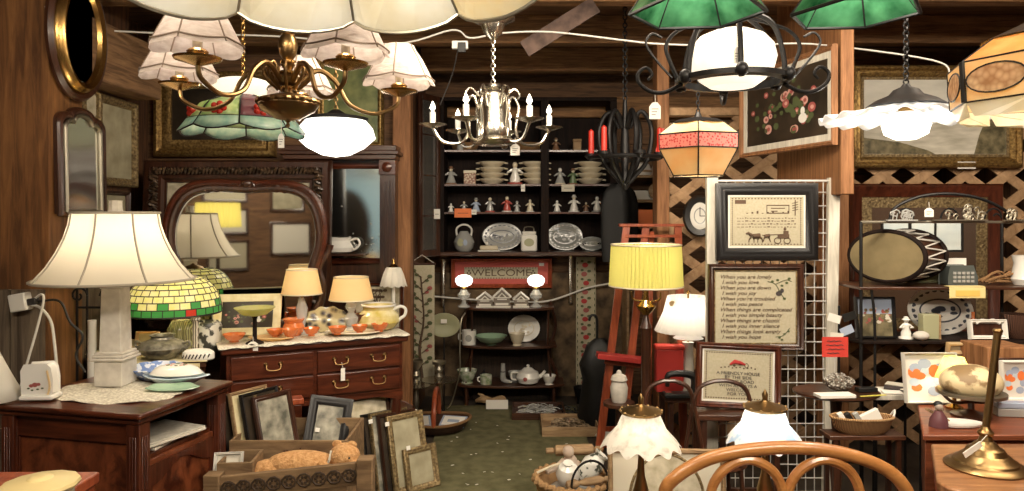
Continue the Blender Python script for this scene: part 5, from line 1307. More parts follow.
# table with the white column lamp, red tin and toy sewing machine
Y = 4.3; tz = P(0, 392, Y).z
t = T('side_table', 'small dark side table carrying the white pleated lamp and the red tin', 'table', loc=(P(690, 0, Y).x, Y-.0, 0.001))
t.part('top', K['walnut_x'], M().box(-.17, .19, -.14, .16, tz-.03, tz), bevel=.005)
for x in (-.14, .16):
    for y in (-.11, .13): t.part('leg', K['walnut'], M().box(x-.015, x+.015, y-.015, y+.015, 0, tz-.03), bevel=.003)
q = Vector((P(689, 0, 4.32).x, 4.34, tz+.002)); uq = q.y/F
t = T('column_lamp', 'brightly lit white pleated lamp with a small second shade on its column', 'lamp', loc=q, u=uq)
b = (215+EYE/uq) - 0; zz = lambda py: (EYE-q.z)/uq+(215-py)
t.part('base', K['china'], M().lathe([(12, 0), (12, 3), (6, 6), (5, zz(345)), (6, zz(342))], seg=20))
NP2 = 30
s_ = t.part('lamp_shade', K['shade_white'], M().lathe([(33, zz(331)), (24, zz(312)), (20, zz(296))], seg=NP2*4, fn=lambda r, z, a, i: (r+.6*math.cos(a*NP2), z), caps=False), smooth=70)
t.part('lower_shade', K['shade_white'], M().lathe([(15, zz(338)), (6, zz(332))], seg=28, caps=False))
t.part('shade_rosette', K['shade_peach'], M().disc((-19, -13.2, zz(302)), 3, 3), s_) ; t.part('stem', K['brass'], M().tube([(0, 0, zz(342)), (0, 0, zz(293))], 1, 6))
t.part('finial', K['brass'], M().sphere((0, 0, zz(292)), 2)); t.part('glass_bulb', K['bulb_glow'], M().sphere((0, 0, zz(314)), 4)); t.bulb(0, 0, zz(314), 8, r=.03, col=(1, .92, .78))
q = Vector((P(668, 0, 4.25).x, 4.24, tz+.002))
t = T('red_tin', 'shiny red tin standing behind the toy sewing machine', 'tin', loc=q+Vector((.03, .08, 0)), u=uq)
t.part('body', K['red_paint'], M().box(-15, 12, -6, 6, 0, 42), bevel=1); t.part('lid', K['red_card'], M().box(-16, 13, -7, 7, 42, 46), bevel=1)
t = T('toy_sewing_machine', 'small black toy sewing machine in front of the red tin', 'toy', loc=q+Vector((.06, -.06, 0)), u=uq)
t.part('bed', K['black'], M().box(-17, 17, -7, 7, 0, 4), bevel=.8); t.part('arm', K['black'], M().tube([(13, 0, 4), (13, 0, 18), (4, 0, 22), (-12, 0, 21), (-13, 0, 10)], [4, 4, 3.4, 3, 2], 8, smooth=4)); t.part('wheel', K['silver'], M().lathe([(6, -1), (6, 1)], (18, 0, 17), 20, axis='x'))
t.part('needle_plate', K['silver'], M().box(-15, -9, -4, 4, 4, 4.8))
# lantern-like white jar under the easel
q = Vector((P(619, 0, 4.15).x, 4.15, .0))
t = T('plant_pedestal', 'short dark pedestal under the white lidded jar beside the easel foot', 'pedestal', loc=(q.x, 4.15, .001)); zt_ = P(0, 402, 4.15).z
t.part('top', K['walnut_x'], M().lathe([(.09, zt_-.02), (.09, zt_)], seg=24)); t.part('post', K['walnut'], M().lathe([(.05, 0), (.02, .05), (.02, zt_-.02)], seg=14))
t = T('lidded_jar', 'stoneware jar with a domed lid under the red easel shelf', 'jar', loc=(q.x, 4.15, zt_+.002), u=4.15/F)
t.part('body', K['stone'], M().lathe([(7, 0), (8, 3), (9, 14), (7, 20), (8, 22)], seg=24)); t.part('lid', K['stone'], M().lathe([(8.5, 22), (7, 26), (3, 28), (2, 31), (.01, 32)], seg=20))
# black coat-like drape and bag hanging beside the cabinet
one('black_coat', 'black coat hanging limp at the end of the display cabinet', 'coat', K['black'], M().lathe([(16, 0), (18, 30), (18, 58), (15, 70), (8, 78), (.5, 80)], seg=26, ys=.35, fn=lambda r, z, a, i: (r*(1+.12*math.cos(a*5)), z)), loc=(P(616, 0, 5.55).x+.02, 5.57, P(0, 262, 5.55).z), u=5.55/F)
one('black_bag', 'tall slumped black bag on the floor between red banner and easel', 'bag', K['black'], M().lathe([(17, 0), (21, 10), (17, 46), (22, 62), (14, 82), (6, 88), (.5, 84)], seg=30, ys=.6, fn=lambda r, z, a, i: (r*(1+.10*math.cos(a*4+i)), z)), loc=(P(600, 0, 5.1).x, 5.1, .001), u=5.1/F)
t = floorT('umbrella', 'black umbrella with curved handle upright in front of the red motif banner', 'umbrella', 597, 5.35)
t.part('canopy', K['black'], M().lathe([(1, 0), (5, 20), (6, 50), (2, 72), (1, 78)], seg=16, fn=lambda r, z, a, i: (r*(1+.15*math.cos(a*5)), z)))
t.part('handle', K['black'], M().tube([(0, 0, 78), (0, 0, 96), (-2, 0, 101), (-6, 0, 101), (-8, 0, 96)], 1.3, 8, smooth=4))
# shelf seen through the gap
Y = 5.75
t = T('gap_shelf', 'pale shelf of oddments seen in the gap above the yellow floor lamp', 'shelf', loc=(P(646, 0, Y).x, Y, 0.001))
for k, py in enumerate((226, 200, 176)): t.part('board', K['box_wood'], M().box(-.16, .16, -.1, .15, P(0, py, Y).z-.02, P(0, py, Y).z), bevel=.003)
for s_ in (-1, 1): t.part('side', K['box_wood'], M().box(s_*.16-.01, s_*.16+.01, -.1, .15, 0, 1.95))
def gp(px, py): return Vector((P(px, 0, 5.72).x, 5.72, P(0, py, Y).z+.002))
one('orange_box', 'bright orange box on the gap shelf', 'box', K['orange_card'], M().box(-8, 8, -6, 6, 0, 16), loc=gp(644, 226), u=Y/F, bevel=.5)
one('white_box', 'white box over the bright orange one', 'box', K['tag'], M().box(-12, 10, -6, 6, 0, 9), loc=gp(644, 200), u=Y/F, bevel=.5)
t = T('lidded_pot', 'rounded white pot with a brown band at the top of the gap shelf', 'pot', loc=gp(640, 176), u=Y/F)
t.part('body', K['china'], M().lathe([(10, 0), (12, 4), (9, 11), (.01, 14)], seg=22)); t.part('band', K['box_wood'], M().lathe([(12.3, 3), (12.3, 5)], seg=22, caps=False))
one('straw_disc', 'small round tan lid propped beside the white pot', 'lid', K['box_wood'], M().lathe([(8, 0), (8, 1), (4, 2), (.01, 2.4)], (0, 0, 8), 24, axis='y'), loc=gp(652, 200)+Vector((.02, -.075, .0)), u=Y/F)
one('silk_lampshade', 'pinkish brown curved lampshade above the straw lid, in the gap', 'lamp shade', K['shade_pink'], M().lathe([(14, 0), (7, 14)], seg=26, caps=False), loc=gp(655, 176)+Vector((0.06, 0.02, .0)), u=Y/F, solid=.6)
# oval wall plate on the lattice
t = T('wall_clock', 'dark rimmed oval wall clock with a white face, on the lattice', 'clock', 700, 233, 4.60, rz=R(-12))
t.part('rim', K['black_frame'], M().oval([(-2, 0), (-1, -3), (4, -4), (6, 0), (5, 3)], 11, 15, (0, 2, 17))); t.part('face', K['china'], M().disc((0, .5, 17), 10.5, 14.5, 28).disc((0, 1.5, 17), 10.5, 14.5, 28))
t.part('centre_ring', K['china_grey'], M().oval([(0, 0), (1, -.2)], 5, 7, (0, .3, 17))); t.part('hand', K['ink'], M().box(-.4, .4, .1, .3, 17, 26).box(-.4, 5, .1, .3, 16.6, 17.4))

# ================================================================ wire display grid with the samplers
Y = 3.62; u = Y/F
t = floorT('wire_display_panel', 'tall white wire grid display panel with pale wooden uprights holding the samplers', 'display panel', 770, Y, rz=R(0))
H = hz(178, Y)
for x, dx, w_ in ((-58, 0, 5.5), (58, 6, 5.5)):
    t.part('upright', K['greyed_white'], M().add([(x-w_, -2, 0), (x+w_, -2, 0), (x+w_, 4, 0), (x-w_, 4, 0), (x-w_+dx, -2, H), (x+w_+dx, -2, H), (x+w_+dx, 4, H), (x-w_+dx, 4, H)], [(0, 1, 5, 4), (1, 2, 6, 5), (2, 3, 7, 6), (3, 0, 4, 7), (4, 5, 6, 7), (3, 2, 1, 0)]))
for x in (-58, 58): t.part('foot', K['greyed_white'], M().box(x-5, x+5, -40, 40, 0, 5), bevel=.8)
m = M()
for k in range(13): m.tube([(-52+k*8.8, 1, 6), (-52+k*8.8, 1, H-4)], .55, 5)
for k in range(int((H-8)/13.6)): m.tube([(-54, 0, 8+k*13.6), (56, 0, 8+k*13.6)], .6, 5)
t.part('wire_grid', K['wire'], m)
for z in (6, H-3): t.part('rail', K['wire'], M().tube([(-55, 0, z), (60, 0, z)], 1.2, 6))
def bord(m, W, z0, H, n, s=.03, a=.93):
    for k in range(n):
        f = -a+2*a*k/(n-1)
        m.box(f*W-.5, f*W+.9, -.12, .05, z0+H*(.5-a/2)-.5, z0+H*(.5-a/2)+.6); m.box(f*W-.5, f*W+.9, -.12, .05, z0+H*(.5+a/2)-.5, z0+H*(.5+a/2)+.6)
        z = z0+H*(.5+f/2); m.box(-a*W-.6, -a*W+.5, -.12, .05, z-.5, z+.7); m.box(a*W-.6, a*W+.5, -.12, .05, z-.5, z+.7)
def art_buggy(mm, W, z0, H):
    bg(mm, W, z0, H); mm.mat(1); bord(mm, W, z0, H, 22)
    X = lambda f: W*f; Z = lambda f: z0+H*f
    # house outline
    for a in ((.0, .82, .62, .84), (.0, .66, .62, .68), (.0, .66, .02, .84), (.6, .66, .62, .84), (.12, .70, .30, .72), (.12, .76, .5, .78)): mm.box(X(a[0]), X(a[2]), -.15, .05, Z(a[1]), Z(a[3]))
    for a in range(9): mm.box(X(-.55+a*.14), X(-.50+a*.14), -.15, .05, Z(.66), Z(.675+.02*(a % 3)))
    mm.tube([(X(.78), -.2, Z(.62)), (X(.78), -.2, Z(.94))], .5, 4)
    for k in range(4): mm.tube([(X(.70), -.2, Z(.72+k*.05)), (X(.86), -.2, Z(.75+k*.05))], .35, 4)
    mm.box(X(-.86), X(-.56), -.15, .05, Z(.86), Z(.94))
    random.seed(31)
    for r_ in range(4):
        x = -.8
        while x < .78:
            w__ = random.uniform(.03, .09); mm.box(X(x), X(min(x+w__, .8)), -.12, .05, Z(.56-r_*.06), Z(.572-r_*.06)+random.choice((0, 0, .5)))
            x += w__+random.uniform(.02, .05)
    # horse: body, neck, head, legs; carriage: body, wheels, driver
    mm.tube([(X(-.38), -.25, Z(.20)), (X(-.18), -.25, Z(.21))], [2.2, 2.5], 7); mm.tube([(X(-.40), -.25, Z(.21)), (X(-.50), -.25, Z(.27)), (X(-.56), -.25, Z(.25))], [1.8, 1.2, .8], 6)
    for dx, e in ((-.42, -.06), (-.36, .02), (-.22, -.02), (-.16, .05)): mm.tube([(X(dx), -.25, Z(.18)), (X(dx+e), -.25, Z(.12)), (X(dx+e), -.25, Z(.07))], [.9, .5, .4], 5)
    mm.tube([(X(-.06), -.25, Z(.20)), (X(.08), -.25, Z(.21))], [1.6, 1.9], 7)
    for dx, e in ((-.05, -.05), (.06, .05)): mm.tube([(X(dx), -.25, Z(.18)), (X(dx+e), -.25, Z(.08))], [.8, .4], 5)
    mm.tube([(X(-.12), -.25, Z(.22)), (X(.5), -.25, Z(.24))], .4, 4)
    mm.box(X(.30), X(.62), -.3, .05, Z(.15), Z(.24)); mm.box(X(.46), X(.60), -.3, .05, Z(.24), Z(.31)); mm.disc((X(.5), -.3, Z(.345)), 1.5, 1.6)
    for dx in (.30, .56): mm.tube([(X(dx)+3.2*math.cos(a*.52), -.3, Z(.11)+3*math.sin(a*.52)) for a in range(12)], .45, 4, True)
    return [K['linen'], K['brown_ink']]
def tx_buggy(t, W, z0, H):
    pass
picture('buggy_sampler', 'black framed sampler of a house and a horse drawn buggy, top of the wire panel', 716, 183, 817, 260, 3.585, K['black_frame'], 12, art_buggy, K['mat_white'], 2, extra=None, rz=R(-1))
WISH = ('When you are lonely', '   I wish you love', 'When you are down', '   I wish you joy', "When you're troubled", '   I wish you peace', 'When things are complicated', '   I wish you simple beauty', 'When things are chaotic', '   I wish you inner silence', 'When things look empty', '   I wish you hope')
def art_wish(mm, W, z0, H):
    bg(mm, W, z0, H); mm.mat(1)
    mm.tube([(W*.3, -.2, z0+H*.86), (W*.5, -.2, z0+H*.82), (W*.62, -.2, z0+H*.7), (W*.75, -.2, z0+H*.6)], .35, 4, smooth=3).tube([(W*.5, -.2, z0+H*.82), (W*.75, -.2, z0+H*.88), (W*.9, -.2, z0+H*.86)], .35, 4, smooth=3)
    for a, b in ((.42, .86), (.55, .88), (.66, .8), (.6, .72), (.72, .62), (.84, .9), (.78, .84)): mm.disc((W*a, -.3, z0+H*b), 1.7, 1.2, 7)
    mm.mat(2).disc((W*.58, -.4, z0+H*.69), 3.2, 2.6, 8).disc((W*.66, -.4, z0+H*.73), 2, 2.4, 8)
    mm.mat(1).tube([(W*.5, -.2, z0+H*.08), (W*.7, -.2, z0+H*.1), (W*.85, -.2, z0+H*.2)], .35, 4, smooth=3)
    for a, b in ((.6, .07), (.72, .12), (.82, .16), (.66, .04)): mm.disc((W*a, -.3, z0+H*b), 1.5, 1, 7)
    return [K['linen'], K['leaf_paint'], K['ink']]
def tx_wish(t, W, z0, H):
    t.write('lettering', [(s, -W*(.9 if k % 2 == 0 else .97), -.35, z0+H*(.925-k*.077), 5.4, 'LEFT') for k, s in enumerate(WISH)], K['brown_ink'], sx=1.12, shear=.3)
tx_b = tx_buggy
picture('wish_sampler', 'brown framed verse sampler with a bird branch, middle of the wire panel', 708, 264, 803, 350, 3.58, K['walnut'], 6, art_wish, extra=tx_wish, board=K['dull_gold'], bw=1.5)
def art_house(mm, W, z0, H):
    bg(mm, W, z0, H); mm.mat(1); bord(mm, W, z0, H, 26)
    mm.mat(2).tube([(-W*.25, -.2, z0+H*.73), (-W*.1, -.2, z0+H*.79), (W*.05, -.2, z0+H*.77), (W*.2, -.2, z0+H*.74)], [.8, 2.2, 2, .8], 6)
    mm.mat(1).disc((-W*.12, -.4, z0+H*.71), 1.4, 1.2).tube([(W*.24+1.8*math.cos(a*.63), -.2, z0+H*.72+2.2*math.sin(a*.63)) for a in range(10)], .35, 4, True)
    for k in range(10): mm.disc((W*(-.5+k*.11), -.2, z0+H*(.66+.01*(k % 3))), 1, .8, 6)
    return [K['linen'], K['brown_ink'], MATS['stitch_red']]
def tx_house(t, W, z0, H):
    t.write('lettering', [(s, 0, -.35, z0+H*(.55-k*.085), 4.3, 'CENTER') for k, s in enumerate(('A FRIENDLY HOUSE', 'BY THE SIDE', 'OF THE ROAD', 'WITH ALWAYS A', 'WELCOME', 'FOR YOU'))], K['ink'], sx=1.15)
# stool that carries the third sampler
Ys = 3.40; zs = P(0, 411, Ys).z
t = T('stool', 'plain dark stool on which the tilted mahogany sampler leans', 'stool', loc=(P(737, 0, Ys).x, Ys+.02, .001))
t.part('seat', K['walnut_x'], M().box(-.2, .2, -.09, .11, zs-.03, zs-.001), bevel=.005)
for x in (-.17, .17):
    for y in (-.06, .08): t.part('leg', K['walnut'], M().box(x-.014, x+.014, y-.014, y+.014, 0, zs-.03))
t.part('stretcher', K['walnut'], M().box(-.16, .16, -.07, -.05, .2, .225))
tt = picture('house_sampler', 'mahogany framed sampler of a friendly house verse, tilted on the stool', 695, 347, 780, 411, Ys+.03, K['mahogany_z'], 6, art_house, K['mat_white'], 2, extra=tx_house, rx=-R(6))
tt.e.rotation_euler[1] = R(3); tt.e.location.z += .012

# ================================================================ FRONT MIDDLE: ruffled lamps, hoops, oval picture, oak chair
t = T('low_bench', 'low dark bench under the two ruffled lamps, in front of the hoop backed chairs', 'bench', loc=(P(700, 0, 2.5).x, 2.38, .001))
t.part('seat', K['walnut_x'], M().box(-.36, .46, -.06, .34, .36, .40), bevel=.006)
for x in (-.32, .42):
    for y in (-.03, .30): t.part('leg', K['walnut'], M().box(x-.02, x+.02, y-.02, y+.02, 0, .36), bevel=.003)
def ruffled(px, y0, y1, R0, R1, lab, m_, Y, power, sc, lock=0):
    t = T('ruffled_lamp', lab, 'lamp', loc=(P(px, 0, Y).x, Y, .402), u=Y/F)
    zz = lambda py: (EYE-.402)/(Y/F)+(215-py)
    t.part('base', K['old_brass'], M().lathe([(20, 0), (20, 3), (9, 7), (4, 12), (6, 22), (8, 40), (4, 56), (2, zz(y0)+4)], seg=22))
    s_ = t.part('lamp_shade', m_, M().lathe([(R0, zz(y0)), (R0*.86, zz(y0)+(y0-y1)*.22), (R0*.62, zz(y0)+(y0-y1)*.50), (R1*1.08, zz(y0)+(y0-y1)*.85), (R1, zz(y1))], seg=144,
        fn=lambda r, z, a, i: (r*(1+(.05, .05, .04, .03, .01)[i]*math.cos(a*12)), z-((2.6, 1.8, 0, 0, 0)[i]*math.cos(a*12))), caps=False), smooth=60)
    t.part('crown', K['old_brass'], M().lathe([(R1*1.12, zz(y1)-1), (R1*1.2, zz(y1)+1.5), (R1*.8, zz(y1)+3.5), (R1*.3, zz(y1)+6), (2.5, zz(y1)+8), (3, zz(y1)+14), (.2, zz(y1)+19)], seg=24))
    m = M()
    for k in range(12): a = k*PI/6; m.sphere((R1*1.15*math.cos(a), R1*1.15*math.sin(a), zz(y1)+1.5), 1.6, 1.6, 1.4, 8, 5)
    t.part('beading', K['old_brass'], m)
    t.part('glass_bulb', K['bulb_glow'], M().sphere((0, 0, zz((y0+y1)/2)), 4)); t.bulb(0, 0, zz((y0+y1)/2), power, r=.03, col=(1, .9, .74))
    return t
plain('satin_cream', (.84, .79, .70), .35, kind='noise', col2=(.58, .53, .45), scale=30, trans=.35, lo=.5, hi=.7)
ruffled(641, 445, 412, 39, 18, 'ruffled cream glass lamp, dim, with embossed shade beside the oval picture', K['satin_cream'], 2.5, .7, 1)
ruffled(765, 441, 408, 37, 18, 'ruffled white glass lamp, glowing, with a blue tint behind the oak chair', mat('satin_white', (.86, .87, .86), .3, kind='noise', col2=(.40, .56, .74), scale=16, trans=.5, lo=.5, hi=.62), 2.52, 1.6, 1)
# dark hoop-backed chairs
def hoop_chair(px, Y, lab, w_=25, top=381, rz=0):
    t = floorT('hoop_chair', lab, 'chair', px, Y, rz=rz); zz = lambda py: hz(py, Y); zs = .45/(Y/F)
    t.part('back_hoop', K['walnut'], M().tube([(-w_*.62, 0, zs), (-w_*.86, 0, (zs+zz(top))/2), (-w_, 0, zz(top+22)), (-w_*.8, 0, zz(top+7)), (-w_*.35, 0, zz(top+1)), (0, 0, zz(top)), (w_*.35, 0, zz(top+1)), (w_*.8, 0, zz(top+7)), (w_, 0, zz(top+22)), (w_*.86, 0, (zs+zz(top))/2), (w_*.62, 0, zs)], 2.2, 8, smooth=5))
    t.part('seat', K['walnut_x'], M().lathe([(30, zs-5), (32, zs-3), (31, zs), (.01, zs-1)], (0, 24, 0), 30))
    for x, y, a, b in ((-20, 4, -26, -6), (20, 4, 26, -6), (-20, 46, -24, 54), (20, 46, 24, 54)): t.part('leg', K['walnut'], M().tube([(x, y, zs-4), (a, b, 0)], [2.4, 1.7], 8))
    t.part('leg_ring', K['walnut'], M().tube([(21*math.cos(a*PI/12), 25+23*math.sin(a*PI/12), zs*.5) for a in range(24)], 1.3, 6, True))
    return t
hoop_chair(669, 3.05, 'dark hoop backed chair whose back frames the black toy sewing machine table', 24, 381)
hoop_chair(722, 3.0, 'dark hoop backed chair with its hoop across the friendly house sampler', 28, 381)
# oval matted picture
def art_oval(mm, W, z0, H):
    bg(mm, W, z0, H); c = (0, 0, z0+H*.57)
    mm.mat(1).disc(c, W*.72, H*.44, 36, -.1); mm.mat(2).oval([(0, -.2), (-1.6, -.5), (-3, -.2)], W*.72, H*.44, c)
    mm.mat(3)
    for x, z, a, b in ((-.25, -.02, .12, .10), (.2, -.08, .2, .14), (.18, .06, .10, .09), (-.45, .05, .08, .16), (.0, -.22, .4, .05)): mm.disc((W*x, -.15, z0+H*(.5+z)), W*a, H*b*1.2, 14)
    return [mat('mat_cream', (.66, .60, .47), .8), K['engraving'], K['dull_gold'], mat('sepia', (.20, .15, .09), .6, kind='noise', col2=(.38, .30, .19), scale=30)]
tt = picture('oval_engraving', 'large cream matted oval engraving in a light wood frame by the dim ruffled lamp', -60, 0, 58, 118, 1, K['box_wood'], 5, art_oval, loc=Vector((P(668, 0, 2.80).x, 2.80, .10)), u=2.80/F, rx=-R(6), rz=R(-3), dep=3)
tt.e.location.z = .0; 
t_ = T('prop_block', 'low wooden block lifting the oval engraving off the floor', 'block', loc=(tt.e.location.x, 2.82, .001)); t_.part('board', K['walnut_x'], M().box(-.2, .2, -.05, .10, 0, .115), bevel=.01); t_.part('edge_strip', K['red_wood'], M().box(-.2, .2, -.055, -.05, .02, .05))
tt.e.location.z = .12
# light oak bentwood chair in front
Y = 1.92
t = floorT('bentwood_chair', 'light oak bentwood chair back with two inner loops, nearest the viewer', 'chair', 787, Y); zz = lambda py: hz(py, Y); zs = .45/(Y/F)
t.part('back_bow', K['bent_oak'], M().tube([(-88, 14, zs), (-112, 8, zz(545)), (-122, 3, zz(500)), (-112, 0, zz(478)), (-72, 0, zz(457)), (-10, 0, zz(448)), (48, 0, zz(452)), (94, 0, zz(467)), (118, 1, zz(488)), (125, 3, zz(515)), (112, 8, zz(560)), (88, 14, zs)], 6.6, 12, smooth=7))
for cx in (-40, 37): t.part('inner_loop', K['bent_oak'], M().tube([(cx+6*(1 if cx < 0 else -1), 10, zs+4), (cx-26, 4, zz(560)), (cx-37, 1, zz(505)), (cx-27, 0, zz(474)), (cx, 0, zz(460)), (cx+27, 0, zz(473)), (cx+37, 1, zz(505)), (cx+26, 4, zz(560)), (cx+4*(1 if cx < 0 else -1)+2, 10, zs+4)], 5, 10, smooth=6))
t.part('seat', K['bent_oak'], M().lathe([(98, zs-8), (104, zs-5), (103, zs+1), (92, zs+2), (.01, zs-1)], (0, 80, 0), 44, ys=.85))
t.part('seat_panel', K['red_wood'], M().lathe([(84, zs+2.5), (.01, zs+1)], (0, 80, 0), 40, ys=.82))
for x, y, a, b in ((-78, 24, -92, 4), (78, 24, 92, 4), (-70, 140, -84, 156), (70, 140, 84, 156)): t.part('leg', K['bent_oak'], M().tube([(x, y, zs-6), (a, b, 0)], [6.5, 5], 10))
# bright wicker basket of oddments
q = Vector((P(574, 0, 3.55).x, 3.62, .014)); u = q.y/F
t = T('wicker_basket', 'round light wicker basket heaped with wooden spindles and white pottery', 'basket', loc=q, u=u)
t.part('basket', K['wicker_light'], M().lathe([(26, 0), (33, 12), (38, 32), (37, 32), (32, 14), (.01, 3)], seg=48, fn=lambda r, z, a, i: (r*(1+.012*math.cos(a*24)), z)))
m = M(); m.tube([((37.5+1.6*math.cos(a*2.2))*math.cos(a*PI/36), (37.5+1.6*math.cos(a*2.2))*math.sin(a*PI/36), 33+1.4*math.sin(a*2.2)) for a in range(72)], 3.0, 7, True); t.part('braided_rim', K['wicker_light'], m)
def inb(name, lab, cat, mt, m, dx, dy, dz, rz=0, rx=0, ry=0): return one(name, lab, cat, mt, m, loc=q+Vector((dx*u, dy*u, dz*u)), u=u, rz=rz, rx=rx, ry=ry)
inb('packing_cloth', 'crumpled grey cloth padding the bottom of the light wicker basket', 'cloth', K['china_grey'], M().sphere((0, 0, 14), 27, 27, 14, 20, 10), 0, 0, 2)
inb('white_vase', 'round white pottery vase at the near side of the wicker basket', 'vase', K['china'], M().lathe([(4, -12), (10, -8), (12, 0), (9, 8), (4, 11), (5, 13), (.01, 12)], seg=24), -6, -14, 42, rx=R(20))
inb('cloth_doll', 'limp pale cloth doll slumped over the back of the wicker basket', 'doll', K['shade_pink'], M().sphere((0, 0, 0), 8, 6, 10).sphere((-2, -2, 13), 6, 6, 6).tube([(-6, 0, 4), (-16, -4, -4), (-24, -8, -6)], [3, 2.4], 8).tube([(6, 0, 2), (12, -6, -6)], [3, 2.4], 8), -2, 8, 44)
inb('wooden_spindle', 'turned wooden spindle lying across the front of the wicker basket', 'spindle', K['box_wood'], M().lathe([(.1, -26), (4, -24), (4.5, -16), (2, -12), (4, -6), (4, 8), (2, 12), (4.5, 18), (3, 24), (.1, 26)], (0, 0, 0), 14, axis='x'), 16, -26, 39, rz=.1, ry=-.12)
inb('rolling_pin', 'wooden rolling pin behind the wicker basket rim', 'rolling pin', K['box_wood'], M().lathe([(.1, -30), (3, -29), (3, -22), (2, -21), (5.5, -19), (5.5, 19), (2, 21), (3, 22), (3, 29), (.1, 30)], (0, 0, 0), 14, axis='x'), 4, 30, 51, rz=-.05, ry=-.05)
inb('patterned_vase', 'white vase with black brush strokes leaning in the wicker basket', 'vase', mat('brushed_china', (.75, .74, .68), .3, kind='noise', col2=(.06, .07, .05), scale=26, lo=.54, hi=.6, coat=.3), M().lathe([(6, -15), (10, -8), (11, 4), (6, 13), (8, 17), (.01, 14)], seg=24), 18, -4, 45, ry=R(40))
inb('iron_hoop', 'thin black iron hoop standing in the wicker basket', 'hoop', K['iron'], M().tube([(19*math.cos(a*PI/14), 0, 22*math.sin(a*PI/14)) for a in range(28)], 1.2, 6, True), 14, -30, 38, rz=.3)
inb('white_twig', 'pale stick poking out of the basket toward the carpet', 'stick', K['china_cream'], M().tube([(-16, 0, -4), (0, 0, 3), (12, 0, 6)], 1.3, 6), -20, -6, 44)

for k, (px, Y_, lab) in enumerate(((611, 4.72, 'grey stone-like plate propped flat by the cutlery tray'), (628, 4.70, 'second grey plate on the red-brown tray nearer the easel'))):
    dish('stone_plate', lab, K['stone'], 16, 4, .01, Vector((P(px, 0, Y_).x, Y_, .027)), .7)
# ================================================================ RIGHT SIDE: pictures, rack, drum, globe, brass standard
picture('flower_painting', 'dark still life of roses with a cream liner, hung high beside the globe chandelier', -83, 0, 83, 98, 1, K['post_wood'], 5, art_flowers, K['greyed_white'], 7, rz=R(-76), loc=Vector((1.47, 3.89, 1.84)), u=3.6/F)
picture('landscape_painting', 'large grey river landscape in a gilt frame, behind the white ruffled pendant', 850, 66, 1020, 168, 4.66, K['gold'], 11, art_land, K['dull_gold'], 3, cat='painting', extra=lambda t, W, z0, H: t.part('paper_label', K['tag'], M().box(20, 38, -4.4, -4, -1, 6)), prof=[(0, 3), (0, -4), (.12, -6), (.3, -7), (.5, -4), (.72, -5), (.9, -2), (1, -1), (1, 0)])
def art_mirror(mm, W, z0, H):
    mm.box(-W-.4, W+.4, .1, .6, z0-.4, z0+H+.4); return [K['mirror_old']]
picture('wide_framed_mirror', 'big mirror in a red-brown frame with a carved gilt liner, behind the drum', 848, 184, 1000, 342, 4.62, K['mahogany_z'], 13, art_mirror, K['dull_gold'], 11, cat='mirror', prof=[(0, 4), (0, -5), (.2, -8), (.5, -6), (.8, -3), (1, -2), (1, 0)])
t = T('reflected_window_panel', 'blue three pane panel standing in for windows reflected in the big mirror', 'panel', loc=P(922, 252, 3.75), u=3.75/F)  # stands in for the window panes reflected in the mirror behind
t.part('frame', K['lead'], M().ring(82, 32, 2.2, [(0, 1), (0, -1), (1, -1), (1, 1)]).box(-14, -11, -1, 1, 0, 32).box(12, 14, -1, 1, 0, 32), smooth=0)
t.part('pane', mat('reflected_window_blue', (.50, .58, .60), .15, kind='noise', col2=(.66, .70, .66), scale=6, coat=.4), M().box(-39, 39, -.2, .2, 2, 30), smooth=0)
# wrought iron rack
Yk = 3.42; uk = Yk/F
RX0, RX1 = P(861, 0, Yk).x, P(1040, 0, Yk).x; rc = (RX0+RX1)/2; rw = (RX1-RX0)/2/uk
t = T('iron_rack', 'black wrought iron baker rack with glass shelves holding the drum and the bordered plate', 'rack', loc=(rc, Yk, .001), u=uk)
zk = lambda py: hz(py, Yk)
D = 56
for x in (-rw, rw):
    for y in (0, D): t.part('post', K['iron'], M().tube([(x, y, 0), (x, y, zk(222) if y == 0 else zk(222))], 1.7, 8))
t.part('post', K['iron'], M().tube([(-rw+10, 0, zk(287)), (-rw+14, 0, zk(340)), (-rw+12, 0, 0)], 1.4, 8, smooth=4))
for n_, py in (('shelf', 287), ('shelf', 341)):
    t.part(n_, K['walnut_x'] if py == 287 else K['black_wood'], M().box(-rw-2, rw+2, -3, D+3, zk(py)-3, zk(py)), bevel=.6)
t.part('top_rail', K['pewter'], M().box(-rw, rw, -1.5, 1.5, zk(222)-1.5, zk(222)+1), bevel=.4)
t.part('arch', K['iron'], M().tube([(-rw+28, 0, zk(222)), (-rw+34, 0, zk(208)), (-rw+58, 0, zk(197)), (-rw+88, 0, zk(194)), (-rw+120, 0, zk(199)), (-rw+146, 0, zk(212)), (-rw+150, 0, zk(222))], 1.6, 8, smooth=5))
m = M()
for k in range(3):
    cx = -rw+46+k*44; m = M(); m.tube([(cx+(11-k_*.7)*math.cos(PI-k_*.45), -.5, zk(219)+(13-k_*.8)*abs(math.sin(PI-k_*.45))) for k_ in range(13)], 1.0, 6); t.part('scroll', K['iron'], m)
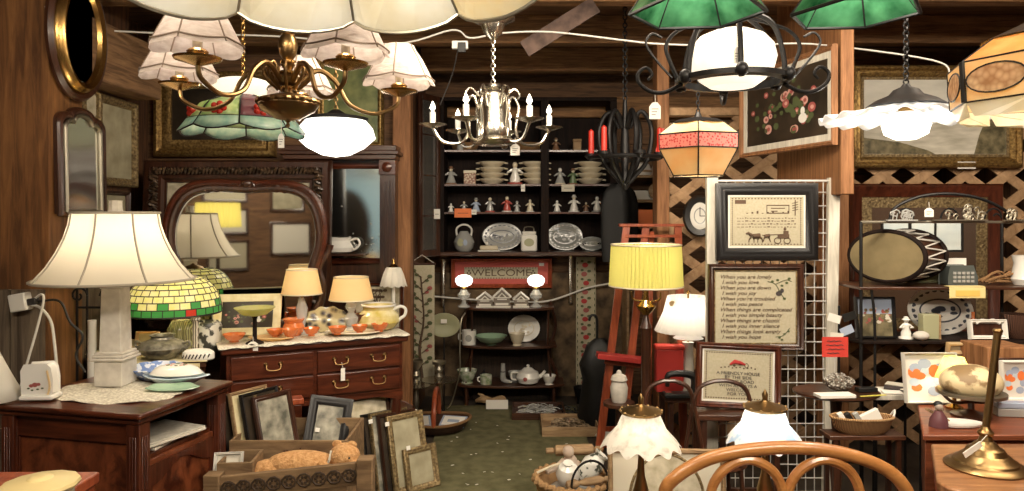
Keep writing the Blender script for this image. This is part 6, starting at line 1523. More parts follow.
# filigree ornaments on the rail
def filigree(px, w_, h, lab, mt, seed, Y=3.40, py=221):
    random.seed(seed); m = M().box(-w_/2, w_/2, -2, 2, 0, 1.5)
    for k in range(int(w_/3.2)):
        x = random.uniform(-w_*.42, w_*.42); z = random.uniform(3, h*.7*(1-abs(x)/w_)); r = random.uniform(2, 4.2)
        m.tube([(x+r*math.cos(a*.8), random.uniform(-.5, .5), z+r*math.sin(a*.8)*.9) for a in range(7)], .75, 5)
        m.tube([(x, 0, 1), (x+1, -.6, z)], .6, 4)
    return one('filigree_ornament', lab, 'ornament', mt, m, loc=P(px, py, Y), u=Y/F)
filigree(960, 54, 24, 'tarnished cast metal cherub crest standing on the rack rail', K['pewter'], 3)
filigree(1014, 20, 22, 'grey cast metal scroll crest at the picture-edge end of the rack rail', K['pewter'], 4)
filigree(902, 30, 16, 'pale enamel half-round crest on the rack rail near the arch start', K['china_grey'], 6)
t = T('string_tag', 'white string tag hanging from the rack arch', 'tag', loc=P(929, 208, 3.37), u=3.37/F); t.tag(0, 0, 6, 9, 9, 6)
def rk(px, shelf, dy=14): 
    Yq = Yk+dy*uk; return Vector(((px-512)*Yq/F, Yq, .003+zk(287 if shelf else 341)*uk))
# drum lying on its side
q = rk(888, 1, 20); 
t = T('field_drum', 'old drum lying on its side with a tan head and pale rope tensioning', 'drum', loc=q+Vector((-.03, -.04, .02)), u=q.y/F, rz=R(-50))
rx_, rz_ = 36, 24.5
def ell(ax, s=1): return [(rx_*s*math.cos(a*PI/24), ax, rz_+rz_*s*math.sin(a*PI/24)) for a in range(48)]
m = M(); 
for y0, y1, s in ((0, 52, .97),):
    m.add(ell(y0, s)+ell(y1, s), [(i, (i+1) % 48, 48+(i+1) % 48, 48+i) for i in range(48)])
t.part('shell', K['walnut'], m)
t.part('drum_head', K['drum_skin'], M().add(ell(-2, .96), [tuple(range(48))]).add(ell(54, .96), [tuple(reversed(range(48)))]), smooth=0)
for y in (0, 52): t.part('hoop', K['black_wood'], M().tube(ell(y, 1.0), 2.6, 8, True))
m = M()
for k in range(16):
    a = k*PI/8; b = a+PI/16; f = lambda t_, y: (rx_*1.02*math.cos(t_), y, rz_+rz_*1.04*math.sin(t_))
    m.tube([f(a, 1), f(b, 51)], .8, 5).tube([f(b, 51), f(a+PI/8, 1)], .8, 5)
t.part('tension_rope', K['cord'], m)
q = rk(958, 1, 18)
t = T('adding_machine', 'small grey adding machine beside the drum with a white card behind', 'machine', loc=q, u=q.y/F)
t.part('body', mat('grey_metal', (.14, .16, .15), .4, .5), M().prism([(-14, 0), (14, 0), (14, 8), (10, 19), (-12, 19), (-14, 8)], -8, 8), bevel=.8); t.part('card', K['tag'], M().box(-18, 14, 9, 10, 12, 26))
m = M()
for k in range(5):
    for j in range(3): m.box(-10+k*4.4, -7+k*4.4, -9, -8, 3+j*4, 5.6+j*4)
t.part('keys', K['china_grey'], m)
t = T('yellow_price_card', 'pale yellow framed price card hooked over the upper rack shelf edge', 'card', loc=rk(967, 1, -4.4)+Vector((0, 0, -.035)), u=3.4/F); t.part('card', K['yellow_card'], M().box(-18, 18, -1.2, 0, -4, 7), bevel=.4); t.part('inner_panel', mat('gold_card', (.72, .50, .12), .6), M().box(-12, 12, -1.6, -1.2, -2, 4)); t.part('lip', K['yellow_card'], M().box(-18, 18, 0, 8, 7.3, 8))
m = M(); random.seed(12)
for k in range(9): a = random.uniform(-.6, .6); m.tube([(-18+k*2, random.uniform(-5, 5), 3), (-4+k*3, random.uniform(-5, 5), 8+6*math.sin(k)), (10+k*2, random.uniform(-5, 5), 6+8*a)], [1.8, 1.2, .5], 6, smooth=3)
one('driftwood_bundle', 'tangle of pale driftwood twigs at the end of the upper rack shelf', 'twigs', K['wicker'], m, loc=rk(996, 1, 20), u=uk)
picture('painted_panel', 'old painted panel with a pale edge behind the adding machine', 905, 250, 960, 268, 3.62, K['olive_pot'], 2, art_plain('olive_pot')).e.location.z = rk(0, 1)[2]+.0
one('white_pottery_jug', 'white pottery jug cut by the picture edge on the upper rack shelf', 'jug', K['china'], M().lathe([(9, 0), (12, 6), (9, 22), (11, 30), (.01, 28)], seg=22), loc=rk(1024, 1, 16), u=uk)
# lower shelf pieces
def art_harbour(mm, W, z0, H):
    bg(mm, W, z0, H); mm.mat(1).box(-W, W, -.05, .1, z0, z0+H*.6); mm.mat(2); random.seed(2)
    for k in range(30): mm.disc((random.uniform(-W, W)*.9, -.1-.005*k, z0+H*random.uniform(.35, .75)), random.uniform(1, 3), random.uniform(.8, 2.4), 6); mm.mat(2+(k % 3))
    return [K['china_blue'], K['trees_paint'], K['rose_paint'], K['mat_board'], K['dull_gold']]
picture('harbour_print', 'dark framed harbour town print below the drum', -20, 0, 20, 42, 1, K['black_frame'], 2.5, art_harbour, loc=rk(876, 0, 12), u=uk, rx=-R(6))
stand_plate('transfer_plate', 'big black and white bordered plate standing on the lower rack shelf', rk(943, 0, 34), rk(0, 0, 34).y/F, 33, 24, K['china'], K['plate_ink'])
t = T('wooden_block', 'square pale wooden block in front of the bordered plate', 'block', loc=rk(930, 0, 10), u=uk); t.part('block', K['olive_pot'], M().box(-9, 7, -4, 6, 0, 25), bevel=.6); t.part('pale_edge', K['box_wood'], M().box(7, 9, -4, 6, 0, 25))
one('stone_egg', 'pale brown polished stone egg at the foot of the wooden block', 'egg', K['stone'], M().sphere((0, 0, 4.6), 8, 6, 4.6), loc=rk(921, 0, 1), u=uk)
picture('white_openwork_frame', 'small white frame with a scrolled top edge, before the basket', -19, 0, 19, 20, 1, K['mat_white'], 4, art_plain('walnut'), loc=rk(988, 0, 6), u=uk, rx=-R(8), extra=lambda t, W, z0, H: t.part('scroll_crest', K['mat_white'], M().tube([(-12, -2, 16), (-6, -2, 19), (0, -2, 18), (6, -2, 19), (12, -2, 16)], 1.6, 6, smooth=3)))
figurine(903, 0, 22, 'glossy white dog figurine beside the harbour print', (C_, C_, C_), 51, 'china_dog', loc=rk(906, 0, 12), u=uk)
one('dark_basket', 'dark round filigree basket at the end of the lower rack shelf', 'basket', K['wicker_dark'], M().lathe([(12, 0), (16, 8), (15, 24), (13, 24), (.01, 4)], seg=26), loc=rk(1017, 0, 18), u=uk)
one('amber_bottle', 'slim amber bottle between plate and white openwork frame', 'bottle', K['amber_glass'], M().lathe([(4, 0), (4.5, 2), (4.5, 14), (1.6, 19), (1.6, 25), (.01, 25)], seg=16), loc=rk(973, 0, 26), u=uk)
# oddments leaning beside the rack
t = T('paper_spinner', 'small white stand of postcards beside the harbour print', 'card stand', loc=(P(839, 0, 3.3).x, 3.3, .001), u=3.3/F)
z_ = hz(340, 3.3)
t.part('post', K['iron'], M().tube([(0, 0, 0), (0, 0, z_+34)], 1.2, 6)); t.part('base', K['iron'], M().lathe([(14, 0), (13, 2), (.1, 4)], seg=20))
for k, (dx, dz, ry, mk) in enumerate(((-6, 22, .3, 'tag'), (6, 10, -.4, 'china_blue'), (8, 24, -.3, 'black'), (-5, 4, .1, 'paper'))): t.part('postcard', K[mk], M().cbox((dx, -3-k, z_+dz), (13, .5, 8), ry=ry))
t = T('red_sign', 'small handwritten red card sign over the crystal cluster', 'sign', loc=P(835, 357, 3.18), u=3.18/F)
t.part('card', K['red_card'], M().box(-13, 13, -.4, .4, 0, 20)); t.part('stake', K['wire'], M().tube([(0, .8, -18), (0, .8, 16)], .5, 5))
m = M()
for k, (a, b) in enumerate(((-8, 6), (-9, 8), (-7, 9), (-8, 4))): m.mat(0).tube([(a+(b-a)*j/8, -.7, 16-k*4+.5*math.sin(j*2.1)) for j in range(9)], .35, 4)
t.part('handwriting', K['ink'], m, smooth=0)
# small tripod table with crystal, papers
Yt = 3.15; zt_ = P(0, 391, Yt).z
t = T('pie_crust_table', 'small round dark pedestal table with the crystal cluster and cards', 'table', loc=(P(836, 0, Yt).x, Yt, .001), u=Yt/F); zu = zt_/(Yt/F)
t.part('top', K['walnut_x'], M().lathe([(38, zu-4), (42, zu-2), (42, zu), (40, zu-.6), (.01, zu-.6)], seg=36, ys=.75)); t.part('pedestal', K['walnut'], M().lathe([(4, 20), (7, 34), (4, 60), (6, 90), (3.5, 120), (6, zu-8), (10, zu-4)], seg=18))
for k in range(3): a = k*2.1+.5; t.part('leg', K['walnut'], M().tube([(3*math.cos(a), 3*math.sin(a), 34), (16*math.cos(a), 16*math.sin(a), 30), (26*math.cos(a), 26*math.sin(a), 10), (32*math.cos(a), 32*math.sin(a), 2.4)], [4, 3, 2.4], 8, smooth=4))
q = Vector((P(840, 0, 3.15).x, 3.16, zt_+.001))
random.seed(7); m = M()
for k in range(40): a, b = random.uniform(0, 2*PI), random.random(); r = 13*b**.5; m.cbox((r*math.cos(a), r*math.sin(a)*.7, 8+7*(1-b)*random.random()), (4.5, 4.5, 7), rx=random.uniform(-.8, .8), ry=random.uniform(-.8, .8))
m.sphere((0, 0, 6), 13, 9, 6.2)
one('crystal_cluster', 'rough white and black crystal cluster under the red sign', 'crystal', K['geode'], m, loc=q, u=3.15/F, smooth=0)
one('white_booklet', 'white booklet lying at the near edge of the round pedestal table', 'booklet', K['tag'], M().box(-18, 18, -7, 7, 0, 3), loc=q+Vector((-.07, -.115, 0)), u=3.15/F, rz=.1, bevel=.3)
one('yellow_ruler', 'thin yellow ruler on the pedestal table beside the crystal', 'ruler', mat('ruler_yellow', (.72, .66, .12), .5), M().box(-14, 14, -1, 1, 0, .6), loc=q+Vector((.10, -.10, 0)), u=3.15/F, rz=.2)
one('dark_case', 'flat dark case with metal clasps on the pedestal table', 'case', K['black'], M().box(-10, 10, -4, 4, 0, 4), loc=q+Vector((.11, -.02, 0)), u=3.15/F, rz=.1, bevel=.4)
# second table with loose papers
Y2 = 3.2; z2 = P(0, 392, Y2).z
t = T('square_table', 'square table with a white cloth of loose papers, before the lattice', 'table', loc=(P(893, 0, Y2).x, Y2, .001), u=Y2/F); zu = z2/(Y2/F)
t.part('top', K['greyed_white'], M().box(-27, 27, -14, 22, zu-5, zu), bevel=.6)
for x in (-22, 22):
    for y in (-10, 18): t.part('leg', K['iron'], M().tube([(x, y, zu-5), (x, y, 0)], 1.5, 6))
random.seed(9)
for k in range(5): one('loose_paper', ('letter sheet on the square white-topped table, corner nearest the red sign', 'letter sheet on the square table, half over the edge', 'dark printed leaflet on top of the loose letters', 'folded receipt between leaflet and blue picture', 'torn envelope at the back of the white-topped table')[k], 'paper', [K['tag'], K['tag'], K['ink'], K['paper'], K['mat_board']][k], M().box(-9, 9, -6, 6, 0, .8), loc=(P(893, 0, Y2).x+(-.07, -.02, .02, .07, .05)[k], Y2+(.02, -.03, .03, -.02, .07)[k], z2+.001+.004*k), u=Y2/F, rz=random.uniform(-.7, .7), rx=.05)
# oval wicker tray of papers on the lower stand
Y3 = 3.05; z3 = P(0, 424, Y3).z
t = T('basket_stand', 'low dark stand under the oval wicker tray', 'stand', loc=(P(848, 0, Y3).x, 2.92, .001), u=Y3/F); zu = z3/(Y3/F)
t.part('top', K['walnut_x'], M().box(-36, 36, -10, 14, zu-4, zu), bevel=.5)
for x in (-30, 30):
    for y in (-7, 11): t.part('leg', K['walnut'], M().box(x-2, x+2, y-2, y+2, 0, zu-4))
q = Vector((P(848, 0, Y3).x, 2.93, z3+.002))
t = T('wicker_tray', 'oval wicker tray filled with rolled papers under the pedestal table', 'basket', loc=q, u=2.93/F)
t.part('basket', K['wicker'], M().lathe([(22, 0), (27, 4), (31, 15), (29.5, 15), (25, 5), (.01, 2)], seg=40, ys=.5)); t.part('rim', K['wicker_light'], M().tube([(31*math.cos(a*PI/20), 15.5*math.sin(a*PI/20), 15.5) for a in range(40)], 1.3, 6, True)); t.part('handle', K['cord'], M().tube([(30, -3, 15), (33, 0, 22), (30, 4, 15)], 1, 6, smooth=3))
for k, (dx, ry, mk, lab) in enumerate(((-16, .5, 'tag', 'rolled white paper at the round-table end of the wicker tray'), (-9, .6, 'black', 'black folded leaflet beside the first white roll in the wicker tray'), (-2, .55, 'china_grey', 'grey striped paper roll at the middle of the wicker tray'), (9, .45, 'tag', 'big white folded sheet leaning at the handle end of the wicker tray'))): one('rolled_paper', lab, 'paper', K[mk], M().cbox((0, 0, 9), (20 if k > 2 else 5, 5, 17), ry=-ry), loc=q+Vector((dx*uk, .003*k, .011)), u=2.93/F, bevel=.5)
# things on the floor under the stands
for k, (px, Y_, w_, h, mk, lab) in enumerate(((905, 3.0, 44, 16, 'stone', 'flat pale box on the floor past the wicker tray'), (935, 3.3, 18, 40, 'yellow_cloth', 'small yellow carton standing behind the iron rack leg'), (880, 2.55, 60, 44, 'box_wood', 'open pale carton on the floor beyond the oak chair'))):
    Yb = Y_; one('carton', lab, 'box', K[mk], M().box(-w_/2, w_/2, -20, 20, 0, h), loc=(P(px, 0, Yb).x, Yb, .002), u=Yb/F, bevel=.6)
# desk with globe
YD = 2.62; zd = P(0, 433, YD).z
t = T('desk', 'reddish wooden desk under the globe, its drawer front facing the viewer', 'desk', loc=(P(925, 0, YD).x, YD, .001))
t.part('top', K['desk_wood'], M().slab([(-.02, -.02), (1.05, -.02), (1.05, .52), (.26, .52)], zd-.025, zd-.002), bevel=.005); t.part('body', K['desk_wood'], M().slab([(0, 0), (1.03, 0), (1.03, .5), (.27, .5)], zd-.32, zd-.025), bevel=.003)
d = t.part('drawer', K['desk_wood'], M().box(.05, .6, -.012, 0, zd-.19, zd-.045), bevel=.004); t.part('drawer_knob', K['old_brass'], M().sphere((.32, -.025, zd-.12), .012), d)
for x, y in ((.03, .03), (1.0, .03), (.31, .47), (1.0, .47)):
    t.part('leg', K['desk_wood'], M().box(x-.025, x+.025, y-.025, y+.025, 0, zd-.32), bevel=.003)
q = Vector((P(971, 0, 2.84).x, 2.84, zd)); u = q.y/F
t = T('terrestrial_globe', 'antique tan terrestrial globe on a low dark stand', 'globe', loc=q, u=u)
cz = (EYE-q.z)/u+(215-382)
t.part('base', K['walnut'], M().lathe([(18, 0), (18, 2), (8, 4), (3, 7), (3, cz-20)], seg=26)); t.part('ball', K['globe_map'], M().sphere((0, 0, cz), 29, 25, 17.5, 32, 20))
t.part('horizon_ring', K['pewter'], M().lathe([(29.6, cz-9), (31, cz-9), (31, cz-12), (27, cz-13)], seg=44)); t.part('ring_support', K['walnut'], M().tube([(-28, 0, cz-12), (-18, 0, cz-20), (0, 0, cz-20), (18, 0, cz-20), (28, 0, cz-12)], 1.6, 8, smooth=4))
def art_blue(mm, W, z0, H):
    bg(mm, W, z0, H); random.seed(6)
    for k in range(14): mm.mat(1+k % 3).disc((random.uniform(-.7, .7)*W, -.1-.01*k, z0+H*random.uniform(.15, .85)), W*random.uniform(.1, .3), H*random.uniform(.06, .15), 9)
    return [K['mat_white'], K['china_blue'], K['orange_card'], K['ice_blue']]
picture('harbour_watercolour', 'bright blue and white watercolour leaning behind the globe', -27, 0, 27, 50, 1, K['white_paint'], 2, art_blue, loc=Vector((P(935, 0, 3.0).x, 3.02, zd+.005)), u=3.0/F, rx=-R(8))
q2 = Vector((P(952, 0, 2.97).x, 2.955, zd))
t = T('yellow_shade_lamp', 'small lit yellow paper-shade lamp peeking out behind the globe', 'lamp', loc=q2, u=q2.y/F)
zz = lambda py: (EYE-zd)/(q2.y/F)+(215-py)
t.part('base', K['brass'], M().lathe([(8, 0), (8, 2), (2, 5), (1.5, zz(360))], seg=16)); t.part('lamp_shade', K['shade_yellow'], M().lathe([(17, zz(378)), (9, zz(357))], seg=30, caps=False)); t.part('glass_bulb', K['bulb_glow'], M().sphere((0, 0, zz(368)), 3)); t.bulb(0, 0, zz(368), 2.2, r=.02)
one('porcelain_tray', 'oval white tray with green rim lying on the red desk', 'tray', K['china'], M().lathe([(18, 0), (25, 1), (26, 3), (24, 2.4), (.01, 1)], seg=36, ys=.55), loc=(P(966, 0, 2.66).x, 2.72, zd), u=2.7/F)
t = T('grey_case', 'long pale grey instrument case on the desk behind the brass pole', 'case', loc=(P(1000, 0, 2.9).x+.02, 2.84, zd), u=2.9/F, rz=R(-8)); t.part('lower_shell', K['china_grey'], M().box(-18, 30, -5, 6, 0, 8), bevel=.8); t.part('lid', K['china_blue'], M().box(-18, 30, -5, 6, 8.3, 14), bevel=.8)
one('folded_fan', 'open tan paper fan lying beside the globe stand', 'fan', K['box_wood'], M().cbox((0, 0, 4), (22, 8, 2.4), ry=.5), loc=(P(944, 0, 2.75).x-.02, 2.76, zd+.012), u=2.8/F)
t = T('dolls', 'small dark dressed doll sitting at the desk corner, lattice side', 'doll', loc=(P(931, 0, 2.75).x, 2.70, zd), u=2.7/F)
t.part('body', K['purple_glass'], M().lathe([(9, 0), (8, 8), (3, 16)], seg=16)); t.part('head', K['shade_pink'], M().sphere((0, 0, 20), 4)); t.e.name = 'doll'; t.part('hair', K['black'], M().sphere((0, 1, 22), 4.4, 4, 3.4))
# brown panel cabinet behind, with pictures at the picture edge
t = T('plank_cupboard', 'upright brown plank cupboard behind the globe', 'cupboard', loc=(P(1000, 0, 3.25).x, 3.18, .001)); t.part('carcase', K['post_wood'], M().box(-.1, .1, 0, .2, 0, P(0, 347, 3.2).z), bevel=.004); t.part('door', K['walnut'], M().box(-.08, .08, -.012, 0, .1, P(0, 350, 3.2).z-.03), bevel=.003)
picture('orange_print', 'small orange and white print at the picture edge, beside the plank cupboard', 1000, 372, 1036, 412, 3.08, K['mat_white'], 3, art_blue).e.location.z = zd
# small picture and bow frame hanging under the rack shelf
picture('tiny_gilt_frame', 'tiny pale gilt frame hung under the lower rack shelf', 946, 342, 982, 353, 3.38, K['caramel_pale'], 3, art_plain('engraving'), rx=R(10))
# side table with the tall brass standard lamp
YT = 2.05; zt2 = P(0, 470, 2.2).z
t = T('lamp_table', 'orange-brown round cornered table end under the brass stand', 'table', loc=(P(985, 0, 2.2).x, 2.25, .001))
m = M(); pts = [(-.27+.05*(1-math.cos(a)) , -.27+.05*(1-math.sin(a))) for a in (0, .5, 1.0, 1.57)]
pp = [(-.20, -.14), (-.20, -.19), (-.18, -.225), (-.13, -.25), (.4, -.25), (.4, .20), (-.02, .20)]
t.part('top', K['table_top'], M().slab(pp, zt2-.03, zt2), bevel=.006)
t.part('apron', K['red_wood'], M().slab([(x*.92, y*.92) for x, y in pp], zt2-.12, zt2-.03))
for x, y in ((-.14, -.17), (.34, -.2), (.02, .15), (.34, .15)): t.part('leg', K['table_top'], M().lathe([(.022, zt2-.12), (.018, .1), (.022, 0)], (x, y, 0), 12))
q = Vector((P(990, 0, 2.2).x, 2.22, zt2+.002)); u = q.y/F*.95
t = T('brass_stand', 'heavy stepped brass lamp stand with a tall leaning pole and a tag', 'lamp stand', loc=q, u=u)
t.part('base', K['old_brass'], M().lathe([(38, 0), (39, 1.5), (36, 4), (31, 6), (30, 8), (26, 10), (22, 14), (20, 15), (17, 20), (13, 22), (11, 25), (7, 28), (5, 35)], seg=48), smooth=30)
t.part('collar', K['old_brass'], M().lathe([(7, 34), (8, 37), (5, 40), (4, 43)], seg=24))
t.part('pole', K['old_brass'], M().tube([(0, 0, 40), (6, 1, 80), (14, 2, 142)], 3.7, 14)); t.part('pole_cap', K['old_brass'], M().sphere((14, 2, 143), 5, 5, 3))
m = M().tube([(-4, -8, 36), (-16, -14, 29)], .5, 5).mat(1).cbox((-26, -19, 24.5), (22, 1, 6), ry=-.55, rz=.1); t.part('price_tag', [K['string'], K['tag']], m)
# tall dark curved leg stand beside
t = T('music_stand', 'tall black iron stand with curved legs before the rack', 'stand', loc=(P(947, 0, 2.9).x-.06, 2.50, .001), u=2.5/F)
t.part('leg', K['iron'], M().tube([(-6, 0, 0), (-8, 0, 60), (-4, 0, 120), (0, 0, 168)], [2.4, 1.8, 1.4], 8, smooth=4)); t.part('leg', K['walnut'], M().tube([(10, 0, 0), (6, 0, 60), (3, 0, 120), (2, 0, 168)], [3, 2, 1.4], 8, smooth=4)); t.part('top_bar', K['old_brass'], M().tube([(-6, 0, 168), (14, 0, 172), (50, 0, 170), (84, 0, 174)], 1.5, 8, smooth=4))

# ================================================================ HANGING LAMPS
def chain(t, x, y, z0, z1, mt, link=None, r=None, name='chain', s=1.0):
    m = M(); L_ = link or 5; n = max(2, int((z1-z0)/(L_*.8)))
    for k in range(n):
        zc = z0+(z1-z0)*(k+.5)/n; a = (k % 2)*PI/2; h = (z1-z0)/n*.66
        m.tube([(x+s*1.5*math.cos(b)*math.cos(a), y+s*1.5*math.cos(b)*math.sin(a), zc+h*math.sin(b)) for b in [j*PI/4 for j in range(8)]], .5*s, 5, True)
    return t.part(name, mt, m)
def hang(name, label, cat, px, Y, **k): # origin at eye height so that rows read straight off: z = 215 - row
    return T(name, label, cat, px, 215, Y, **k)
zy = lambda py: 215-py
def ceil_z(Y, z=2.6): return (z-EYE)/(Y/F)
# ---- brass chandelier with fabric shades
Y = 2.2; t = hang('brass_chandelier', 'big brass chandelier with five crinkled fabric shades', 'chandelier', 288, Y)
t.part('bowl', K['old_brass'], M().lathe([(.1, zy(121)), (12, zy(119)), (26, zy(111)), (30, zy(105)), (28, zy(99)), (14, zy(95)), (5, zy(93)), (5, zy(86)), (12, zy(84)), (13, zy(78)), (8, zy(75))], seg=36))
t.part('stem', K['old_brass'], M().lathe([(8, zy(76)), (4, zy(70)), (7, zy(65)), (4, zy(61)), (8, zy(55)), (10, zy(46)), (8, zy(38)), (4, zy(33)), (6, zy(30)), (3, zy(26)), (1.5, zy(22))], seg=24))
chain(t, 0, 0, zy(22), ceil_z(Y, 2.78), K['old_brass'], s=1.3); t.part('ceiling_rose', K['old_brass'], M().lathe([(4, ceil_z(Y, 2.74)), (18, ceil_z(Y, 2.775)), (18, ceil_z(Y, 2.78))], seg=24))
for k in range(8):
    a = R(k*45+10); c, s = math.cos(a), math.sin(a)
    t.part('scroll', K['old_brass'], M().tube([(9*c, 9*s, zy(90)), (20*c, 20*s, zy(80)), (24*c, 24*s, zy(70)), (17*c, 17*s, zy(64)), (14*c, 14*s, zy(71)), (18*c, 18*s, zy(74))], [1.9, 1.6, 1.2], 8, smooth=4))
t.part('gadroon', K['old_brass'], M().lathe([(30, zy(104)), (31, zy(102)), (30, zy(100))], seg=96, fn=lambda r, z, a, i: (r*(1+.03*math.cos(a*24)), z), caps=False))
for z, r in ((88, 9), (73, 9.5), (33, 6.5), (62, 8)): t.part('collar', K['brass'], M().lathe([(r*.7, zy(z)+2), (r, zy(z)+1), (r, zy(z)-1), (r*.7, zy(z)-2)], seg=24))
t.part('finial', K['old_brass'], M().lathe([(.1, zy(128)), (2.4, zy(126)), (1.4, zy(123)), (3, zy(121))], seg=14))
crink = mat('crinkled_cloth', (.84, .74, .66), .85, kind='noise', col2=(.68, .57, .49), scale=30, trans=.35, bump=.5, stretch=(1, 1, 3))
for k, dg in enumerate((-112, -48, 28, 100, 173)):
    a = R(dg); RA = 116; c, s = math.cos(a), math.sin(a); zc = zy(85)
    arm = t.part('arm', K['old_brass'], M().tube([(10*c, 10*s, zy(82)), (30*c, 30*s, zy(68)), (48*c, 48*s, zy(78)), (62*c, 62*s, zy(100)), (88*c, 88*s, zy(108)), (RA*c-4*c, RA*s-4*s, zy(98)), (RA*c, RA*s, zc)], [3, 2.4, 2.2, 2.2], 8, smooth=6))
    x, y = RA*c, RA*s
    t.part('drip_pan', K['brass'], M().lathe([(3, zc-3), (12, zc), (19, zc+2), (20, zc+4), (14, zc+3), (8, zc+5), (9, zc+9), (7, zc+11)], (x, y, 0), 26), arm)
    t.part('candle_sleeve', K['china_cream'], M().lathe([(4, zc+9), (4, zc+22), (1, zc+23)], (x, y, 0), 12), arm)
    t.bulb(x, y, zc+30, .55, r=.02, col=(1, .88, .76))
    sh = t.part('lamp_shade', crink, M().lathe([(36.5, zc+13), (35, zc+16), (30, zc+26), (24, zc+38), (18, zc+47), (16, zc+52)], (x, y, 0), 72,
        fn=lambda r, z, b, i: (r*(1+(.06, .055, .04, .02, .01, 0)[i]*abs(math.cos(b*3))+.008*math.cos(b*24)), z-((4, 3, 1, 0, 0, 0)[i]*abs(math.cos(b*3)))), caps=False), smooth=60)
    m = M()
    for j in range(6):
        b = j*PI/3+PI/6; m.tube([(x+r*math.cos(b), y+r*math.sin(b), z) for r, z in ((36.5, zc+13.5), (30.3, zc+26), (24.2, zc+38), (16.2, zc+52))], .8, 5, smooth=3)
    m.tube([(x+(38.3-2.3*(1-abs(math.cos(b*3))))*math.cos(b), y+(38.3-2.3*(1-abs(math.cos(b*3))))*math.sin(b), zc+17-3.2*abs(math.cos(b*3))) for b in [j*PI/30 for j in range(60)]], .8, 5, True)
    t.part('gimp_trim', mat('gimp', (.30, .22, .16), .8), m, sh)
t.tag(-3, -12, zy(121), 6, 14, 14)
# ---- silver chandelier
Y = 3.2; t = hang('silver_chandelier', 'pewter silver chandelier with six lit candle bulbs and a white tag', 'chandelier', 493, Y)
t.part('canopy', K['silver'], M().lathe([(3, zy(40)), (9, zy(34)), (12, zy(25)), (22, zy(20)), (22, zy(17)), (.1, zy(16.5))], seg=28)); t.part('ceiling_hook', K['silver'], M().tube([(0, 0, zy(17)), (0, 0, ceil_z(Y, 2.78))], 1.6, 8))
chain(t, 0, 0, zy(84), zy(40), K['silver'], s=1.3)
t.part('column', K['silver'], M().lathe([(3, zy(84)), (9, zy(85)), (10, zy(88)), (6, zy(90)), (12, zy(92)), (14, zy(95)), (14, zy(110)), (15.5, zy(113)), (15.5, zy(121)), (16.5, zy(123)), (17, zy(136)), (16, zy(138)), (.1, zy(138))], seg=30))
t.part('base_ring', K['silver'], M().lathe([(10, zy(146)), (20, zy(144)), (23, zy(141)), (20, zy(139)), (12, zy(137))], seg=32))
for k, dg in enumerate((186, 247, 306, 18, 75, 130)):
    a = R(dg); RA = 60; c, s = math.cos(a), math.sin(a); zc = zy(126)
    arm = t.part('arm', K['silver'], M().tube([(15*c, 15*s, zy(108)), (20*c, 20*s, zy(96)), (27*c, 27*s, zy(106)), (24*c, 24*s, zy(130)), (32*c, 32*s, zy(143)), (50*c, 50*s, zy(142)), (RA*c, RA*s, zc-2)], 1.6, 8, smooth=6))
    x, y = RA*c, RA*s
    t.part('drip_pan', K['silver'], M().lathe([(2, zc-3), (10, zc-.5), (14, zc+1), (13, zc+1.6), (4, zc+1)], (x, y, 0), 24), arm)
    t.part('candle', K['china'], M().lathe([(3, zc+1), (3, zc+13), (1, zc+14)], (x, y, 0), 12), arm)
    t.part('flame_bulb', K['bulb_glow'], M().lathe([(.6, zc+14), (2.8, zc+17), (2, zc+20), (.1, zc+24)], (x, y, 0), 12), arm)
    t.bulb(x, y, zc+19, .8, r=.012, col=(1, .85, .62))
    m = M().tube([(14*c, 14*s, zy(96)), (22*c, 22*s, zy(88)), (28*c, 28*s, zy(94)), (24*c, 24*s, zy(100))], 1.1, 6, smooth=4); t.part('leaf_scroll', K['silver'], m, arm)
t.tag(22, -20, zy(140), 9, 11, 6)
# ---- black iron chandelier with red candles
Y = 4.35; t = hang('iron_candle_chandelier', 'black iron chandelier with red candles, dim against the display cabinet', 'chandelier', 625, Y)
t.part('stem', K['iron'], M().lathe([(2, zy(190)), (5, zy(185)), (3, zy(178)), (5, zy(150)), (3, zy(120)), (2, zy(100))], seg=16)); chain(t, 0, 0, zy(100), ceil_z(Y, 2.78), K['iron'], s=1.4)
t.part('ring', K['iron'], M().tube([(34*math.cos(j*PI/16), 34*math.sin(j*PI/16), zy(158)) for j in range(32)], 2.2, 8, True))
for k in range(6):
    a = R(k*60+165); c, s = math.cos(a), math.sin(a); RA = 34
    arm = t.part('arm', K['iron'], M().tube([(5*c, 5*s, zy(128)), (16*c, 16*s, zy(112)), (26*c, 26*s, zy(130)), (22*c, 22*s, zy(160)), (10*c, 10*s, zy(176)), (3*c, 3*s, zy(184))], 2.3, 8, smooth=6))
    t.part('candle_cup', K['iron'], M().lathe([(2, zy(160)), (7, zy(156)), (6, zy(153)), (3, zy(153))], (RA*c, RA*s, 0), 14), arm)
    if k in (0, 1, 3): t.part('red_candle', K['red_candle'], M().lathe([(3, zy(153)), (2.7, zy(130)), (.2, zy(128))], (RA*c, RA*s, 0), 12), arm)
t.part('red_ribbon', K['red_candle'], M().cbox((33, -8, zy(142)), (4, 2, 26), ry=.2)) 
t.tag(24, -30, zy(97), 11, 16, 10)
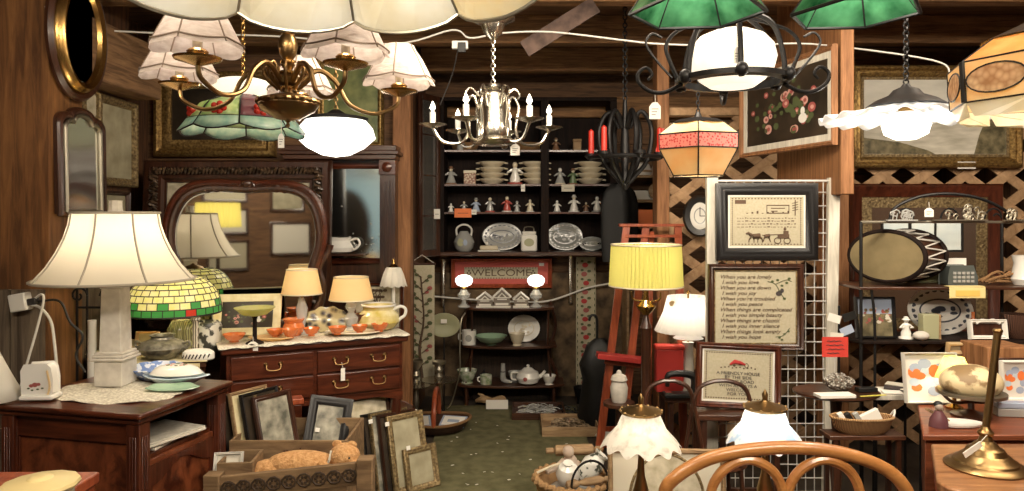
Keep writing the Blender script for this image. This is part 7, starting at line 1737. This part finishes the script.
# ---- iron cage chandelier around the white globe
Y = 2.05; t = hang('globe_chandelier', 'black scrolled iron pendant around a big glowing white globe', 'pendant lamp', 732, Y)
t.part('globe', K['opal_soft'], M().lathe([(22, zy(87)), (32, zy(80)), (40, zy(70)), (43, zy(58)), (40, zy(46)), (32, zy(37)), (18, zy(31)), (.1, zy(29.5))], seg=40))
t.part('ring', K['iron'], M().lathe([(46, zy(84)), (56, zy(83)), (56, zy(78)), (46, zy(77)), (46, zy(84))], seg=40, caps=False))
for k in range(6):
    a = R(k*60+22); c, s = math.cos(a), math.sin(a)
    arm = t.part('strap', K['iron'], M().tube([(52*c, 52*s, zy(86)), (50*c, 50*s, zy(60)), (40*c, 40*s, zy(30)), (16*c, 16*s, zy(14)), (4*c, 4*s, zy(8))], 2.6, 8, smooth=5))
    t.part('boss', K['iron'], M().sphere((56*c, 56*s, zy(80)), 6, 6, 7, 12, 8), arm)
for k in range(3):
    a = R((180, -4, 80)[k]); c, s = math.cos(a), math.sin(a)
    m = M().tube([(x*c, x*s, zy(z)) for x, z in ((50, 84), (66, 92), (80, 92), (92, 84), (94, 74), (86, 68), (80, 74), (84, 80))], [2.2, 2, 1.4], 8, smooth=5)
    m.tube([(x*c, x*s, zy(z)) for x, z in ((54, 80), (62, 62), (66, 46), (56, 32), (36, 24), (14, 18))], [2.2, 1.6], 8, smooth=5)
    m.tube([(x*c, x*s, zy(z)) for x, z in ((60, 78), (76, 60), (86, 44), (80, 34), (70, 38))], 1.3, 6, smooth=5)
    t.part('scroll_arm', K['iron'], m)
t.part('crown', K['iron'], M().lathe([(16, zy(20)), (18, zy(14)), (8, zy(8)), (4, zy(0))], seg=20)); chain(t, 0, 0, zy(0), ceil_z(Y, 2.78), K['iron'], s=1.6)
t.part('ceiling_plate', K['iron'], M().lathe([(4, ceil_z(Y, 2.75)), (16, ceil_z(Y, 2.775)), (16, ceil_z(Y, 2.78))], seg=24))
t.tag(-10, -47, zy(32), 5, 15, 26)
# ---- green slag glass pendants at the top
def hexlamp(name, lab, cx, cyY, Rb, Rt, zb, zt, glass, n=6, rot=0, power=3, band=None, finial=True, lead=.006):
    t = T(name, lab, 'pendant lamp', loc=(cx, cyY, EYE), u=1)
    vb = [(Rb*math.cos(rot+2*PI*k/n), Rb*math.sin(rot+2*PI*k/n), zb) for k in range(n)]; vt = [(Rt*math.cos(rot+2*PI*k/n), Rt*math.sin(rot+2*PI*k/n), zt) for k in range(n)]
    for k in range(n):
        t.part('glass_panel', glass, M().add([vb[k], vb[(k+1) % n], vt[(k+1) % n], vt[k]], [(0, 1, 2, 3)]), smooth=0, solid=.003)
    m = M()
    for k in range(n): m.tube([vb[k], vt[k]], lead, 6).tube([vb[k], vb[(k+1) % n]], lead, 6).tube([vt[k], vt[(k+1) % n]], lead, 6)
    t.part('lead_came', K['lead'], m)
    t.part('cap', K['iron'], M().lathe([(Rt*1.05, zt), (Rt*.8, zt+.03), (.015, zt+.05), (.012, zt+.06)], seg=20))
    t.part('cord', K['dark_cord'], M().tube([(0, 0, zt+.05), (0, 0, CEIL-EYE)], .006, 6))
    t.bulb(0, 0, (zb*.45+zt*.55), power, r=.03, col=(1, .93, .8))
    return t
hexlamp('green_glass_pendant', 'green slag glass pendant overhead between the silver and the globe chandelier', .277, 1.075, .100, .04, .302, .39, K['green_slag'], rot=-R(6), lead=.003, power=1.2)
hexlamp('green_glass_pendant', 'green slag glass pendant overhead between globe chandelier and white ruffled pendant', .518, 1.085, .094, .04, .303, .38, K['green_slag'], rot=-R(4), lead=.003, power=1.2)
# ---- caramel hexagonal lantern with the red filigree band
Y = 2.65; t = hang('caramel_lantern', 'six sided caramel glass lantern with a red filigree band', 'pendant lamp', 698, Y)
lv = [(27, zy(124)), (43, zy(136)), (42.5, zy(150)), (27, zy(176))]; rot = R(16); ys_ = 1.0
def hx(r, z, k): a = rot+k*PI/3; return (r*math.cos(a), r*math.sin(a), z)
for j, (mk) in enumerate(('caramel_pale', 'red_filigree', 'caramel_pale')):
    for k in range(6): t.part(('upper_panel', 'filigree_band', 'lower_panel')[j], K[mk], M().add([hx(*lv[j], k), hx(*lv[j], k+1), hx(*lv[j+1], k+1), hx(*lv[j+1], k)], [(0, 1, 2, 3)]), smooth=0, solid=.8)
m = M()
for j in range(4):
    for k in range(6): m.tube([hx(*lv[j], k), hx(*lv[j], k+1)], .8, 5)
for j in range(3):
    for k in range(6): m.tube([hx(*lv[j], k), hx(*lv[j+1], k)], .8, 5)
t.part('lead_came', K['lead'], m); t.part('cap', K['iron'], M().lathe([(28, zy(124)), (20, zy(120)), (4, zy(117)), (2, zy(112))], seg=20)); chain(t, 0, 0, zy(113), ceil_z(Y), K['iron'], s=1.1); t.bulb(0, 0, zy(148), 3.0, r=.03, col=(1, .85, .6))
t.part('glass_bulb', K['bulb_glow'], M().sphere((0, 0, zy(148)), 4))
# ---- white ruffled pendant
Y = 2.25; t = hang('ruffled_pendant', 'wide white pleated glass pendant with a glowing round bulb on a black chain', 'pendant lamp', 906, Y)
t.part('glass_shade', mat('ruffle_glass', (.88, .88, .86), .25, trans=.45, emit=.25, ecol=(1, .97, .92)), M().lathe([(80, zy(118)), (66, zy(117)), (44, zy(112)), (24, zy(106)), (14, zy(102))], seg=160, fn=lambda r, z, a, i: (r*(1+.01*math.cos(a*16)), z+((2.7, 2.4, 1.5, .6, 0)[i]*math.cos(a*18))), caps=False), smooth=60, solid=1)
t.part('cap', K['iron'], M().lathe([(37, zy(106)), (28, zy(100)), (16, zy(95)), (12, zy(90)), (5, zy(87)), (3, zy(84))], seg=28)); t.part('globe_bulb', K['opal_glow'], M().lathe([(8, zy(112)), (18, zy(115)), (22.5, zy(125)), (20, zy(134)), (10, zy(139)), (.1, zy(140))], seg=32))
chain(t, 0, 0, zy(84), ceil_z(Y, 2.78), K['iron'], s=1.7); t.bulb(0, -0, zy(146), 11, r=.06, col=(1, .93, .82))
t.part('bulb_socket', K['brass'], M().lathe([(7, zy(108)), (7, zy(113))], seg=16))
# ---- caramel paneled lamp cut by the picture edge
t = T('shell_panel_lamp', 'many-sided caramel glass lamp with shell ovals, cut by the picture edge', 'pendant lamp', loc=P(1046, 218, 1.75), u=1.75/F)
n = 8; rot = R(2); Rp = 86
def ox(r, z, a): return (r*math.cos(a), r*math.sin(a), z)
prof_ = [(Rp*.62, zy(36)), (Rp, zy(60)), (Rp*.97, zy(100))]
for k in range(n):
    a0, a1 = rot+2*PI*k/n, rot+2*PI*(k+1)/n
    t.part('roof_panel', K['caramel'], M().add([ox(*prof_[0], a0), ox(*prof_[0], a1), ox(*prof_[1], a1), ox(*prof_[1], a0)], [(0, 1, 2, 3)]), smooth=0, solid=.8)
    g0, g1 = a0, a1
    pn = t.part('side_panel', K['caramel_pale'] , M().add([ox(*prof_[1], a0), ox(*prof_[1], a1), ox(*prof_[2], a1), ox(*prof_[2], a0)], [(0, 1, 2, 3)]), smooth=0, solid=.8)
    ca = (a0+a1)/2; rr = Rp*math.cos(PI/n)*1.0+.9; hw = Rp*math.sin(PI/n)*.86
    ov = []
    for j in range(20): b = j*PI/10; xx = hw*math.cos(b); ov.append((rr*math.cos(ca)-xx*math.sin(ca), rr*math.sin(ca)+xx*math.cos(ca), (zy(60)+zy(100))/2+14*math.sin(b)))
    t.part('shell_oval', K['shell_glass'], M().add(ov, [tuple(range(20))]), pn, smooth=0); t.part('oval_came', K['lead'], M().tube(ov, .9, 5, True), pn)
    lo_ = [ox(Rp*.95, zy(100), a0), ox(Rp*.95, zy(100), a1), ox(Rp*.88, zy(114), a1-.05), ox(Rp*.90, zy(116), ca), ox(Rp*.88, zy(114), a0+.05)]
    t.part('skirt_panel', K['panel_cream'], M().add(lo_, [(0, 1, 2, 3, 4)]), smooth=0, solid=.8)
m = M()
for k in range(n):
    a0, a1 = rot+2*PI*k/n, rot+2*PI*(k+1)/n
    for r_, z_ in prof_: m.tube([ox(r_, z_, a0), ox(r_, z_, a1)], 1.0, 5)
    m.tube([ox(*prof_[0], a0), ox(*prof_[1], a0)], 1.1, 5).tube([ox(*prof_[1], a0), ox(*prof_[2], a0)], 3.2 if k in (4, 5) else 1.4, 6)
t.part('lead_came', K['lead'], m); t.part('cap', K['iron'], M().lathe([(Rp*.65, zy(36)), (Rp*.3, zy(22)), (6, zy(12)), (4, zy(-6))], seg=24)); chain(t, 0, 0, zy(-5), ceil_z(1.75, 2.78), K['iron'], s=1.8); t.bulb(0, 0, zy(68), 3.2, r=.04, col=(1, .86, .62))
t.tag(-42, -76, zy(112), 12, 15, 24); t.tag(-60, -58, zy(112), 8, 10, 10)
# ---- big scalloped panel lamp at the top
t = T('scalloped_panel_lamp', 'huge cream slag glass lamp with scalloped panels hanging over the top edge', 'pendant lamp', loc=(-.375, 1.25, EYE), u=1)
n = 12; RB_ = .52; hb = .455; rot = R(90)+PI/n*.1
for k in range(n):
    a0 = rot+2*PI*k/n; a1 = rot+2*PI*(k+1)/n; pts = []; nn = 10
    for j in range(nn+1):
        a = a0+(a1-a0)*j/nn; sc = math.sin(PI*j/nn)**.6*.036
        r = RB_*math.cos(PI/n)/math.cos(a-(a0+a1)/2)
        pts.append((r*math.cos(a), r*math.sin(a), hb+.022-sc))
    top = [(.34*math.cos(a1), .34*math.sin(a1), hb+.20), (.34*math.cos(a0), .34*math.sin(a0), hb+.20)]
    t.part('glass_panel', K['panel_milk'] if k not in (2, 3, 9, 10) else mat('panel_amber', (.84, .68, .36), .3, kind='noise', col2=(.86, .78, .58), scale=9, trans=.5), M().add(pts+top, [tuple(range(nn+3))]), smooth=0, solid=.004)
    m = M().tube(pts, .005, 6).tube([pts[0], top[1]], .005, 6); t.part('came', K['pewter'], m)
m = M().tube([(.34*math.cos(a*PI/24), .34*math.sin(a*PI/24), hb+.20) for a in range(48)], .006, 6, True); t.part('top_ring', K['pewter'], m)
t.part('top_dome', K['panel_cream'], M().lathe([(.34, hb+.20), (.22, hb+.30), (.04, hb+.34)], seg=24)); t.part('rod', K['pewter'], M().tube([(0, 0, hb+.34), (0, 0, CEIL-EYE)], .012, 8))
t.bulb(0, 0, hb+.12, 17, r=.05, col=(1, .92, .78))
# ---- dim flowered stained glass pendant
Y = 3.0; t = hang('flowered_glass_pendant', 'stained glass pendant with mottled green petals and red flowers behind the chandelier', 'pendant lamp', 243, Y)
n = 8
for k in range(n):
    a0, a1 = 2*PI*k/n+.3, 2*PI*(k+1)/n+.3; nn = 8
    def ring_(rf_, zf_): return [(rf_(j)*math.cos(a0+(a1-a0)*j/nn), rf_(j)*math.sin(a0+(a1-a0)*j/nn), zf_(j)) for j in range(nn+1)]
    r0 = ring_(lambda j: 58+3*math.sin(PI*j/nn), lambda j: zy(130)-5*math.sin(PI*j/nn)); r1 = ring_(lambda j: 52, lambda j: zy(122)); r2 = ring_(lambda j: 40, lambda j: zy(106)); r3 = ring_(lambda j: 14, lambda j: zy(96))
    def strip(A, B): return (A+B, [(j, j+1, nn+1+j+1, nn+1+j) for j in range(nn)])
    t.part('border_panel', K['aqua_glass'], M().add(*strip(r0, r1)), solid=.5); t.part('petal_panel', K['mottled_green'] if k % 3 else K['purple_glass'], M().add(*strip(r1, r2)).add(*strip(r2, r3)), solid=.5)
    ca = (a0+a1)/2; m = M()
    for j in range(5): m.sphere((49.5*math.cos(ca+.10*math.cos(j*1.26)), 49.5*math.sin(ca+.10*math.cos(j*1.26)), zy(115)+4*math.sin(j*1.26)), 3.2, 3.2, 3, 8, 6)
    t.part('flower_jewel', K['red_glass'], m)
    t.part('came', K['lead'], M().tube(r0, .8, 5).tube(r1, .6, 5).tube([r0[0], r1[0], r2[0], r3[0]], .9, 5, smooth=3))
t.part('crown', K['opal_soft'], M().lathe([(14, zy(96)), (30, zy(92)), (38, zy(86)), (20, zy(80)), (3, zy(78))], seg=28)); chain(t, 0, 0, zy(78), ceil_z(Y), K['brass'], s=1.2); t.bulb(0, 0, zy(112), 4.5, r=.03)
t.part('glass_bulb', K['bulb_glow'], M().sphere((0, 0, zy(112)), 4))
# ---- opal oval pendant
Y = 3.3; t = hang('opal_pendant', 'glowing white opal oval pendant under the brass chandelier arm', 'pendant lamp', 336, Y)
t.part('opal_glass', K['opal_glow'], M().lathe([(.1, zy(157)), (14, zy(155)), (28, zy(148)), (39, zy(138)), (36, zy(128)), (30, zy(121)), (.1, zy(120))], seg=36)); t.part('gallery', K['iron'], M().lathe([(31, zy(121)), (32, zy(118)), (10, zy(114)), (4, zy(110))], seg=26)); chain(t, 0, 0, zy(110), ceil_z(Y, 2.78), K['old_brass'], s=1.2)
t.bulb(0, -0, zy(166), 5, r=.10, col=(1, .93, .80))
# ---- cables and the hanging lamp board under the ceiling
one('ceiling_cable', 'white cable looping below the ceiling joists', 'cable', K['cord'], M().tube([(-420, 0, 0), (-330, 0, -4), (-240, 0, -6), (-120, 0, -14), (-60, 0, 0), (-42, 0, -8), (-10, 0, -3), (40, 0, -2), (110, 0, -10), (150, 0, -14), (230, 0, -16), (300, 0, -14), (420, 0, -30), (440, 0, -46)], .9, 6, smooth=6), 512, 30, 3.66)
t = T('junction_box', 'small black and white junction box hung on the white ceiling cable', 'box', 460, 45, 3.64); t.part('housing', K['white_paint'], M().box(-8, 8, -2, 3, -4, 4), bevel=.6); t.part('switch', K['black'], M().box(-2, 6, -4, -2, -8, 2), bevel=.4); t.part('cord', K['dark_cord'], M().tube([(-2, 0, -4), (-8, 0, -30), (-20, 0, -60)], .6, 5, smooth=4))
one('rusty_strap', 'rusty metal strap crossing the joist at a slant', 'strap', K['rust'], M().cbox((0, 0, 0), (84, 2, 17), ry=-.56), 560, 27, 3.67)

# ================================================================ things only the mirrors see, behind the viewer
t = T('floor_lamp', 'added copy of the yellow floor lamp, seen only in the dressing mirror', 'floor lamp', loc=(-1.0, -.6, .001))  # copy of the floor lamp, added for its reflection in the dressing mirror
t.part('pole', K['walnut'], M().lathe([(.14, 0), (.13, .03), (.02, .06), (.02, 1.3)], seg=16)); t.part('lamp_shade', K['shade_yellow'], M().lathe([(.25, 1.36), (.235, 1.64)], seg=120, fn=lambda r, z, a, i: (r+.005*math.cos(a*30), z), caps=False)); t.bulb(0, 0, 1.5, 9, r=.03); t.part('bracket', K['brass'], M().tube([(0, 0, 1.3), (0, 0, 1.62)], .008, 6))
for k, (x, z, w_, h, a) in enumerate(((-.62, 1.68, .62, .38, 'linen'), (-.55, 1.22, .5, .38, 'mat_board'), (-.58, .70, .58, .44, 'linen'), (.25, 1.55, .5, .5, 'old_print'), (.3, .9, .6, .5, 'paper'), (-1.4, 1.3, .4, .5, 'engraving'))):
    picture('rear_picture', ('wide pale sampler, topmost on the rear wall', 'pale matted print, second down on the rear wall', 'verse sampler, lowest of the rear wall column', 'brown print on the rear wall, alone past the column', 'white print low on the rear wall', 'etching on the rear wall near the shop window')[k], -w_/.008, 0, w_/.008, h/.004, 1, K['walnut'], 10, art_plain(a), loc=Vector((x, -2.685, z)), u=.004, rz=PI)
